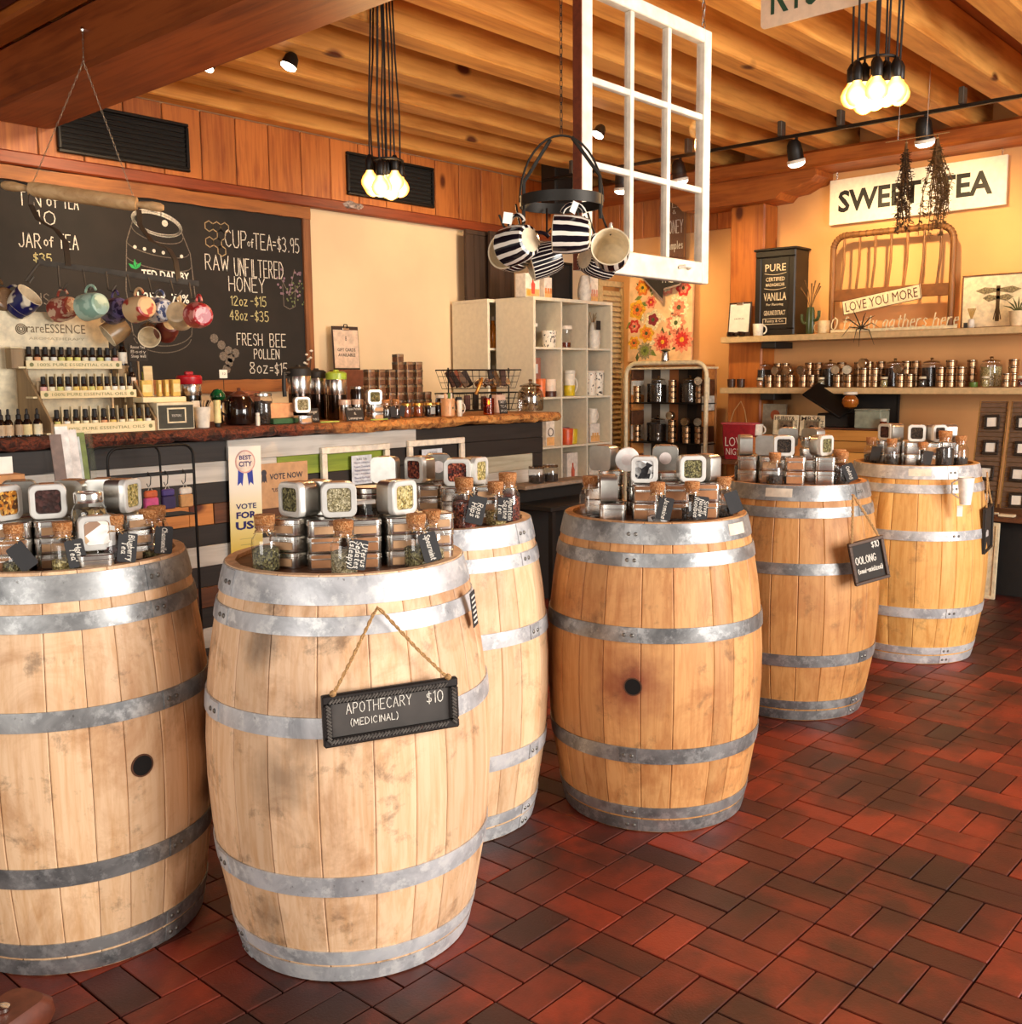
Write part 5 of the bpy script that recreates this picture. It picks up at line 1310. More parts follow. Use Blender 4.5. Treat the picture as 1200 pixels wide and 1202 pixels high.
label_text('lettering', '8', .014, .034, M_ink, cl, 0, -.0035, h*.72)
sh = thing('wall_ledge', 'narrow back counter ledge along the wall below the chalkboard', 'ledge', (0, 0, 0)); MB().box(.5, 5.3, 5.30, 5.745, 1.03, 1.07, .004).build('ledge_board', M_cbrn, sh); MB().box(.5, 5.3, 5.33, 5.745, 0, 1.029).build('cabinet_body', M_blackp, sh)
cl.location.z = 1.07; cl.location.y = 5.66
bx_ = thing('cardboard_box', 'small box on the back ledge carrying the clipboard', 'box', (cl.location.x, 5.665, 1.071)); MB().box(-w, w, -.05, .05, 0, 1.442-1.072, .003).build('box_body', flat('brown_card', '7a452c', .8), bx_)
cl.location.z = 1.442
fl = thing('flower_vase', 'dark vase with tiny white blossoms before the chalkboard edge', 'plant', (3.709+.0, 4.93, CZ))
MB().lathe([(.03, 0), (.035, .01), (.03, .10), (.018, .16), (.02, .2)], 18).build('vase', M_blackp, fl)
rnd = random.Random(6)
for i in range(8):
    x_, y_, z_ = rnd.uniform(-.045, .045), rnd.uniform(-.03, .03), rnd.uniform(.26, .42)
    MB().tube([(0, 0, .18), (x_*.5, y_*.5, .24), (x_, y_, z_)], .0015, 4).build('stem', flat('dark_stem', '241a14', .8), fl)
    MB().lathe([(.001, -.006), (.008, -.002), (.009, .003), (.001, .008)], 7).build('blossom', M_paper, fl, (x_, y_, z_))
# ---------------------------------------------------------------- things fixed to the counter front
vb = thing('vote_banner', 'tall yellow and white banner with blue rosette reading VOTE FOR US', 'banner', (0, 0, 0))
a = (2.726,4.270,1.059); b = (2.908,4.270,1.049); c = (2.727,4.270,0.523)
vw = (b[0]-a[0])/2; vh = a[2]-c[2]; vb.location = ((a[0]+b[0])/2, 4.272, c[2]); vb.rotation_euler = (0, R(1.2), 0)
def grad_paper():
    s = NT('banner_paper'); cc = s.n('ShaderNodeTexCoord'); sx = s.n('ShaderNodeSeparateXYZ'); s.l(cc.outputs['Object'], sx.inputs[0])
    c = s.ramp(sx.outputs[2], [(.0, 'd8bb3e'), (.16, 'ecdf9a'), (.34, 'f4efe2')]); return s.out(c, .6)
MB().box(-vw, vw, 0, .003, 0, vh).build('sheet', grad_paper(), vb)
M_navy = flat('navy_ink', '1b1c6b', .6); M_blue = flat('ribbon_blue', '2a3fa8', .6)
m = MB().lathe([(.62*vw, 0), (.62*vw, .0008)], 40); m.tf(Matrix.Rotation(math.pi/2, 4, 'X')); m.build('printed_badge', flat('badge_pink', 'd9a9a0', .6), vb, (0, -.0005, vh*.86))
m = MB().lathe([(.54*vw, 0), (.54*vw, .0008)], 40); m.tf(Matrix.Rotation(math.pi/2, 4, 'X')); m.build('printed_badge', flat('badge_cream', 'f0dfd0', .6), vb, (0, -.0014, vh*.86))
m = MB().prism([(-.045, -.115), (-.028, -.10), (-.018, -.118), (-.008, -.04), (-.04, -.03)], -.0008, 0); m2 = m.prism([(.008, -.04), (.018, -.118), (.028, -.10), (.045, -.115), (.04, -.03)], -.0008, 0); m.build('printed_ribbon', M_blue, vb, (0, 0, vh*.86))
label_text('lettering', 'BEST', .75*vw, .24*vw, M_navy, vb, 0, -.0026, vh*.86+.22*vw, bold=.03); label_text('lettering', 'CITY', .82*vw, .28*vw, M_navy, vb, 0, -.0026, vh*.86-.12*vw, bold=.03)
label_text('lettering', 'VOTE', 1.28*vw, .050*vh, M_navy, vb, 0, -.001, vh*.455, bold=.02); label_text('lettering', 'FOR', 1.25*vw, .062*vh, M_navy, vb, 0, -.001, vh*.375, bold=.04); label_text('lettering', 'US!', 1.35*vw, .078*vh, M_navy, vb, 0, -.001, vh*.28, bold=.04)
MB().box(-.04, .04, -.0006, 0, vh*.155, vh*.158).build('printed_line', flat('olive_ink', '8d8a5c', .8), vb); MB().box(-.035, .035, -.0006, 0, vh*.10, vh*.104).build('printed_line', flat('olive_ink', '8d8a5c', .8), vb)
kr = thing('kraft_sign', 'brown kraft sheet reading VOTE NOW pinned to the counter front', 'sign', (0, 0, 0))
a = (2.905,4.280,0.741); b = (3.203,4.280,0.945); kr.location = ((a[0]+b[0])/2, 4.280, a[2]); kw = (b[0]-a[0])/2; kh = 0.956-0.733
MB().box(-kw, kw, 0, .004, 0, kh, .0005).build('sheet', M_kraft, kr)
label_text('lettering', 'VOTE NOW', kw*1.35, .030, flat('grey_ink', '3d3a44', .7), kr, .016, -.001, kh*.70, bold=.02)
label_text('lettering', '"US" THE BEST', kw*1.0, .020, flat('grey_ink', '3d3a44', .7), kr, 0, -.001, kh*.40, bold=.02)
m = MB().lathe([(.016, 0), (.016, .0008)], 16); m.tf(Matrix.Rotation(math.pi/2, 4, 'X')); m.build('printed_rosette', flat('grey_ink', '3d3a44', .7), kr, (-kw+.032, -.0003, kh*.80)); MB().prism([(-.016, -.05), (-.006, -.04), (0, -.05), (.006, -.04), (.016, -.05), (.012, -.012), (-.012, -.012)], -.0008, 0).build('printed_rosette', flat('grey_ink', '3d3a44', .7), kr, (-kw+.032, 0, kh*.80))
def info_frame(label, a, b, paper, lines, dx=0):
    w = (b[0]-a[0]); h = .30
    t = thing('picture_frame', label, 'frame', ((a[0]+b[0])/2, 4.262, b[2]-h)); 
    frame_mb(MB(), -w/2, w/2, 0, h, .034, 0, .024, .003).build('frame', M_white, t)
    pw, ph = paper
    MB().box(dx-pw/2, dx+pw/2, .008, .010, h-.055-ph, h-.055).build('paper', flat('bluish_paper', 'cfd6e0', .7), t)
    for i, q in enumerate(lines):
        label_text('lettering', q, pw*(.5 if i == 0 else .78), .012, M_navy if i else M_ink, t, dx, .0072, h-.075-i*.020)
    for sx in (-w*.3, w*.3): MB().box(sx-.01, sx+.01, .024, .0265, h-.02, h-.005).build('hanger', M_steeld, t)
    return t
info_frame('white open frame with tea benefits list on the counter front, left of two', (3.286,4.270,1.032), (3.752,4.270,1.025), (.14, .155), ['RARE TEA', '*Naturally Caffeine Free', '*Lowers Cholesterol', '*Reduce Inflammation', '*High in Antioxidants', '*Natural Pain Relief', '*High in Manganese'], .035)
info_frame('white open frame with raw honey notes on the counter front, right of two', (3.892,4.270,1.027), (4.342,4.270,1.029), (.16, .15), ['OUR OWN LOCAL HONEY', '*High Antioxidants', '*Raw', '*Local'], -.04)
# black wire rack with hooks and hanging scented bags
hk = thing('wire_rack', 'black rounded wire stand with hooks in front of the counter at left', 'rack', (0, 0, 0))
y_ = 3.98
a = (1.987,3.980,1.060); b = (2.374,3.980,0.960); zt = 1.104
m = MB(); xs0, xs1 = a[0], b[0]
def corner_path(x0, x1, y, z0, z1, r): 
    p = [(x0, y, z0), (x0, y, z1-r)]
    for i in range(1, 6): q = R(180-18*i); p.append((x0+r+r*math.cos(q), y, z1-r+r*math.sin(q)))
    for i in range(0, 6): q = R(90-18*i); p.append((x1-r+r*math.cos(q), y, z1-r+r*math.sin(q)))
    p.append((x1, y, z0)); return p
m.tube(corner_path(xs0, xs1, y_, 0, zt, .05), .006, 8); m.build('front_hoop', M_black, hk)
MB().tube(corner_path(xs0-.02, xs1-.09, y_+.12, 0, zt, .05), .005, 8).build('rear_hoop', M_black, hk)
zb = 0.987; MB().box(xs0, xs1, y_-.005, y_+.005, zb-.008, zb+.008, .002).build('hook_bar', M_black, hk)
zs = 0.864-.06; MB().box(xs0, xs1, y_-.0, y_+.12, zs-.006, zs, .001).build('shelf', M_black, hk)
for i, (px_, lab, c, c2) in enumerate(((2.156, 'pink and orange paper bag hanging on the wire rack, leftmost', 'e05a94', 'd9693a'), (2.234, 'small purple pouch hanging on the wire rack hook, middle', '35285a', '4a3a80'), (2.317, 'amber bottle box hanging on the wire rack hook, right', 'cf9a60', 'e9e2d6'))):
    MB().tube([(px_, y_-.006, zb+.012), (px_+.006, y_-.018, zb-.01), (px_+.0, y_-.022, zb-.04), (px_-.008, y_-.018, zb-.05), (px_-.012, y_-.014, zb-.035)], .0022, 6).build('hook', M_black, hk)
    t = thing('hanging_bag', lab, 'bag', (px_, y_-.018, zb-.150))
    MB().box(-.030, .030, -.014, .010, 0, .055, .004).build('bag_body', flat('bag_'+c, c, .6), t); MB().box(-.028, .028, -.012, .008, .055, .085, .005).build('bag_top', flat('bag_'+c2, c2, .6), t)
    MB().tube([(-.01, 0, .084), (0, -.0, .104), (.01, 0, .084)], .0015, 5).build('loop', M_white, t)
# low black table with brochure holder and kraft box, behind the left-edge barrel
tb = thing('side_table', 'low black table behind the left-edge barrel holding brochures', 'table', (0, 0, 0))
MB().box(.62, 1.68, 3.15, 3.70, .93, .96, .004).build('tabletop', M_blackp, tb)
for x_ in (.65, 1.62):
    for yy in (3.18, 3.64): MB().box(x_, x_+.035, yy, yy+.035, 0, .929).build('leg', M_blackp, tb)
bh = thing('brochure_holder', 'clear acrylic holder full of brochures and seed packets on the side table', 'holder', (1.623, 3.50, .961), 0, None, rot=(R(-8), 0, R(4)))
MB().box(-.075, .075, -.03, -.027, 0, .24).build('front_pane', M_pane, bh); MB().box(-.075, .075, .03, .033, 0, .26).build('back_pane', M_pane, bh); MB().box(-.078, -.075, -.03, .033, 0, .24).build('side_pane', M_pane, bh); MB().box(.075, .078, -.03, .033, 0, .24).build('side_pane', M_pane, bh); MB().box(-.078, .078, -.03, .033, -.0, .004).build('base', M_pane, bh)
for i, (x0_, x1_, h_, c) in enumerate(((-.072, -.03, .235, '7d6458'), (-.045, .0, .262, 'f0e8e0'), (-.01, .035, .25, 'ece2da'), (.028, .048, .225, 'cfd3d0'), (.04, .073, .24, '7b8a3a'))):
    MB().box(x0_, x1_, -.02+i*.008, -.016+i*.008, .005, h_).build('brochure', flat('brochure_'+c, c, .6, var=.15), bh)
kb = thing('kraft_box', 'open kraft box holding white cards at the left frame edge', 'box', (1.308, 3.3, .961))
MB().box(-.07, .045, -.05, .05, 0, 1.093-.962, .002).build('box_body', flat('tan_box', 'c48a58', .8), kb); MB().box(-.07, .03, -.0, .004, 1.093-.962, 1.146-.962).build('card', M_paper, kb)
# bench with a jar between the barrels
bn = thing('bench', 'dark low bench with a grey shelf seen between the barrels', 'bench', (4.872, 3.9, 0))
MB().box(-.35, .35, -.15, .15, .60, .63, .004).build('seat', M_blackp, bn); MB().box(-.38, .30, .02, .18, .72, .745, .004).build('shelf_board', flat('grey_wood', '8d7a68', .7), bn); MB().box(-.35, .35, .15, .18, .0, .72).build('back_panel', M_blackp, bn)
for x_ in (-.33, .30):
    for yy in (-.14, .11): MB().box(x_, x_+.03, yy, yy+.03, 0, .599).build('leg', M_blackp, bn)
for i, (x_, c) in enumerate(((-.20, 'tea'), (-.07, 'tea'))):
    cyl_jar('glass_jar', 'short glass jar on the dark bench, %s of two behind the middle barrel' % ['left', 'right'][i], 'jar', (bn.location.x+x_, 3.99, .7455), .05, .09, M_glass, LF[c], glass('lid_glass', 'b9a48c', .05, .8), .012, None, .5)
# ================================================================ CUBE SHELVES
M_cube = flat('cube_white', 'e6dcc4', .55, var=.04); M_cubei = flat('cube_inner', 'b7a48c', .7, var=.08)
def cube_unit(label, x0, y0, cols, rowsz, cw, depth):
    t = thing('cube_shelf', label, 'shelf', (x0, y0, 0)); W_ = cols*cw; top = rowsz[0]
    for sx in (0, W_-.0): MB().box(sx-.0125, sx+.0125, 0, depth, 0, top-.0255, .001).build('side_panel', M_cube, t)
    MB().box(-.0125, W_+.0125, 0, depth, top-.025, top, .001).build('top_panel', M_cube, t)
    for c in range(1, cols): MB().box(c*cw-.008, c*cw+.008, .001, depth-.005, .0, top-.0255, .001).build('divider', M_cube, t)
    for z in rowsz[1:]:
        for c in range(cols): MB().box(c*cw+(.0125 if c == 0 else .008), (c+1)*cw-(.0125 if c == cols-1 else .008), .002, depth-.005, z-.008, z+.008, .001).build('shelf_board', M_cube, t)
    MB().box(0, W_, depth-.012, depth-.001, 0, top-.026).build('back_panel', M_cubei, t)
    return t
CX0, CWD = 5.785, .3165; RZ = [1.965, 1.592, 1.222, .848, .474, .10]
cube_unit('white cube shelf with mugs, three columns wide beside the counter', CX0, 4.95, 3, RZ, CWD, .375)
cube_unit('white cube shelf half hidden behind the front one with bottles', 5.716, 5.345, 3, RZ, CWD, .375)
def cellp(c, r, dx=.5, dy=.12): return (CX0+(c+min(.80, dx+.20))*CWD, 4.95+max(.062, dy-.03), RZ[r+1]+.0085)
M_dots = leafy('dotted_print', ['f1eadf', 'f1eadf', 'f1eadf', 'e9dfcf', '3a332c'], 45)
def printed(name, base, ink, sc_=60, th=.62):
    s = NT(name); n = s.noise(s.coord(), sc_, 2, .5); c = s.mix(base, ink, s.ramp(n, [(th-.03, 0.0), (th, 1.0)])); return s.out(c, .3)
M_dot2 = printed('white_with_marks', 'f0e6d4', '4a4038', 55)
t = thing('flower_pot', 'white pot with black dash pattern in the top left cube', 'pot', cellp(0, 0, .58, .10)); MB().lathe([(.044, 0), (.046, .003), (.052, .105), (.050, .106), (.045, .01), (.001, .009)], 26).build('pot_body', M_dot2, t)
MB().box(-.004, .004, -.0535, -.0525, .03, .05).build('printed_mark', M_ink, t)
t = thing('gift_box', 'white box with dark side behind the patterned pot', 'box', cellp(0, 0, .20, .22)); MB().box(-.05, .05, -.04, .04, 0, .13, .002).build('box_body', flat('dark_box', '2e2a34', .6), t); MB().box(-.055, .055, -.055, .055, .131, .155, .003).build('lid', M_paper, t)
t = thing('glass_tumbler', 'glass tumbler with white lid in the top middle cube', 'tumbler', cellp(1, 0, .22, .10)); MB().lathe([(.035, 0), (.037, .003), (.042, .115), (.041, .116)], 24, False).build('glass_body', M_glass, t); MB().lathe([(.034, .003), (.036, .035), (.001, .036)], 20).build('amber_base', M_honey, t); MB().lathe([(.040, .117), (.048, .119), (.044, .142), (.001, .143)], 24).build('lid', M_white, t)
card('framed_card', 'pinkish brown framed card on the wall of the top middle cube', 'card', cellp(1, 0, .20, .25), .09, .13, R(0), flat('pink_brown', 'b0705a', .7), .006).location.z = cellp(1, 0)[2]+.145
bx_ = thing('gift_box', 'box supporting the framed card in the top middle cube', 'box', cellp(1, 0, .20, .26)); MB().box(-.045, .045, -.03, .03, 0, .144, .002).build('box_body', M_cubei, bx_); MB().box(-.02, .02, -.0315, -.03, .05, .1).build('printed_panel', M_paper, bx_)
def pineapple(label, loc, r, h, stick=False):
    t = thing('pineapple_vase', label, 'vase', loc); m = MB(); prof = []
    n = 9
    for i in range(n+1):
        a = i/n; rr_ = r*(.72+.28*math.sin(math.pi*min(1, a*1.05+.12)))*(1 if a < .85 else 1-(a-.85)*2.2)
        prof.append((rr_*(.97 if i % 2 else 1.0), h*a))
    rs = [[(q*(1+.05*(1 if (j+i) % 2 else -1))*math.cos(2*math.pi*j/20), q*(1+.05*(1 if (j+i) % 2 else -1))*math.sin(2*math.pi*j/20), z) for j in range(20)] for i, (q, z) in enumerate(prof)]
    m.rings(rs).build('vase_body', M_white, t)
    if stick:
        rnd = random.Random(5)
        for i in range(6): MB().tube([(-.01, 0, h*.9), (rnd.uniform(-.05, .05), rnd.uniform(-.02, .02), h+rnd.uniform(.03, .07))], .003, 5).build('stick', M_birchs, t)
        MB().box(-.022, .022, -.004, .0, -.03, .03).build('black_tag', M_ink, t, (-.015, -r-.006, h*.88))
    return t
pineapple('white pineapple-shaped vase with sticks and black tag in the top right cube', cellp(2, 0, .42, .12), .048, .175, True)
mug('white mug with brown base in the second row left cube', cellp(0, 1, .70, .08), .040, .112, flat('white_brown_glaze', 'ead6c0', .35), R(0))
MB().lathe([(.0395, .0), (.0405, .001), (.041, .035), (.0405, .036)], 24, False).build('brown_band', flat('brown_band', '4a2418', .35), [o for o in COL.objects if o.name.startswith('mug')][-1])
mug('orange mug beside the brown-based white mug', cellp(0, 1, .30, .11), .036, .115, flat('orange_glaze', 'e0743f', .35), R(180))
t = thing('gift_box', 'brown gift box behind the orange mug in the left cube', 'box', cellp(0, 1, .42, .24)); MB().box(-.06, .06, -.04, .04, 0, .25, .002).build('box_body', flat('pink_brown', 'b0705a', .7), t); MB().box(-.028, .028, -.042, -.040, .15, .21).build('printed_panel', M_paper, t)
t = mug('white and yellow lidded travel mug in the second row middle cube', cellp(1, 1, .36, .10), .040, .145, M_white, R(0)); MB().lathe([(.037, .002), (.0385, .004), (.0405, .07), (.040, .071)], 24, False).build('yellow_band', flat('yellow_glaze', 'dfc22c', .35), t); MB().lathe([(.042, .146), (.043, .148), (.040, .168), (.001, .17)], 24).build('lid', M_white, t)
for i, dx in enumerate((.20, .52)):
    t = thing('tall_cup', 'tall white cup with dark drawings, %s of two in the right cube' % ['left', 'right'][i], 'cup', cellp(2, 1, dx, .10), 0, 'tall white cups'); MB().lathe([(.034, 0), (.035, .003), (.043, .150), (.041, .151), (.033, .01), (.001, .009)], 24).build('cup_body', M_dot2, t); MB().lathe([(.044, .151), (.046, .155), (.040, .165), (.001, .166)], 24).build('lid', M_white, t)
t = thing('gift_box', 'brown and white gift box behind the tall white cups', 'box', cellp(2, 1, .18, .25)); MB().box(-.05, .05, -.04, .04, 0, .28, .002).build('box_body', flat('pink_brown', 'b0705a', .7), t); MB().box(-.022, .022, -.042, -.040, .18, .23).build('printed_panel', M_paper, t)
def pic_box(label, loc, w, h, col, shape, d=.10):
    t = thing('product_box', label, 'box', loc); MB().box(-w/2, w/2, 0, d, 0, h, .002).build('carton', flat('box_white', 'eadfd2', .6), t)
    MB().box(-w/2+.004, w/2-.004, -.001, 0, .004, h*.35).build('printed_base', flat('print_peach', 'e8b070', .6), t)
    if shape == 'bottle': MB().lathe([(.0, 0), (.014, 0), (.016, h*.42), (.007, h*.5), (.007, h*.6), (.0, h*.6)], 12).build('printed_bottle', flat('print_'+col, col, .5), t, (0, -.002, h*.14)); MB().lathe([(.022, 0), (.022, .001)], 16).build('printed_fruit', flat('print_orange', 'e29a3a', .6), t, (-w*.28, -.0012, h*.18), (math.pi/2, 0, 0))
    if shape == 'mug': MB().tube([(.03*math.cos(R(q)), -.002, h*.55+.03*math.sin(R(q))) for q in range(0, 360, 24)], .004, 5, closed=True).build('printed_mug', flat('print_'+col, col, .5), t)
    if shape == 'jars':
        for k in (-.03, .0, .03): MB().box(k-.010, k+.010, -.002, -.001, h*.25, h*.5).build('printed_jar', flat('print_'+col, col, .5), t)
    return t
pic_box('product box picturing a mug in the third row left cube', cellp(0, 2, .62, .06), .10, .19, '6b6058', 'mug')
pic_box('tall box picturing a red drink bottle in the fourth row middle cube', cellp(1, 3, .45, .05), .135, .305, 'c8522c', 'bottle')
pic_box('box picturing three jars in the third row right cube', cellp(2, 2, .38, .06), .125, .15, 'e0a85e', 'jars')
mug('white mug on top of the box picturing jars', tuple(v+d for v, d in zip(cellp(2, 2, .32, .11), (0, 0, .151))), .038, .10, M_white, R(0))
mug('orange-red mug in the third row middle cube', cellp(1, 2, .22, .07), .046, .105, flat('orange_red_glaze', 'dd5a2c', .35), R(0)); mug('yellow mug beside the orange-red mug', cellp(1, 2, .52, .12), .044, .098, flat('yellow_glaze', 'dfc22c', .35), R(10)); mug('plum mug behind the yellow mug', cellp(1, 2, .72, .22), .044, .105, flat('plum_glaze', '8d4a50', .35), R(0))
t = thing('bottle', 'peach bottle behind the orange-red mug', 'bottle', cellp(1, 2, .18, .22)); MB().lathe([(.03, 0), (.032, .12), (.012, .18), (.012, .22)], 18).build('bottle_body', flat('peach_glass', 'dca07a', .3), t); MB().lathe([(.014, .221), (.014, .24), (.001, .241)], 14).build('cap', M_blackp, t)
for i in range(2):
    t = thing('folded_cloth', 'white folded tea towel, %s in the fourth row right cube' % ['lower one', 'upper one'][i], 'cloth', tuple(v+d for v, d in zip(cellp(2, 3, .40, .14), (0, 0, i*.10)))); MB().box(-.10, .10, -.08, .08, 0, .096, .02).build('folds', flat('towel_white', 'e6dccb', .9), t)
for r_ in range(2):
    t = thing('oil_bottle', 'amber bottle in the %s cube of the rear shelf' % ['topmost', 'second'][r_], 'bottle', (5.822+.02, 5.42, RZ[r_+1]+.009)); MB().lathe([(.030, 0), (.032, .003), (.032, .15), (.014, .19), (.014, .21)], 18).build('bottle_body', flat('amber_light', 'c97f2c', .2), t); MB().lathe([(.016, .211), (.016, .24), (.001, .241)], 14).build('cap', M_white, t)
# on top of the cube shelves
M_shut = wood('weathered_dark_board', '4a3526', '2a1c13', 'z', 24, .8, var=.15)
for i, (a, b, y_) in enumerate((((5.766,5.620,2.014), (6.025,5.620,2.525), 5.62), ((5.961,5.550,2.020), (6.248,5.550,2.540), 5.55))):
    t = thing('old_shutter', 'dark weathered wooden shutter panel on the cube shelf, %s of two' % ['left', 'right'][i], 'shutter', ((a[0]+b[0])/2, y_, 1.9655)); w = (b[0]-a[0])/2*.97; h = 2.509-1.966
    frame_mb(MB(), -w, w, 0, h, .035, 0, .03, .003).build('frame', M_shut, t)
    for k in range(3): MB().box(-w+.035+k*(2*w-.07)/3+.002, -w+.035+(k+1)*(2*w-.07)/3-.002, .008, .022, .035, h-.035).build('plank', M_shut, t)
t = pic_box('box picturing a red bottle on top of the cube shelf', (5.849, 5.02, 1.966), .16, .17, 'd9402a', 'bottle'); t2 = pic_box('orange and white box beside the red bottle box on the shelf', (6.036+.04, 5.06, 1.966), .09, .16, 'e08a4a', 'jars')
bl = thing('letter_board', 'tall black board standing on top of the cube shelf', 'board', (6.353, 5.15, 1.966)); MB().box(-.12, .12, 0, .03, 0, .30, .003).build('panel', M_blackp, bl); frame_mb(MB(), -.12, .12, 0, .30, .02, -.012, .0, .002).build('frame', M_black, bl)
pineapple('white pineapple-shaped vase on top of the cube shelf', (6.506, 5.05, 1.966), .052, .20)
t = pic_box('pale pink box right of the pineapple vase on the shelf top', (6.731, 5.12, 1.966), .10, .22, 'd99a8a', 'jars')

# goods in the cubes drawn at their true larger size
for o_ in list(COL.objects):
    if o_.parent is None and o_.get('label') and CX0 < o_.location.x < CX0+3*CWD and 4.96 < o_.location.y < 5.30 and .4 < o_.location.z < 1.95 and o_.name.split('.')[0] not in ('cube_shelf', 'framed_card', 'product_box', 'folded_cloth'):
        o_.scale = (1.16, 1.1, 1.18)
# ================================================================ SHELF WALL
RW = -math.pi/2      # things facing the room from the shelf wall
M_shelfp = flat('shelf_cream', 'd9b885', .55, var=.08)
for nm, z1, lab in (('upper', 1.680, 'upper long cream shelf on the ochre wall'), ('lower', 1.283, 'lower long cream shelf lined with tins and jars on the ochre wall')):
    t = thing('wall_shelf', lab, 'shelf', (7.25, 0, z1-.047))
    MB().box(0, .345, -1.5, 4.26, 0, .047, .003).build('board', M_shelfp, t)
    for yy in (3.85, 1.6, -.4):
        MB().box(.015, .30, yy-.06, yy+.06, -.05, -.001, .003).build('bracket', M_blackp, t)
UZ, LZ = 1.6815, 1.2845
# upper shelf goods
t = thing('clipboard', 'clipboard with white sheet standing at left end of the upper shelf', 'clipboard', (7.31, (4.235+4.038)/2, UZ), RW, None, rot=(R(-6), 0, RW))
w = abs(4.264-4.066)/2
MB().box(-w, w, 0, .006, .0, .27, .002).build('board', flat('clipboard_brown', '3a2418', .6), t); MB().box(-w+.012, w-.012, -.003, -.001, .035, .255).build('paper', M_paper, t); MB().box(-.03, .03, -.012, 0, .245, .268, .003).build('clip', M_steeld, t)
label_text('lettering', 'SAMPLES', w*.9, .012, M_ink, t, 0, -.0036, .14)
for i in (-1, 1): MB().lathe([(.03, 0), (.032, .002), (.030, .03), (.001, .031)], 14).build('dark_foot', M_brownglass, t, (i*.045, -.04, 0))
mug('white mug on the upper shelf beside the clipboard', (7.295, 3.956, UZ), .040, .092, M_white, R(-80))
pc = thing('framed_sign', 'black cabinet-like frame reading PURE VANILLA on the upper shelf', 'sign', (7.365, (4.022+3.690)/2, UZ), RW)
w = abs(4.022-3.690)/2; h = 2.328-UZ
MB().box(-w, w, .002, .22, 0, h, .004).build('case', flat('black_wood', '1d1612', .45), pc); frame_mb(MB(), -w, w, 0, h, .05, -.012, .001, .006).build('frame', flat('black_wood', '1d1612', .45), pc)
MB().box(-w-.015, w+.015, -.02, .225, h+.0005, h+.018, .005).build('cornice', flat('black_wood', '1d1612', .45), pc)
M_bone = flat('bone_ink', 'd9c7ab', .8)
for q, ww, hh, zz in (('PURE', 1.05, .055, .80), ('CERTIFIED', .95, .030, .665), ('MADAGASCAR', .95, .024, .60), ('VANILLA', 1.15, .060, .46), ('For Flavoring', .85, .024, .365), ('GENUINE EXTRACT', 1.1, .036, .27), ('Pantry & Co.', .95, .028, .17)):
    label_text('lettering', q, w*ww, hh, M_bone, pc, 0, -.001, h*zz, bold=.01)
frame_mb(MB(), -w*.6, w*.6, h*.135, h*.205, .004, -.002, -.0005).build('printed_border', M_bone, pc)
for zz in (.735, .56): MB().tube([(-w*.55+w*1.1*i/10, -.001, h*zz-.012*math.sin(math.pi*i/10)) for i in range(11)], .002, 4).build('printed_scroll', M_bone, pc)
cz = thing('cactus_vase', 'green cactus-shaped vase with dried wheat on the upper shelf', 'vase', (7.34, 3.547, UZ), RW)
M_cact = flat('cactus_green', '3f4a25', .35)
m = MB(); prof = [(.024, 0), (.028, .01), (.030, .10), (.028, .17), (.022, .20)]
rs = [[(q*(1+.08*(1 if j % 2 else -1))*math.cos(2*math.pi*j/20), q*(1+.08*(1 if j % 2 else -1))*math.sin(2*math.pi*j/20), z) for j in range(20)] for q, z in prof]; m.rings(rs).build('vase_body', M_cact, cz)
for s_, z_ in ((-1, .08), (1, .10)): MB().tube([(s_*.025, 0, z_), (s_*.055, 0, z_+.005), (s_*.068, 0, z_+.03), (s_*.068, 0, z_+.07)], .013, 8).build('arm', M_cact, cz)
M_dry = flat('dried_stem', '6b4a26', .9, var=.3); rnd = random.Random(31)
for i in range(7):
    a = rnd.uniform(-.3, .3); L = rnd.uniform(.16, .24); MB().tube([(0, 0, .18), (a*.12, 0, .18+L*.6), (a*.28, rnd.uniform(-.02, .02), .18+L)], .003, 5, rr=[.0015, .003, .006]).build('wheat_stalk', M_dry, cz)
mug('cream pot standing left of the bamboo bed head on the upper shelf', (7.34, 3.438, UZ), .046, .095, flat('cream_glaze', 'e0c9a0', .4), R(100), cat='pot', thick=.002)
# bamboo head board
M_bam = wood('bamboo_cane', '8f5c2c', '573212', 'z', 50, .5, var=.15)
bh_ = thing('bamboo_headboard', 'curved bamboo bed headboard with spindles standing on the upper shelf', 'headboard', (7.42, 0, UZ), 0)
ya, yb = 3.417, 2.548; zt = 2.393-UZ
yc_ = (ya+yb)/2; w = abs(ya-yb)/2; bh_.location.y = yc_; bh_.rotation_euler = (0, 0, RW)
def arch(w, zt, r, rad, n=8):
    p = [(-w, 0, 0), (-w, 0, zt*.4), (-w, 0, zt-r)]
    for i in range(1, 8): q = R(180-90*i/7); p.append((-w+r+r*math.cos(q), 0, zt-r+r*math.sin(q)))
    for i in range(0, 8): q = R(90-90*i/7); p.append((w-r+r*math.cos(q), 0, zt-r+r*math.sin(q)))
    p += [(w, 0, zt*.4), (w, 0, 0)]; return p
MB().tube(arch(w, zt, .10, .02), .022, 12).build('arched_rail', M_bam, bh_)
pth = arch(w, zt, .10, .02)
for i in range(3, len(pth)-3):
    a, b = Vector(pth[i]), Vector(pth[i+1]); n_ = max(1, int((b-a).length/.05))
    for k in range(n_):
        p = a.lerp(b, k/n_); d = (b-a).normalized(); MB().tube([tuple(p-d*.006), tuple(p+d*.006)], .0245, 12).build('cane_wrap', flat('cane_binding', '6e4420', .6), bh_)
for i in range(7):
    x_ = -w+.085+(2*w-.17)*i/6; MB().tube([(x_-.02, 0, zt*.42), (x_, 0, zt*.7), (x_, 0, zt-.01)], .010, 8).build('spindle', M_bam, bh_)
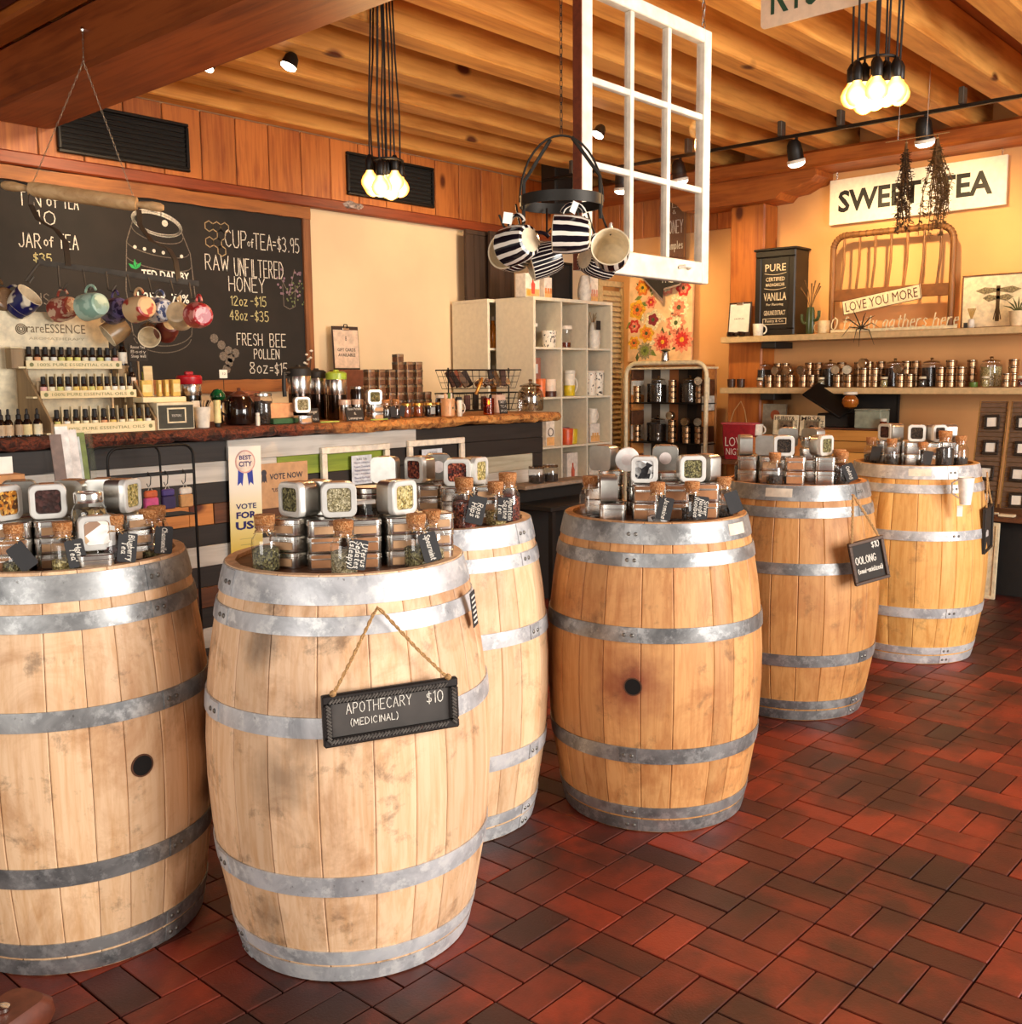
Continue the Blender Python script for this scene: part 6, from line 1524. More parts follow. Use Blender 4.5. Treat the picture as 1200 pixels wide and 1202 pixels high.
MB().box(-w, w, -.012, .012, zt*.33, zt*.45, .004).build('cross_rail', flat('brown_rail', '7a4a24', .5), bh_)
t = thing('word_board', 'tilted cream board reading LOVE YOU MORE before the bamboo headboard', 'sign', (7.33, (3.286+2.732)/2, 1.904), 0, None, rot=(0, R(-9), RW)); w = .285
MB().box(-w, w, 0, .012, -.052, .052, .001).build('board', M_cream, t); label_text('lettering', 'LOVE YOU MORE', w*1.85, .068, flat('rust_ink', '5a2a18', .7), t, 0, -.001, 0); frame_mb(MB(), -w, w, -.052, .052, .004, -.001, .0).build('edge', flat('rust_ink', '5a2a18', .7), t)
t = thing('wire_word', 'cream cut-out script reading family gathers here along the shelf edge', 'sign', (7.275, (3.355+2.451)/2, UZ+.010), RW); w = abs(3.355-2.451)
m = MB(); 
for st in strokes('O family gathers here', w, .085, .25): m.tube([(p[0], 0, p[1]+.012) for p in st], .0045, 6)
m.build('script', flat('cream_wire', 'f7e4b8', .5), t)
MB().box(-w/2, w/2, -.003, .003, -.009, .012, .002).build('base_bar', flat('cream_wire', 'f7e4b8', .5), t)
t = thing('air_plant', 'dark spidery air plant hanging over the edge of the upper shelf', 'plant', (7.265, 3.112, UZ+.004), RW); rnd = random.Random(12)
for i in range(9):
    a = R(-160+40*i+rnd.uniform(-12, 12)); L = rnd.uniform(.09, .17); s_ = math.cos(a); u_ = math.sin(a)
    MB().tube([(0, -.012, .02), (s_*L*.6, -.03, .05+u_*L*.4), (s_*L, -.035, .01+u_*L)], .003, 5, rr=[.005, .004, .001]).build('leaf', flat('dark_leaf', '2c2415', .8), t)
dp = thing('framed_print', 'pale wood-framed print of a dragonfly with brush bodies on the upper shelf', 'picture', (7.42, 0, UZ), RW)
y1, y2 = 2.477, 2.005; dp.location.y = (y1+y2)/2; w = abs(y1-y2)/2; h = 2.039-UZ
MB().box(-w, w, 0, .01, 0, h, .001).build('sheet', flat('print_cream', 'ecdab6', .7), dp); frame_mb(MB(), -w, w, 0, h, .009, -.01, .012, .002).build('frame', flat('brown_rail', '7a4a24', .5), dp)
M_dr = flat('dragonfly_ink', '5a4326', .8)
MB().box(-.012, .012, -.002, -.001, h*.12, h*.78).build('printed_body', M_dr, dp, (.0, 0, 0))
for s_ in (-1, 1):
    for z_, L, a in ((h*.70, w*.62, 8), (h*.56, w*.42, 2)):
        m = MB().prism([(0, -.01), (L*.6, -.026), (L, 0), (L*.6, .022), (0, .01)], -.002, -.001)
        m.tf(Matrix.Scale(s_, 4, (1, 0, 0)) @ Matrix.Rotation(R(-a*s_*0), 4, 'Y')); m.build('printed_wing', flat('wing_grey', '94835f', .8, var=.4, scale=80), dp, (0, 0, z_))
for i in range(-2, 3): MB().tube([(0, -.0025, h*.5), (i*.012, -.0025, h*.15)], .003, 4).build('printed_brush', M_dr, dp)
t = thing('bud_vase', 'small white vase with dried wheat and a black tag on the upper shelf', 'vase', (7.33, 2.378, UZ), RW); MB().lathe([(.018, 0), (.022, .01), (.020, .055), (.014, .06)], 16).build('vase_body', M_white, t)
for i in range(5): MB().tube([(0, 0, .05), ((i-2)*.012, 0, .13)], .003, 5, rr=[.002, .005]).build('wheat_stalk', flat('wheat', 'c9a25e', .9), t)
MB().box(-.04, -.015, -.03, -.026, 0, .035).build('black_tag', M_tag, t)
t = thing('plant_pot', 'white pot with a small leafy plant at the right end of the upper shelf', 'plant', (7.33, 2.087, UZ), RW); MB().lathe([(.038, 0), (.042, .003), (.054, .095), (.055, .10), (.050, .10), (.048, .09), (.001, .088)], 22).build('pot_body', flat('cream_glaze', 'e0c9a0', .4), t)
for i in range(7): a = R(20+22*i); MB().tube([(0, 0, .09), (.05*math.cos(a), 0, .10+.05*math.sin(a)), (.10*math.cos(a), -.01, .09+.10*math.sin(a))], .004, 5, rr=[.003, .006, .001]).build('leaf', flat('olive_leaf', '4f5226', .7), t)
# lower shelf: tins and jars
rt = {}
rt['b'] = MB().lathe([(.030, 0), (.033, .003), (.033, .036), (.030, .039)], 16).mesh('body', flat('coppery_tin', 'b08a66', .3, .9))
rt['l'] = MB().lathe([(.0335, .032), (.0345, .034), (.0345, .043), (.032, .046), (.001, .046)], 16).mesh('lid', flat('warm_steel', 'cbb69a', .2, 1.0))
def rtin(loc, label, group): 
    t = thing('round_tin', label, 'tin', loc, 0, group); ob('body', rt['b'], t); ob('lid', rt['l'], t)
GR = 'small round tins stacked on the lower wall shelf'
cols_f = [3.865, 3.786, 3.686, 3.581, 3.512, 3.310, 3.225, 3.109, 3.026, 2.840, 2.774, 2.562, 2.493, 2.425, 2.134]
nf = [2, 2, 2, 2, 2, 2, 2, 3, 3, 2, 2, 3, 4, 3, 2]
for i, (yy, n) in enumerate(zip(cols_f, nf)):
    for k in range(n): rtin((7.32, yy, LZ+k*.0464), 'round tin, %s up in the %s front stack from left on lower shelf' % (nth(k), nth(i)), GR)
cols_b = [3.872, 3.807, 3.607, 3.530, 3.346, 3.214, 3.136, 3.046, 2.858, 2.790, 2.535, 2.403, 2.132]
for i, yy in enumerate(cols_b):
    for k in range(4): rtin((7.47, yy, LZ+k*.0464), 'round tin, %s up in the %s rear stack from left on lower shelf' % (nth(k), nth(i)), GR)
for i, yy in enumerate((3.789, 3.690, 3.585, 3.314, 3.229, 3.100, 2.845)):
    t = thing('round_tin', 'round tin standing on edge atop a front stack, %s of seven from left' % nth(i), 'tin', (7.32, yy, LZ+(nf[[1, 2, 3, 5, 6, 7, 9][i]])*.0464+.0345), 0, 'round tins standing on edge on the lower shelf', rot=(0, R(-90), R((i*37) % 30-15)))
    ob('body', rt['b'], t); ob('lid', rt['l'], t)
def knobjar(label, loc, r, h, fill):
    t = thing('knob_lid_jar', label, 'jar', loc)
    MB().lathe([(r*.9, .001), (r, .006), (r, h*.72), (r*.8, h*.80), (r*.8, h*.83)], 26, False).build('glass_body', M_glass, t); MB().lathe([(r*.93, .004), (r*.93, h*.66), (.001, h*.67)], 20).build('contents', fill, t)
    MB().lathe([(r*.84, h*.832), (r*.86, h*.85), (r*.6, h*.89), (r*.14, h*.915), (r*.10, h*.93), (r*.20, h*.965), (r*.12, h), (.001, h)], 22).build('knob_lid', flat('warm_steel', 'cbb69a', .2, 1.0), t)
kl = [(3.975, .06, 'tea', 'first'), (3.418, .062, 'tea', 'second'), (2.925, .07, 'dark', 'third'), (2.664, .066, 'tea', 'fourth'), (2.264, .07, 'straw', 'fifth')]
for yy, r_, f_, o_ in kl: knobjar('glass jar with silver knob lid, %s of five from left on lower shelf' % o_, (7.43, yy, LZ), r_, .205, LF[f_])
for i, (yy, c) in enumerate(((3.929, 'cork'), (3.423, 'pale'), (2.945, 'straw'), (2.673, 'tea'), (2.254, 'straw'), (2.031, 'red'))):
    cyl_jar('small_jar', 'small lidded glass jar, %s of six along the front of lower shelf' % nth(i), 'jar', (7.29, yy, LZ), .024, .062, M_glass, LF.get(c, M_cork), M_cream, .012, 'small jars at the front of the lower shelf', .8, 16)
for i, yy in enumerate((4.169, 4.085)):
    t = thing('glass_cup', 'dark glass cup before the wooden post, %s of two' % ['left', 'right'][i], 'cup', (7.275, yy, LZ)); MB().lathe([(.026, 0), (.030, .004), (.033, .065), (.031, .066), (.027, .008), (.001, .007)], 18).build('cup_body', flat('smoked_glass', '4a3022', .15, coat=.4), t)
t = thing('green_tin', 'small green tin between the stacks on the lower shelf', 'tin', (7.29, 2.331, LZ)); MB().lathe([(.026, 0), (.027, .002), (.027, .026), (.025, .028), (.001, .028)], 16).build('body', flat('leaf_green', '5f7a2c', .4), t); MB().lathe([(.028, .024), (.028, .033), (.001, .034)], 16).build('lid', flat('leaf_green', '5f7a2c', .4), t)
# SWEET TEA sign with chains
st = thing('enamel_sign', 'long white sign reading SWEET TEA hanging high on the ochre wall', 'sign', (7.54, 0, 0), 0, None)
ya, yb = 3.515, 2.261; za, zb_ = 2.492, 2.820
w = abs(ya-yb)/2; h = (zb_-za)/2; st.location = (7.54, (ya+yb)/2, (za+zb_)/2+.008); st.rotation_euler = (R(0), R(-.5), RW)
MB().box(-w, w, 0, .022, -h, h, .002).build('panel', flat('sign_white', 'f3ead8', .45, var=.05), st)
label_text('lettering', 'SWEET', w*.98, h*.98, flat('sign_black', '17120f', .5), st, -w*.40, -.001, 0, bold=.03)
label_text('lettering', 'TEA', w*.60, h*.98, flat('sign_black', '17120f', .5), st, w*.56, -.001, 0, bold=.03)
for sx in (-w*.92, w*.94):
    m = MB()
    for k in range(7): m.tube([(sx+(.006*math.cos(q) if k % 2 else 0), .01+(0 if k % 2 else .006*math.cos(q)), h+.012+k*.02+.012*math.sin(q)) for q in [i*math.pi/4 for i in range(8)]], .0018, 4, closed=True)
    m.build('chain', M_steeld, st)
# floral canvas and arrow chalkboard left of the post
fc = thing('floral_canvas', 'tall canvas printed with orange, pink and red garden flowers near the corner', 'painting', (0, 0, 0))
ya, yb = 5.302, 4.660; w = abs(ya-yb)/2; fc.location = (7.45, (ya+yb)/2, 1.506); fc.rotation_euler = (R(-2), 0, RW); h = 2.277-1.506
MB().box(-w, w, 0, .03, 0, h, .002).build('canvas', flat('canvas_peach', 'e9bd8c', .8, var=.12, scale=12), fc)
rnd = random.Random(17)
M_fl = {k: flat('petal_'+k, c, .7, var=.25, scale=60) for k, c in (('yellow', 'e8a92a'), ('pink', 'e88a6a'), ('red', 'c8322a'), ('cream', 'efd8ac'), ('wine', '8c2430'), ('green', '7f8a3e'), ('darkgreen', '4f5a2c'), ('orange', 'e2792c'), ('grey', '9a8a66'))}
def leafp(x, z, L, a, mat, y=-.0006):
    m = MB(); ca, sa = math.cos(a), math.sin(a); p = [(0, 0), (L*.5, -L*.22), (L, 0), (L*.5, L*.22)]
    n = len(m.v); m.v += [(x+q*ca-r*sa, y, z+q*sa+r*ca) for q, r in p]; m.f.append((0, 1, 2, 3)); m.build('printed_leaf', mat, fc, smooth=False)
def flower(x, z, r, c1, c2, n=7, lay=2):
    for l in range(lay):
        m = MB(); rr_ = r*(1-.38*l)
        k = n*4
        pts = [(x+rr_*(1+.16*math.cos(n*2*math.pi*i/k))*math.cos(2*math.pi*i/k), -.0012-.0006*l, z+rr_*(1+.16*math.cos(n*2*math.pi*i/k))*math.sin(2*math.pi*i/k)) for i in range(k)]
        m.v += pts; m.f.append(tuple(range(k))); m.build('printed_flower', M_fl[c1] if l == 0 else M_fl[c2], fc, smooth=False)
    m = MB(); m.v += [(x+r*.22*math.cos(2*math.pi*i/10), -.003, z+r*.22*math.sin(2*math.pi*i/10)) for i in range(10)]; m.f.append(tuple(range(10))); m.build('printed_flower', M_fl['darkgreen' if c2 != 'red' else 'yellow'], fc, smooth=False)
for i in range(34):
    leafp(rnd.uniform(-w*.85, w*.7), rnd.uniform(.06, h-.08), rnd.uniform(.06, .12), rnd.uniform(0, 6.28), M_fl[rnd.choice(['green', 'green', 'darkgreen', 'cream'])])
fw = w*2
for u_, v_, r_, a, b, n_ in ((.14, .60, .085, 'yellow', 'orange', 5), (.36, .68, .055, 'pink', 'red', 6), (.40, .47, .085, 'cream', 'wine', 5), (.80, .60, .10, 'cream', 'pink', 8), (.10, .40, .06, 'red', 'pink', 6), (.30, .31, .078, 'yellow', 'orange', 7), (.10, .20, .06, 'yellow', 'orange', 6), (.76, .42, .095, 'pink', 'cream', 9), (.56, .20, .09, 'pink', 'red', 11), (.86, .22, .105, 'pink', 'red', 12), (.28, .10, .075, 'grey', 'green', 13), (.22, .86, .07, 'orange', 'yellow', 6), (.6, .86, .08, 'pink', 'cream', 7), (.86, .82, .07, 'red', 'pink', 6)):
    flower(-w+u_*fw, v_*h*.92+.02, r_*.95, a, b, n_)
ar = thing('arrow_sign', 'black arrow-shaped chalkboard pointing down in front of the floral canvas', 'sign', (7.40, 4.909, 2.002), RW)
m = MB().prism([(0, 0), (.0, .09), (.17, .12), (.20, .16), (.20, .28), (-.20, .28), (-.20, .20)], -.008, 0); m.build('border', flat('grey_border', '8f7a70', .6), ar)
m = MB().prism([(.005, .022), (.015, .11), (.165, .135), (.185, .168), (.185, .265), (-.185, .265), (-.185, .205)], -.012, -.0082); m.build('board', M_slate, ar)
chalk('lettering', 'THE', .12, .055, .007, M_chalk, ar, .05, -.0125, .155)
MB().tube([(-.10+.02*math.cos(i*.8), -.0128, .23+.02*math.sin(i*.8)) for i in range(8)], .003, 4, closed=True).build('chalk_curl', M_chalk, ar)
tb2 = thing('chalkboard_sign', 'narrow dark chalkboard reading TEA HONEY Samples seen through the hanging window', 'sign', (7.50, 4.848, 2.318), RW)
MB().box(-.13, .09, 0, .015, 0, .62, .003).build('board', flat('brown_slate', '5d3a2c', .7), tb2)
frame_mb(MB(), -.13, .09, 0, .62, .010, -.008, .001).build('frame', flat('brown_rail', '7a4a24', .5), tb2)
for q, ww, hh, zz in (('TEA', .15, .095, .46), ('&', .03, .03, .41), ('HONEY', .17, .105, .25), ('Samples', .17, .06, .12)): chalk('lettering', q, ww, hh, .006, M_chalk, tb2, -.02, -.001, zz)
# louvred shutter right of the cube shelf
ls = thing('louvred_shutter', 'tall beige louvred shutter standing between cube shelf and floral canvas', 'shutter', (0, 0, 0))
xa, xb = 7.239, 7.619; w = (xb-xa)/2; ls.location = ((xa+xb)/2, 5.45, 0.0); h = 2.210
M_lou = flat('beige_louvre', 'cbb084', .6)
frame_mb(MB(), -w, w, 0, h, .05, 0, .035, .003).build('frame', M_lou, ls)
mlo = None
nl = int((h-.1)/.045)
for i in range(nl):
    if mlo is None:
        m = MB().box(-w+.051, w-.051, -.004, .004, -.024, .024); m.tf(Matrix.Rotation(R(-32), 4, 'X')); mlo = m.mesh('slat', M_lou, False)
    ob('slat', mlo, ls, (0, .018, .08+i*.045))
# cream framed display rack with jars and tins
dr = thing('display_rack', 'cream rounded steel display rack with plank back holding jars and tins', 'rack', (0, 0, 0))
ya, yb = 5.081, 4.304; w = abs(ya-yb)/2; yc_ = (ya+yb)/2
zt = 1.485; dr.location = (7.12, yc_, .0); dr.rotation_euler = (0, 0, RW)
m = MB().tube(arch(w, zt, .10, .02), .018, 12); m.build('rounded_frame', M_cream, dr)
MB().tube([(p[0]*.96, .04, p[2]*.985) for p in arch(w, zt, .10, .02)], .008, 8).build('inner_frame', flat('warm_steel', 'cbb69a', .2, 1.0), dr)
pcs = ['c9c3b4', '4a3a2c', 'cfc8b8', 'a8683a', '5d4a38', '2f241c', '3d2a1e', 'b07a48']
pw = (2*w-.06)/8
for i in range(8):
    MB().box(-w+.03+i*pw+.001, -w+.03+(i+1)*pw-.001, .20, .215, .30, zt-.05, .002).build('plank', wood('rack_plank_%d' % i, pcs[i], pcs[i], 'z', 20, .7), dr)
for s_ in (-1, 1):
    for k in range(9): MB().box(s_*(w-.045)-.008, s_*(w-.045)+.008, .02, .19, .35+k*.125, .35+k*.125+.118, .002).build('side_plank', [M_corg, M_cwht, M_cbrn][(k+(s_ > 0)) % 3], dr)
MB().box(-w+.02, w-.02, .0, .22, zt-.052, zt-.035, .003).build('top_board', M_cream, dr)
shz = [1.161, 0.834, .52]
for z in shz: MB().box(-w+.03, w-.03, .0, .20, z-.010, z, .002).build('shelf', M_black, dr)
MB().lathe([(.03, 0), (.034, .005), (.028, .07), (.030, .075)], 16).build('latch', M_steel, dr, (0, 0, zt+.012)); MB().lathe([(.012, 0), (.045, .012), (.012, .028)], 12).build('latch_knob', flat('olive_metal', '6b6448', .3, .8), dr, (0, 0, zt+.088))
for s_ in (-1, 1): MB().box(s_*(w+.02)-.006, s_*(w+.02)+.006, -.01, .01, zt-.30, zt-.12, .004).build('side_hinge', M_cream, dr)
def dploc(x, y, z): return (7.12+y, yc_-x, z)
kk = 0
for r_i, z in enumerate(shz[:2]):
    rown = ['upper', 'lower'][r_i]
    for i, (x_, kind, n) in enumerate([(-w*.80, 'st', 3), (-w*.34, 'kj', 0), (w*.10, 'st', 4), (w*.46, 'kj' if r_i == 0 else 'st', 3), (w*.76, 'st', 3)]):
        if kind == 'kj':
            knobjar('dark glass knob-lid jar on the %s shelf of the display rack, %s place' % (rown, nth(i)), dploc(x_, .10, z+.001), .07, .22, LF['tea'])
            t = thing('mini_jar', 'small clear jar before the knob-lid jar, %s place on %s rack shelf' % (nth(i), rown), 'jar', dploc(x_+.055, .022, z+.001)); MB().lathe([(.015, 0), (.017, .003), (.017, .05), (.012, .06)], 14, False).build('glass_body', M_glass, t); MB().lathe([(.013, .061), (.016, .063), (.016, .075), (.001, .076)], 14).build('lid', M_steel, t)
        else:
            for k in range(n):
                t = thing('round_tin', 'round tin, %s up in the stack at %s place on %s rack shelf' % (nth(k), nth(i), rown), 'tin', dploc(x_, .05, z+.001+k*.0464), 0, 'round tins on the display rack'); ob('body', rt['b'], t); ob('lid', rt['l'], t)
            if i in (4,) or (r_i == 1 and i in (2, 3)):
                t = thing('round_tin', 'round tin standing on edge at %s place on %s rack shelf' % (nth(i), rown), 'tin', dploc(x_, .05, z+.002+n*.0464+.0345), 0, None, rot=(0, R(-90), R(i*9-20))); ob('body', rt['b'], t); ob('lid', rt['l'], t)
    for i, x_ in enumerate((-w*.55, w*.28)):
        t = thing('dark_canister', 'dark canister standing behind, %s of two on the %s rack shelf' % (['left', 'right'][i], rown), 'canister', dploc(x_, .14, z+.001)); MB().lathe([(.045, 0), (.047, .003), (.047, .14), (.044, .143)], 20).build('body', M_brownglass, t); MB().lathe([(.048, .135), (.048, .155), (.001, .156)], 20).build('lid', M_blackp, t)
# ---------------------------------------------------------------- desk below the shelves with its goods
dk = thing('display_desk', 'dark desk under the wall shelves behind the barrels', 'desk', (0, 0, 0)); DZ = .74
MB().box(6.95, 7.55, 2.75, 4.22, DZ-.04, DZ, .004).build('desktop', M_cbrn, dk)
for x_ in (6.97, 7.48):
    for yy in (2.78, 4.15): MB().box(x_, x_+.05, yy, yy+.05, 0, DZ-.041).build('leg', M_cbrn, dk)
MB().box(7.50, 7.53, 2.85, 4.2, .1, DZ-.041).build('back_panel', M_blackp, dk)
DZ += .0015
t = thing('gift_bag', 'red canvas bag reading LOVE standing at the left of the desk', 'bag', (7.02, 3.939, DZ), RW); w = .13; h = 1.013-DZ
m = MB(); m.rings([[(x, y, z) for x, y in rsq(2*w*f, .14*f2, .02, 3)] for z, f, f2 in ((0, .80, .9), (h*.5, .92, 1), (h, 1.02, .8))]); m.build('bag_body', flat('red_canvas', '9c1420', .8, var=.15), t)
label_text('lettering', 'LOVE', w*1.3, .07, M_paper, t, 0, -.078, h*.50, bold=-.01); label_text('lettering', 'NIGHT', w*1.2, .05, M_paper, t, 0, -.073, h*.22, bold=-.01)
MB().tube([(-w*.55, -.04, h-.01), (-w*.35, -.02, h+.10), (0, .0, h+.17), (w*.35, -.02, h+.10), (w*.6, -.04, h-.01)], .004, 6).build('cord_handle', M_twine, t)
MB().box(-w*1.04, w*1.04, -.062, .062, h-.008, h+.008, .004).build('rim_band', flat('pink_rim', 'c9565a', .8), t)
t = card('canvas_print', 'grey canvas print with an orange shape leaning behind the HUBBY frame', 'picture', (7.40, 3.877, DZ), .22, 1.154-DZ, RW, flat('grey_canvas', 'a49a86', .8), .02, None, -3)
MB().lathe([(.04, 0), (.04, .001)], 20).build('printed_shape', flat('print_orange2', 'b5603a', .8), t, (.02, -.0015, 1.067-DZ), (math.pi/2, 0, 0))
bx3 = thing('wooden_box', 'flat wooden riser box under the small mug and word frames', 'box', (7.15, 3.680, DZ)); bh3 = 0.924-DZ; MB().box(-.14, .12, -.30, .18, 0, bh3, .003).build('box_body', M_cbrn, bx3); MB().box(-.145, -.1405, -.28, .16, .01, bh3-.01, .001).build('front_panel', M_corg, bx3)
mug('small white mug with a gold drawing before the HUBBY frame', (7.06, 3.818, DZ+bh3+.001), .045, .085, M_white, R(-90))
for i, (q, q2, a, b) in enumerate((('HUBBY&', 'WIFE', 3.753, 3.550), ('MRS&', 'MR', 3.536, 3.341))):
    w = abs(a-b)/2; h = 1.078-(DZ+bh3)
    t = thing('photo_frame', 'cream photo frame lettered %s on the riser box, %s of two' % (q.replace('&', ' AND'), ['left', 'right'][i]), 'frame', (7.18, (a+b)/2, DZ+bh3+.001), RW, None, rot=(R(-6), 0, RW))
    frame_mb(MB(), -w, w, 0, max(.15, h), w*.42, 0, .015, .002).build('frame', M_cream, t); MB().box(-w*.6, w*.6, .006, .012, w*.4, max(.15, h)-w*.4).build('photo', flat('sepia_photo', '8a7258', .6, var=.4, scale=40), t)
    frame_mb(MB(), -w*.62, w*.62, w*.38, max(.15, h)-w*.38, .008, -.004, .002).build('inner_frame', flat('taupe', '8f8266', .6), t)
    MB().lathe([(.001, -.02), (.02, -.012), (.022, 0), (.014, .016), (.001, .02)], 12).build('photo_figure', M_ink, t, (0, .004, max(.15, h)*.40))
    label_text('lettering', q, w*1.6, .032, M_ink, t, -w*.08, -.001, max(.15, h)-.026, bold=.01); label_text('lettering', q2, .06, .022, M_ink, t, w*.82, -.001, max(.15, h)*.55, rot=R(90))
# point-of-sale unit and boxes
t = thing('wooden_crate', 'wooden crate with a pale slatted front standing right of the frames', 'crate', (7.10, 3.086, DZ), RW); w = abs(3.333-2.865)/2; h = 0.981-DZ
for k in range(3): MB().box(-w, w, 0, .015, .0+k*h/3+.002, (k+1)*h/3-.002, .002).build('slat', wood('crate_pine', 'd99a4a', 'b9762e', 'x', 20, .6), t)  # front slats paler than the end panels and top
for s_ in (-1, 1): MB().box(s_*(w-.008)-.008, s_*(w-.008)+.008, .016, .30, 0, h, .002).build('end_panel', M_cbrn, t)
MB().box(-w, w, .016, .30, h+.001, h+.012, .002).build('top_board', M_cbrn, t)
gz = DZ+h+.013
t = thing('storage_box', 'grey-green square box on top of the wooden crate', 'box', (7.12, 2.988, gz), RW); w = abs(3.084-2.892)/2; h2 = 1.121-gz; MB().box(-w, w, 0, .16, 0, h2, .006).build('box_body', flat('sage_box', '8d9482', .6), t); MB().box(-w-.002, w+.002, -.002, .162, h2+.0005, h2+.010, .003).build('lid', flat('sage_lid', '9ba08e', .6), t)
t = thing('till_screen', 'black register with a tilted black screen on the wooden crate', 'register', (7.20, 3.245, gz), RW)
MB().box(-.16, .08, 0, .18, 0, .10, .006).build('base_unit', M_blackp, t)
m = MB().box(-.19, .14, -.16, .16, 0, .018, .004); m.tf(Matrix.Rotation(R(-34), 4, 'Y') @ Matrix.Identity(4)); 
m = MB().box(-.17, .17, -.02, .0, -.10, .10, .004)
m.tf(Matrix.Translation((-.07, 0, .19)) @ Matrix.Rotation(R(30), 4, 'Y') @ Matrix.Rotation(R(-60), 4, 'X')); m.build('screen', M_black, t)
MB().tube([(-.06, .06, .10), (-.06, .04, .17)], .012, 8).build('neck', M_blackp, t)
t = thing('globe_bell', 'round golden glass globe with white cap beside the tilted screen', 'ornament', (7.16, 3.135-.0, gz+h2+.0115), RW)
MB().lathe([(.02, 0), (.045, .012), (.060, .04), (.058, .065), (.035, .092), (.02, .098)], 22).build('globe', flat('amber_globe', 'b86a22', .12, .3, coat=.8), t); MB().lathe([(.022, .098), (.05, .102), (.048, .12), (.001, .122)], 20).build('cap', M_white, t)
t = card('dark_board', 'large dark board leaning against the wall behind the register', 'board', (7.50, 3.147, DZ), .46, 1.234-DZ, RW, M_blackp, .015, None, -2); frame_mb(MB(), -.23, .23, 0, 1.234-DZ, .012, -.008, -.0005, .001).build('frame', M_black, t)
t = thing('small_jar', 'tiny white capped jar right of the sage box on the crate', 'jar', (7.08, 2.855, gz), 0); MB().lathe([(.022, 0), (.024, .003), (.024, .05), (.02, .055)], 16).build('jar_body', M_honey, t); MB().lathe([(.022, .056), (.023, .058), (.023, .074), (.001, .075)], 16).build('cap', M_white, t)
# slanted wire racks with small framed squares at the right
rk = thing('jewellery_stand', 'dark stand carrying two slanted wire racks at the right frame edge', 'stand', (0, 0, 0))
SZ = .50
MB().box(6.62, 7.30, 1.25, 2.45, SZ-.03, SZ, .004).build('top_board', M_cbrn, rk); MB().box(6.72, 7.28, 1.3, 2.40, 0, SZ-.031).build('base_box', M_blackp, rk)
t = thing('orange_box', 'orange box on the floor under the jewellery stand', 'box', (6.62, 2.30, 0)); MB().box(-.06, .06, -.08, .08, 0, .30, .004).build('box_body', flat('rust_box', 'a5481c', .7), t); MB().box(-.062, .062, -.082, .082, .301, .315, .003).build('lid', flat('rust_box', 'a5481c', .7), t)
t = thing('white_panel', 'cream panel leaning against the jewellery stand at the frame edge', 'panel', (6.55, 1.95, 0), RW, None, rot=(R(-4), 0, RW)); MB().box(-.30, .04, 0, .015, 0, .47, .003).build('panel', M_cream, t); frame_mb(MB(), -.30, .04, 0, .47, .02, -.008, -.0005, .001).build('frame', M_cream, t)
for i, (a, b, zb2, zt2) in enumerate(((2.194, 2.012, 0, 0), (2.002, 1.822, 0, 0))):
    w = abs(a-b)/2-.006; h = (1.168-SZ)/math.cos(R(12)); 
    t = thing('jewellery_rack', 'slanted wire grid panel hung with framed squares, %s of two' % ['left', 'right'][i], 'rack', (6.86, (a+b)/2, SZ+.03), 0, None, rot=(R(-12), 0, RW))
    MB().box(-w, w, .006, .010, 0, h).build('backing', flat('taupe_cloth', '6f5540', .9), t)
    m = MB()
    for k in range(22): m.tube([(-w, 0, .01+k*(h-.02)/21), (w, 0, .01+k*(h-.02)/21)], .0016, 4)
    m.build('wires', flat('brass_wire', 'b08a56', .35, .8), t)
    for s_ in (-1, 1): MB().tube([(s_*w, 0, 0), (s_*w, 0, h)], .005, 6).build('side_bar', flat('brass_wire', 'b08a56', .35, .8), t)
    for k in range(4):
        for c_ in range(1):
            f = thing('picture_frame', 'small dark-edged white square, %s from the top on the %s wire panel' % (nth(k), ['left', 'right'][i]), 'frame', (6.86+math.sin(R(12))*(h*(.86-.24*k))-.012, (a+b)/2-.01*(k % 2), SZ+.03+h*math.cos(R(12))*(.80-.24*k)), 0, 'framed squares on the wire panels', rot=(R(-12), R((k*7) % 5-3), RW))
            q = .047; frame_mb(MB(), -q, q, -q, q, .018, -.010, .0, .002).build('frame', flat('dark_frame', '241710', .5), f); MB().box(-q+.018, q-.018, -.004, -.001, -q+.018, q-.018).build('card', M_paper, f)
for i in range(9):
    t = thing('paper_stack', 'small stack of cream cards on the stand, %s from left' % nth(i), 'cards', (6.68+(i % 2)*.07, 2.38-.12*i, SZ+.001), R(i*11 % 30-15), 'card stacks on the jewellery stand'); MB().box(-.025, .025, -.045, .045, 0, .010+.004*(i % 3), .001).build('cards', M_cream, t)
# ================================================================ HANGING THINGS
# the old window sash
sw = thing('window_sash', 'old white nine-pane window sash hanging from chains above the barrels', 'window', (0, 0, 0))
sx0, sx1, sz0, sz1 = 2.568, 3.312, 1.705, 2.578; SY = 2.0
sw.location = ((sx0+sx1)/2, SY, sz0); W2 = (sx1-sx0)/2; SH = sz1-sz0
M_sash = flat('chippy_white', 'efe4cf', .5, var=.12, scale=18)
MB().box(-W2+.0, -W2+.052, 0, .036, 0, SH, .003).build('stile', M_sash, sw); MB().box(W2-.045, W2, 0, .036, 0, SH, .003).build('stile', M_sash, sw)
MB().box(-W2+.052, W2-.045, 0, .036, 0, .075, .003).build('bottom_rail', M_sash, sw); MB().box(-W2+.052, W2-.045, 0, .036, SH-.045, SH, .003).build('top_rail', M_sash, sw)
MB().box(-W2-.004, -W2-.0003, 0.001, .035, 0, SH, .001).build('bare_edge', M_rail, sw)
iw = (2*W2-.097); ih = SH-.12
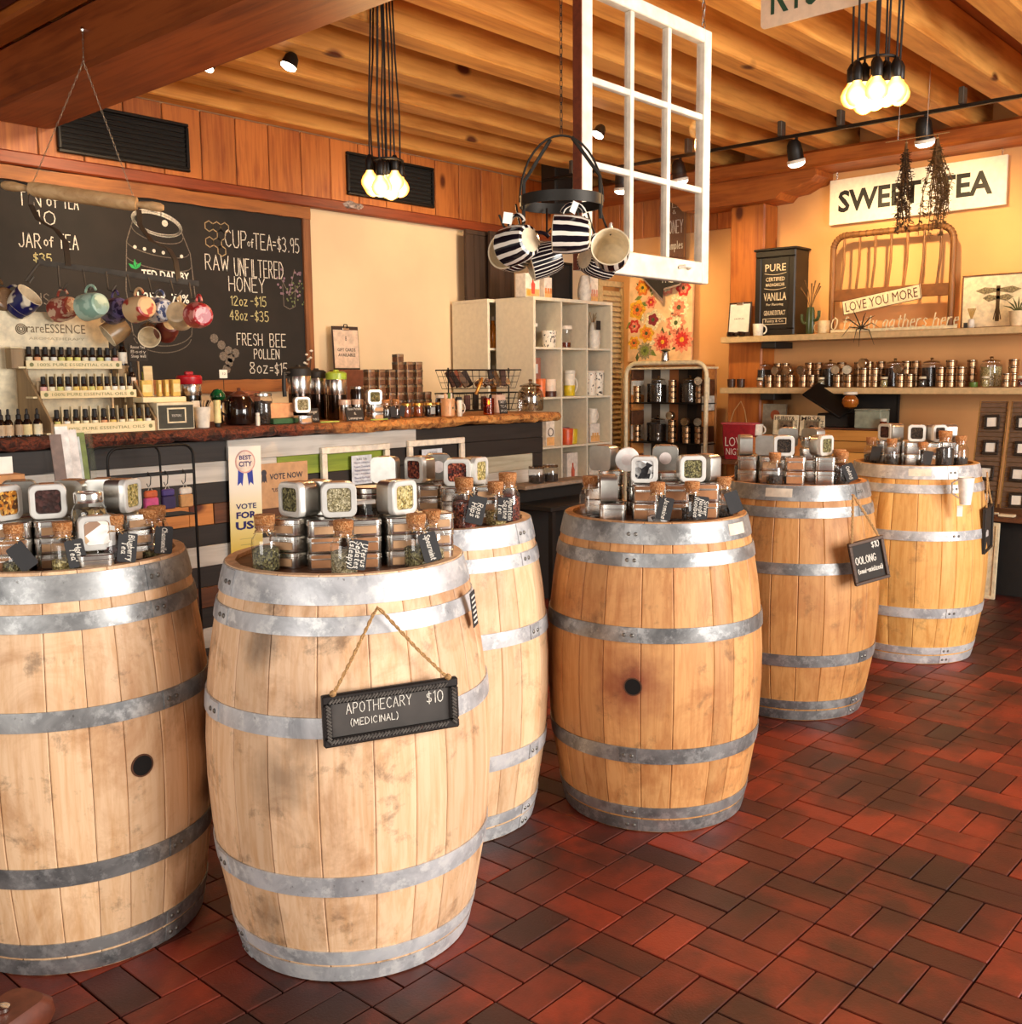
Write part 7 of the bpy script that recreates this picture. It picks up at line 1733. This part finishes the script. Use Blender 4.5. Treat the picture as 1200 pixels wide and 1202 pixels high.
for k in (1, 2):
    x_ = -W2+.052+iw*k/3; MB().box(x_-.010, x_+.010, .004, .030, .0755, SH-.0455, .002).build('muntin', M_sash, sw)
    z_ = .075+ih*k/3; MB().box(-W2+.0525, W2-.0455, .006, .028, z_-.010, z_+.010, .002).build('muntin', M_sash, sw)
for i in range(3):
    for j in range(3):
        MB().box(-W2+.052+iw*i/3+.011, -W2+.052+iw*(i+1)/3-.011, .018, .0195, .075+ih*j/3+.011, .075+ih*(j+1)/3-.011).build('pane', M_pane, sw)
MB().tube([(W2-.20, -.002, .045), (W2-.19, -.02, .050), (W2-.15, -.02, .050), (W2-.14, -.002, .045)], .006, 8).build('sash_lift', M_sash, sw)
def chain(parent, x, y, z0, z1, r=.007, mat=None, name='chain', lim=60):
    m = MB(); step = r*2.9; n = min(lim, int((z1-z0)/step))
    step = (z1-z0)/max(1, n)
    for k in range(n):
        zc = z0+step*(k+.5); pts = []
        for q in range(8):
            a = q*math.pi/4; u, v = r*.55*math.cos(a), (step*.68)*math.sin(a)
            pts.append((x+u, y, zc+v) if k % 2 else (x, y+u, zc+v))
        m.tube(pts, r*.17, 4, closed=True)
    return m.build(name, mat or M_steeld, parent)
chain(sw, W2-.03, .018, SH+.0, 3.0-sz0, .011); chain(sw, -W2+.03, .018, SH+.0, 3.0-sz0, .011)
for sx in (-W2+.03, W2-.03): MB().tube([(sx+.008*math.cos(q), .018, SH+.004+.010*math.sin(q)) for q in [i*math.pi/4 for i in range(8)]], .0022, 5, closed=True).build('screw_eye', M_steeld, sw)
# ring rack with striped mugs
M_iron = flat('dark_iron', '2e2a25', .5, .6)
rc = (2.204,1.788,1.841)
mr = thing('ring_mug_rack', 'dark iron ring rack on a chain carrying black and white striped mugs', 'rack', rc)
rr0 = .112
n = 40; rs = [[(q*math.cos(2*math.pi*k/n), q*math.sin(2*math.pi*k/n), z) for k in range(n)] for q, z in ((rr0-.003, -.014), (rr0, -.014), (rr0, .014), (rr0-.003, .014), (rr0-.003, -.014))]
MB().rings(rs, False).build('iron_ring', M_iron, mr)
tx = bframe('B2')
rx, ry = .7445, -.6675   # along the viewer's right
rx, ry = math.cos(R(41.9-90)), math.sin(R(41.9-90))
MB().tube([(rx*rr0*math.cos(q), ry*rr0*math.cos(q), .172*math.sin(q)+0) for q in [math.pi*i/18 for i in range(19)]], .003, 6).build('bail', M_iron, mr)
for a in (110, 290): 
    ca, sa = math.cos(R(a)), math.sin(R(a)); MB().tube([(ca*rr0*.98, sa*rr0*.98, -.05), (ca*rr0*.96, sa*rr0*.96, .06), (ca*.03, sa*.03, .165)], .005, 6).build('strap', M_iron, mr)
chain(mr, 0, 0, .172, 3.234-rc[2], .007, M_iron)
def striped(name='striped_glaze', base='f0e6d6', ink='14121a', axis=2, n=11.0, wob=.25):
    if name in _MAT: return _MAT[name]
    s = NT(name); c = s.n('ShaderNodeTexCoord'); sx = s.n('ShaderNodeSeparateXYZ'); s.l(c.outputs['Object'], sx.inputs[0])
    nz = s.noise(c.outputs['Object'], 18, 2, .5)
    at2 = s.n('ShaderNodeMath', operation='ARCTAN2'); s.l(sx.outputs[1], at2.inputs[0]); s.l(sx.outputs[0], at2.inputs[1])
    m1 = s.n('ShaderNodeMath', operation='MULTIPLY'); s.l(at2.outputs[0], m1.inputs[0]); m1.inputs[1].default_value = n
    m2 = s.n('ShaderNodeMath', operation='MULTIPLY_ADD'); s.l(nz, m2.inputs[0]); m2.inputs[1].default_value = wob*8; s.l(m1.outputs[0], m2.inputs[2])
    sn = s.n('ShaderNodeMath', operation='SINE'); s.l(m2.outputs[0], sn.inputs[0])
    k = s.ramp(sn.outputs[0], [(.30 if n < 14 else .72, 0.0), (.36 if n < 14 else .80, 1.0)])
    s.l(s.mix(ink, base, k), s.b.inputs['Base Color']); s.b.inputs['Roughness'].default_value = .15
    _MAT[name] = s.m; return s.m
M_in = flat('cream_glaze_inside', 'efdcb8', .25)
def hmug(label, loc, axis, r=.042, h=.085, mat=None, roll=0.0, group=None, tagon=False, inside=None, base=None, name='hanging_mug'):
    # axis: direction the open mouth points to; the handle (local +x) turned up to the hook
    ax = Vector(axis).normalized(); up = Vector((0, 0, 1)); hx = up-ax*up.dot(ax)
    if hx.length < 1e-3: hx = Vector((1, 0, 0))
    hx.normalize(); hy = ax.cross(hx)
    m3 = Matrix((hx, hy, ax)).transposed().to_euler()
    t = thing(name, label, 'mug', tuple(Vector(loc)-ax*h/2), 0, group, rot=m3)
    MB().lathe([(r*.62, 0), (r*.78, .003), (r*.92, h*.25), (r, h*.6), (r, h)], 32, False).build('cup_body', mat, t)
    MB().lathe([(.001, -.0005), (r*.62, .0)], 24, False).build('mug_base', base or inside or M_in, t)
    MB().lathe([(r, h), (r-.001, h+.002), (r-.004, h), (r-.004, h*.3), (r*.7, .008), (.001, .007)], 32, False).build('inner_glaze', inside or M_in, t)
    pts = []
    for i in range(9): a = R(-75+150*i/8); pts.append((r*.92+math.cos(a)*h*.33, 0, h*.5+math.sin(a)*h*.33))
    MB().tube(pts, .0055, 8).build('handle', mat, t)
    if tagon:
        MB().box(-.014, .014, -.0008, .0008, -.012, .012).build('price_tag', M_paper, t, (r+.012, -r*.7, h*.45), (R(60), R(20), 0))
        MB().tube([(r+.028, 0, h*.5), (r+.02, -.012, h*.48), (r+.014, -r*.55, h*.45)], .0012, 4).build('ribbon', M_paper, t)
    return t
def camdir(rt_, up_, fw_):
    a = R(41.945); return (rt_*math.sin(a)+fw_*math.cos(a), -rt_*math.cos(a)+fw_*math.sin(a), up_)
M_st1, M_st2 = striped(), striped('thin_striped_glaze', n=26.0, wob=.12)
GM = 'striped mugs on the ring rack'
hmug('striped mug with round cream base towards the viewer and a paper tag', (2.047,1.804,1.719), camdir(-.75, -.15, .75), mat=M_st1, tagon=True, r=.050, h=.085)
hmug('striped mug hanging leftmost with its pale mouth open to the left', (2.124,1.897,1.708), camdir(-.50, .10, -.85), mat=M_st2, r=.050, h=.085)
hmug('thin-striped mug hanging at the centre with mouth to the left', (2.198,1.842,1.695), camdir(-.80, -.25, -.10), mat=M_st2, r=.048, h=.088)
hmug('boldly striped mug hanging in front of the sash edge', (2.126,1.689,1.739), camdir(-.96, .05, .15), mat=M_st1, r=.050, h=.092, tagon=True)
hmug('mug hanging rightmost with its cream mouth facing the viewer', (2.287,1.685,1.707), camdir(-.12, .22, -.9), mat=M_st1, r=.052, h=.085)
hmug('dark mug hanging behind the rightmost one', (2.373,1.799,1.701), camdir(.70, -.10, .5), mat=M_st2, r=.048, h=.085)
for i, (a, b) in enumerate((((2.055,1.805,1.772), (2.099,1.858,1.830)), ((2.123,1.911,1.776), (2.112,1.931,1.813)), ((2.209,1.844,1.774), (2.247,1.875,1.838)), ((2.161,1.689,1.784), (2.156,1.701,1.819)), ((2.292,1.689,1.762), (2.272,1.706,1.811)), ((2.381,1.805,1.775), (2.330,1.796,1.827)))):
    pts = [tuple(Vector(b)-Vector(rc)), tuple((Vector(a)*.5+Vector(b)*.5)-Vector(rc)+Vector((0, 0, -.01))), tuple(Vector(a)-Vector(rc)+Vector((0, 0, -.008))), tuple(Vector(a)-Vector(rc)+Vector((.008, -.008, .004)))]
    MB().tube(pts, .003, 6).build('hook', M_iron, mr)
# rolling pin rack with mugs over the counter
pa, pb = (2.024,4.891,2.259), (2.523,4.376,2.152)
A, B = Vector((2.024,4.891,2.259)), Vector((2.545,4.414,2.163))
M_iron2 = flat('worn_iron', '4d443a', .5, .5)
rp = thing('rolling_pin_rack', 'wooden rolling pin mug rack hanging on chains before the wall chalkboard', 'rack', tuple((A+B)/2))
L = (B-A).length; dirv = (B-A).normalized()
q = dirv.to_track_quat('X', 'Z').to_euler(); 
m = MB().lathe([(.012, -L/2), (.020, -L/2+.015), (.022, -L/2+.05), (.014, -L/2+.105), (.012, -L/2+.115), (.030, -L/2+.12), (.034, -L/2+.14), (.034, L/2-.14), (.030, L/2-.12), (.012, L/2-.115), (.014, L/2-.105), (.022, L/2-.05), (.020, L/2-.015), (.012, L/2)], 24)
m.tf(Matrix.Rotation(math.pi/2, 4, 'Y')); m.tf(q.to_matrix().to_4x4(), 0); m.build('rolling_pin', wood('pale_pin_wood', 'cfa877', 'a87c4a', 'x', 26, .6), rp)
hk0 = Vector((2.245,4.485,2.886))-rp.location
def chainline(parent, p0, p1, r=.006, mat=None):
    p0, p1 = Vector(p0), Vector(p1); d = p1-p0; Ln = d.length; d.normalize(); s1 = d.orthogonal().normalized(); s2 = d.cross(s1); m = MB()
    n = int(Ln/(r*3.0)); st_ = Ln/n
    for k in range(n):
        c = p0+d*(st_*(k+.5)); sv = s1 if k % 2 else s2
        m.tube([tuple(c+sv*(r*.55*math.cos(a))+d*(st_*.68*math.sin(a))) for a in [i*math.pi/4 for i in range(8)]], r*.17, 4, closed=True)
    return m.build('chain', mat or flat('pale_chain', '9a8a76', .4, .6), parent)
e1 = Vector((2.122,4.799,2.264))-rp.location; e2 = Vector((2.452,4.489,2.176))-rp.location
knot = Vector((2.232,4.469,2.749))-rp.location
chainline(rp, e1, knot); chainline(rp, e2, knot); chainline(rp, knot, hk0)
MB().lathe([(.001, -.012), (.010, -.008), (.012, 0), (.006, .012), (.001, .014)], 12).build('ceiling_hook', M_steel, rp, tuple(hk0))
b0, b1 = Vector((2.042,4.620,1.897))-rp.location, Vector((2.549,4.158,1.805))-rp.location
def strip(pts, w_, th_, name, mat, parent):
    m = MB(); rs = []
    for p in pts:
        p = Vector(p); rs.append([(p.x-w_/2, p.y-th_/2, p.z), (p.x+w_/2, p.y-th_/2, p.z), (p.x+w_/2, p.y+th_/2, p.z), (p.x-w_/2, p.y+th_/2, p.z)])
    m.rings(rs); return m.build(name, mat, parent)
for (xa_, ya_), (xb_, yb_), (xc_, yc2), (xd_, yd_) in (((38, 222), (41, 252), (72, 272), (80, 310)), ((162, 246), (168, 272), (200, 295), (209, 328))):
    pass
s1 = [Vector(v)-rp.location for v in ((2.119,4.797,2.241), (2.103,4.787,2.170), (2.100,4.714,2.095), (2.135,4.621,2.045), (2.143,4.555,1.988), (2.130,4.518,1.881))]
s2 = [Vector(v)-rp.location for v in ((2.458,4.479,2.153), (2.443,4.451,2.080), (2.450,4.367,2.001), (2.487,4.289,1.964), (2.491,4.243,1.912), (2.486,4.215,1.816))]
strip(s1, .024, .006, 'iron_strap', M_iron2, rp); strip(s2, .024, .006, 'iron_strap', M_iron2, rp)
d = (b1-b0); m = MB(); nz_ = Vector((0, 0, 1)); rs = []
for p in (b0, b1): rs.append([tuple(p+Vector((0, -.004, -.012))), tuple(p+Vector((0, .004, -.012))), tuple(p+Vector((0, .004, .012))), tuple(p+Vector((0, -.004, .012)))])
m.rings(rs); m.build('iron_bar', M_iron2, rp)
M_pat = lambda nm, base, ink, sc_=40, th=.52: printed(nm, base, ink, sc_, th)
mugs = [
 ((2.110,4.535,1.697), camdir(-.80, -.12, .45), M_pat('pink_pattern', 'dcb79a', 'a3463a', 26), 'mug with pink and red quilt pattern, third from left on the rolling pin rack', .056),
 ((2.136,4.325,1.698), camdir(-.80, -.12, .45), M_pat('teal_glaze', '8fb3a0', 'b5d0bd', 16), 'pale teal mug on the rolling pin rack', .060),
 ((2.263,4.363,1.687), camdir(-.65, -.12, .65), M_pat('navy_pattern', '2e2650', '6d6290', 36), 'dark navy patterned mug on the rolling pin rack', .058),
 ((2.272,4.172,1.685), camdir(-.75, -.10, .60), M_pat('cream_red_pattern', 'dfb98a', 'b5382c', 12, .56), 'cream mug with red flowers and red handle on the rolling pin rack', .058),
 ((2.391,4.220,1.685), camdir(-.75, .05, .60), M_pat('blue_speckle', 'dfe0e2', '4a5a86', 50, .55), 'white mug speckled with blue on the rolling pin rack', .058),
 ((2.455,4.175,1.664), camdir(-.10, -.20, .95), flat('ivory_glaze', 'e8cfa2', .3), 'ivory mug showing its round base on the rolling pin rack', .060),
 ((2.449,3.999,1.655), camdir(-.55, .05, .80), M_pat('red_lace', 'b3202a', 'dd8a84', 30, .56), 'red lace-patterned mug at the right end of the rolling pin rack', .058),
 ((1.952,4.594,1.715), camdir(.70, .62, -.1), M_pat('cobalt_white', 'e9dcc2', '1a1a4e', 10, .50), 'white jug with cobalt blotches at the left of the rolling pin rack', .062),
 ((1.885,4.656,1.729), camdir(-.7, -.1, .5), flat('brown_glaze', '6e5034', .3), 'plain brown mug cut off by the left edge on the rack', .060)]
for i, (loc, ax, mt, lb, r_) in enumerate(mugs): hmug(lb, loc, ax, r=r_*.96, h=.105, mat=mt, base=mt, name='hanging_mug')
for loc, ax, mt, lb, r_ in [((2.324,4.491,1.608), camdir(-.6, -.5, -.4), flat('tan_glaze2', 'a5845c', .3), 'plain tan mug hanging low behind the navy mug', .055), ((2.430,4.399,1.589), camdir(.3, -.3, -.8), flat('olive_brown', '5c4a34', .3), 'small olive brown mug hanging behind the flowered mug', .050), ((2.501,4.356,1.616), camdir(-.4, -.3, .6), flat('wine_glaze', '6d2b22', .3), 'wine red mug hanging behind the speckled mug', .052)]:
    hmug(lb, loc, ax, r=r_, h=.10, mat=mt, name='hanging_mug')
for a, b in (((2.086,4.521,1.878), (2.081,4.508,1.782)), ((2.157,4.440,1.862), (2.158,4.422,1.781)), ((2.228,4.374,1.851), (2.227,4.359,1.773)), ((2.294,4.313,1.840), (2.296,4.296,1.766)), ((2.360,4.252,1.826), (2.363,4.235,1.755)), ((2.429,4.188,1.815), (2.433,4.172,1.751)), ((2.488,4.135,1.804), (2.489,4.121,1.736)), ((2.033,4.583,1.890), (1.976,4.601,1.811))):
    a, b = Vector(a)-rp.location, Vector(b)-rp.location
    MB().tube([tuple(a), tuple(a.lerp(b, .5)), tuple(b), tuple(b+Vector((.012, -.01, -.006))), tuple(b+Vector((.030, -.015, .02)))], .005, 6).build('hook', M_iron2, rp)
# ---------------------------------------------------------------- pendant bulb clusters
M_bulb = flat('glowing_bulb', 'ffb347', .2, emit=1, var=0)
def bulb_mat():
    s = NT('hot_bulb'); lw = s.n('ShaderNodeLayerWeight'); lw.inputs['Blend'].default_value = .35
    c = s.ramp(lw.outputs['Facing'], [(0.0, 'fff2d0'), (.30, 'ffd070'), (.62, 'f7921e')])
    s.l(c, s.b.inputs['Emission Color']); s.b.inputs['Emission Strength'].default_value = 1.9; s.b.inputs['Base Color'].default_value = lin('ffb45a')
    return s.m
M_hot = bulb_mat()
mbulb = MB().lathe([(.001, -.052), (.010, -.050), (.026, -.040), (.036, -.022), (.038, -.006), (.030, .016), (.017, .034), (.014, .046)], 18).mesh('bulb', M_hot)
msock = MB().lathe([(.016, .040), (.019, .044), (.020, .090), (.015, .100), (.008, .112), (.001, .113)], 14).mesh('socket', M_black)
def pendant(label, c, n, top, rad, power):
    t = thing('bulb_cluster', label, 'lamp', c); rnd = random.Random(n)
    pts = [(0, 0)]+[(rad*.48*math.cos(2*math.pi*i/4+.4), rad*.48*math.sin(2*math.pi*i/4+.4)) for i in range(4)]+[(rad*math.cos(2*math.pi*i/7), rad*math.sin(2*math.pi*i/7)) for i in range(7)]
    for i, (x_, y_) in enumerate(pts[:n]):
        dz = rnd.uniform(-.018, .018)
        ob('bulb', mbulb, t, (x_, y_, dz)).scale = (1.08, 1.08, 1.0); ob('socket', msock, t, (x_, y_, dz))
        m = MB(); m.tube([(x_, y_, dz+.110), (x_*1.05+rnd.uniform(-.008, .008), y_*1.05, .32), (x_*.85+rnd.uniform(-.01, .01), y_*.85, (top-c[2])*.6), (x_*.6, y_*.6, top-c[2])], .0042, 6); m.build('cord', M_blackp, t)
    MB().tube([(rad*.9*math.cos(q), rad*.9*math.sin(q), .105) for q in [i*math.pi/8 for i in range(16)]], .006, 6, closed=True).build('cord_ring', M_black, t)
    point('cluster_glow', (c[0], c[1], c[2]-.09), power, WARM, .10)
pendant('cluster of glowing globe bulbs hanging before the black wall vent', (3.276,3.696,2.268), 10, 3.232, .082, 30)
pendant('cluster of glowing globe bulbs at upper right under the joists', (3.968,1.679,2.447), 12, 3.232, .088, 38)
# ---------------------------------------------------------------- track lights
tr = thing('track_rail', 'long black lighting track fixed under the joists near the shelf wall', 'track', (0, 0, 0))
MB().box(6.285, 6.315, .6, 5.3, 2.885, 2.905, .003).build('rail', M_black, tr)
for k, yy in enumerate((5.0, 3.98, 3.28, 2.88, 2.15, 1.4)): MB().box(6.27, 6.33, yy-.015, yy+.015, 2.905, 3.0, .003).build('bracket', flat('grey_bracket', '5d564c', .5, .6), tr)
M_lens = flat('lit_lens', 'fff1dc', .3, emit=9, var=0)
def track_head(label, px_, tilt, target, power, loc):
    t = thing('track_light', label, 'lamp', loc, 0, None)
    dv = (Vector(target)-Vector(loc)).normalized(); t.rotation_euler = (dv+Vector((-.35, -.15, -.9))).normalized().to_track_quat('-Z', 'Y').to_euler()
    MB().lathe([(.001, .07), (.025, .068), (.043, .04), (.048, 0), (.050, -.05), (.052, -.055)], 24).build('housing', M_black, t)
    MB().lathe([(.052, -.055), (.058, -.060), (.058, -.075), (.050, -.078)], 24, False).build('rim', M_paper, t)
    MB().lathe([(.054, -.072), (.052, -.086), (.035, -.100), (.001, -.106)], 24, False).build('lens', M_lens, t)
    yk = thing('lamp_bracket', 'small black swivel bracket joining the rail to a track lamp at y %s' % '', 'bracket', loc) if False else None
    m = MB().tube([(6.30, loc[1], 2.886), (6.30, loc[1], 2.83), (loc[0], loc[1], loc[2]+.05)], .010, 6); m.build('stem', M_black, tr)
    p = Vector(loc)+dv*.14; spot('track_spot', tuple(p), (target[0], target[1], target[2]+.35), power*1.25, (1.0, .70, .32), 66, .9, .04)
track_head('black track lamp with lit white rim, left of the two right ones', 0, 0, (7.5, 3.30, 1.9), 60, (6.28, 3.174, 2.80))
track_head('black track lamp tilted to the left above the dried herbs', 0, 0, (7.5, 2.6, 2.0), 60, (6.28, 2.356, 2.80))
track_head('track lamp seen through the hanging window, right one', 0, 0, (7.5, 4.2, 1.6), 40, (6.28, 4.044, 2.80))
track_head('track lamp seen through the hanging window, middle one', 0, 0, (7.4, 5.0, 1.6), 40, (6.28, 4.531, 2.80))
track_head('added unseen black track lamp, rightmost on the rail past the frame edge', 0, 0, (7.5, 1.6, 1.8), 45, (6.28, 1.5, 2.80))  # lamp out of view, added for its light on the wall
# ceiling spots for the counter
def ceil_spot(label, loc, target, power):
    t = thing('ceiling_spot', label, 'lamp', loc); dv = (Vector(target)-Vector(loc)).normalized(); t.rotation_euler = dv.to_track_quat('-Z', 'Y').to_euler()
    t.rotation_euler = (dv+Vector((-.5, -.4, -.7))).normalized().to_track_quat('-Z', 'Y').to_euler()
    MB().lathe([(.02, .04), (.035, .02), (.040, -.02), (.041, -.024)], 22).build('housing', M_black, t); MB().lathe([(.040, -.025), (.038, -.034), (.022, -.042), (.001, -.045)], 22, False).build('lens', M_lens, t)
    p = Vector(loc)+dv*.10; spot('counter_spot', tuple(p), target, power, (1.0, .72, .42), 95, .8, .05)
ceil_spot('small white spot lamp on a joist near the big beam', (3.272,4.396,2.955), (3.2, 5.6, 1.6), 45)
ceil_spot('bright white spot lamp on a joist seen beside the sash edge', (5.513,4.154,2.950), (5.2, 5.7, 1.7), 50)
ceil_spot('lamp hidden behind the big beam lighting the joists yellow', (2.95, 4.62, 2.93), (2.2, 5.7, 1.8), 40)
# wall speaker in the distance
sp = thing('wall_speaker', 'black loudspeaker on a bracket hanging near the far corner', 'speaker', (6.607,5.300,3.040), 0, None, rot=(0, 0, R(-15)))
MB().box(-.19, .19, -.10, .10, -.34, .24, .01).build('cabinet', M_blackp, sp); MB().box(-.175, .175, -.108, -.101, -.325, .225, .004).build('grille', M_black, sp); MB().box(-.19, .16, -.01, .02, .30, .335, .003).build('arm', M_black, sp); MB().tube([(0, 0, .24), (0, 0, .31)], .015, 8).build('bracket', M_black, sp)
MB().tube([(0, .0, .33), (0, .0, 3.234-sp.location.z)], .012, 8).build('ceiling_rod', M_black, sp)
# sign at the top edge
tp = thing('hanging_sign', 'white board with green letters cut off by the top edge of view', 'sign', (0, 0, 0)); 
ya, yb = 2.133, 1.681; zb3 = 2.751; tp.location = (3.9, (ya+yb)/2-.05, zb3); tp.rotation_euler = (0, R(-.3), RW); w = abs(ya-yb)/2+.05
m = MB(); m.rings([[(x, y, z+.115) for x, z in rsq(2*w, .23, .02, 4)] for y in (.006, 0)]); m.build('board', flat('sign_cream', 'efdcc0', .5, var=.05), tp)
label_text('lettering', 'KTS', w*.72, .16, flat('sign_green', '22503c', .6), tp, -w*.48, -.001, .125, bold=.015); label_text('lettering', '&', w*.2, .12, flat('sign_green', '22503c', .6), tp, w*.35, -.001, .14, bold=.015)
for sx in (-w*.8, w*.8): chain(tp, sx, .003, .23, 3.234-zb3, .006)
# dried herbs hung from a joist
hr = thing('hanging_bar', 'thin wire bar hung below the joists for drying herbs', 'bar', (6.0, 0, 0)); yh0, yh1 = 2.468, 2.110; zh = 2.697
MB().tube([(0, yh0, zh), (0, yh1, zh)], .003, 6).build('bar', M_twine, hr)
for yy in (yh0*.8+yh1*.2, yh0*.35+yh1*.65): MB().tube([(0, yy, zh), (0, yy-.01, 3.233)], .0015, 4).build('wire', M_steeld, hr)
def herb(label, y_, z0, z1, spread, n, col, seed):
    t = thing('dried_herbs', label, 'dried plant', (6.0, y_, z1)); rnd = random.Random(seed); L = z1-z0
    m = MB(); lv = MB()
    for i in range(n):
        a = rnd.uniform(0, 6.28); s_ = rnd.uniform(.2, 1)*spread; l = L*rnd.uniform(.65, 1.0)
        pts = [(0, 0, 0), (s_*.35*math.cos(a), s_*.35*math.sin(a), -l*.3), (s_*math.cos(a), s_*math.sin(a), -l*.65), (s_*.8*math.cos(a)+rnd.uniform(-.03, .03), s_*.8*math.sin(a)+rnd.uniform(-.03, .03), -l)]
        m.tube(pts, .0022, 4)
        for k in range(60):
            f = rnd.uniform(.18, 1); j = min(2, int(f*3)); p = Vector(pts[j]).lerp(Vector(pts[j+1]), f*3-j if f < 1 else 1); q = rnd.uniform(.014, .036); b_ = rnd.uniform(0, 6.28); c_ = rnd.uniform(-1.2, .6)
            dx, dy, dz = math.cos(b_)*q*math.cos(c_), math.sin(b_)*q*math.cos(c_), math.sin(c_)*q
            nn = len(lv.v); lv.v += [tuple(p), (p.x+dx*.6-dy*.3, p.y+dy*.6+dx*.3, p.z+dz*.6), (p.x+dx, p.y+dy, p.z+dz-.004), (p.x+dx*.6+dy*.3, p.y+dy*.6-dx*.3, p.z+dz*.6)]; lv.f.append((nn, nn+1, nn+2, nn+3))
    m.build('stems', M_dry, t); lv.build('leaves', flat(col[0], col[1], .9, var=.35, scale=80), t, smooth=False)
    MB().tube([(.006*math.cos(q), .006*math.sin(q), -.02) for q in [i*math.pi/4 for i in range(8)]], .004, 5, closed=True).build('twine_tie', M_twine, t)
herb('dried herb bundle on the left, dark and dense, before the SWEET TEA sign', 2.347, 2.137, zh, .07, 16, ('dry_herb_dark', '4a3218'), 2)
herb('dried herb bundle on the right, tall and wispy, before the SWEET TEA sign', 2.176, 2.142, zh, .11, 20, ('dry_herb_pale', '7a5a30'), 3)
# leather bag and plastic at the lower left corner
lb_ = thing('leather_bag', 'corner of a brown leather bag on the floor at lower left', 'bag', (0.768, 2.146, 0), R(20))
m = MB(); m.rings([[(x, y, z) for x, y in rsq(.20*f, .12*f, .03, 4)] for z, f in ((.002, .92), (.02, 1), (.045, .96), (.06, .8))]); m.build('bag_body', flat('brown_leather', '6b3420', .5, var=.2), lb_)
MB().lathe([(.012, .06), (.016, .062), (.016, .07), (.010, .074), (.001, .075)], 14).build('clasp', M_steel, lb_)
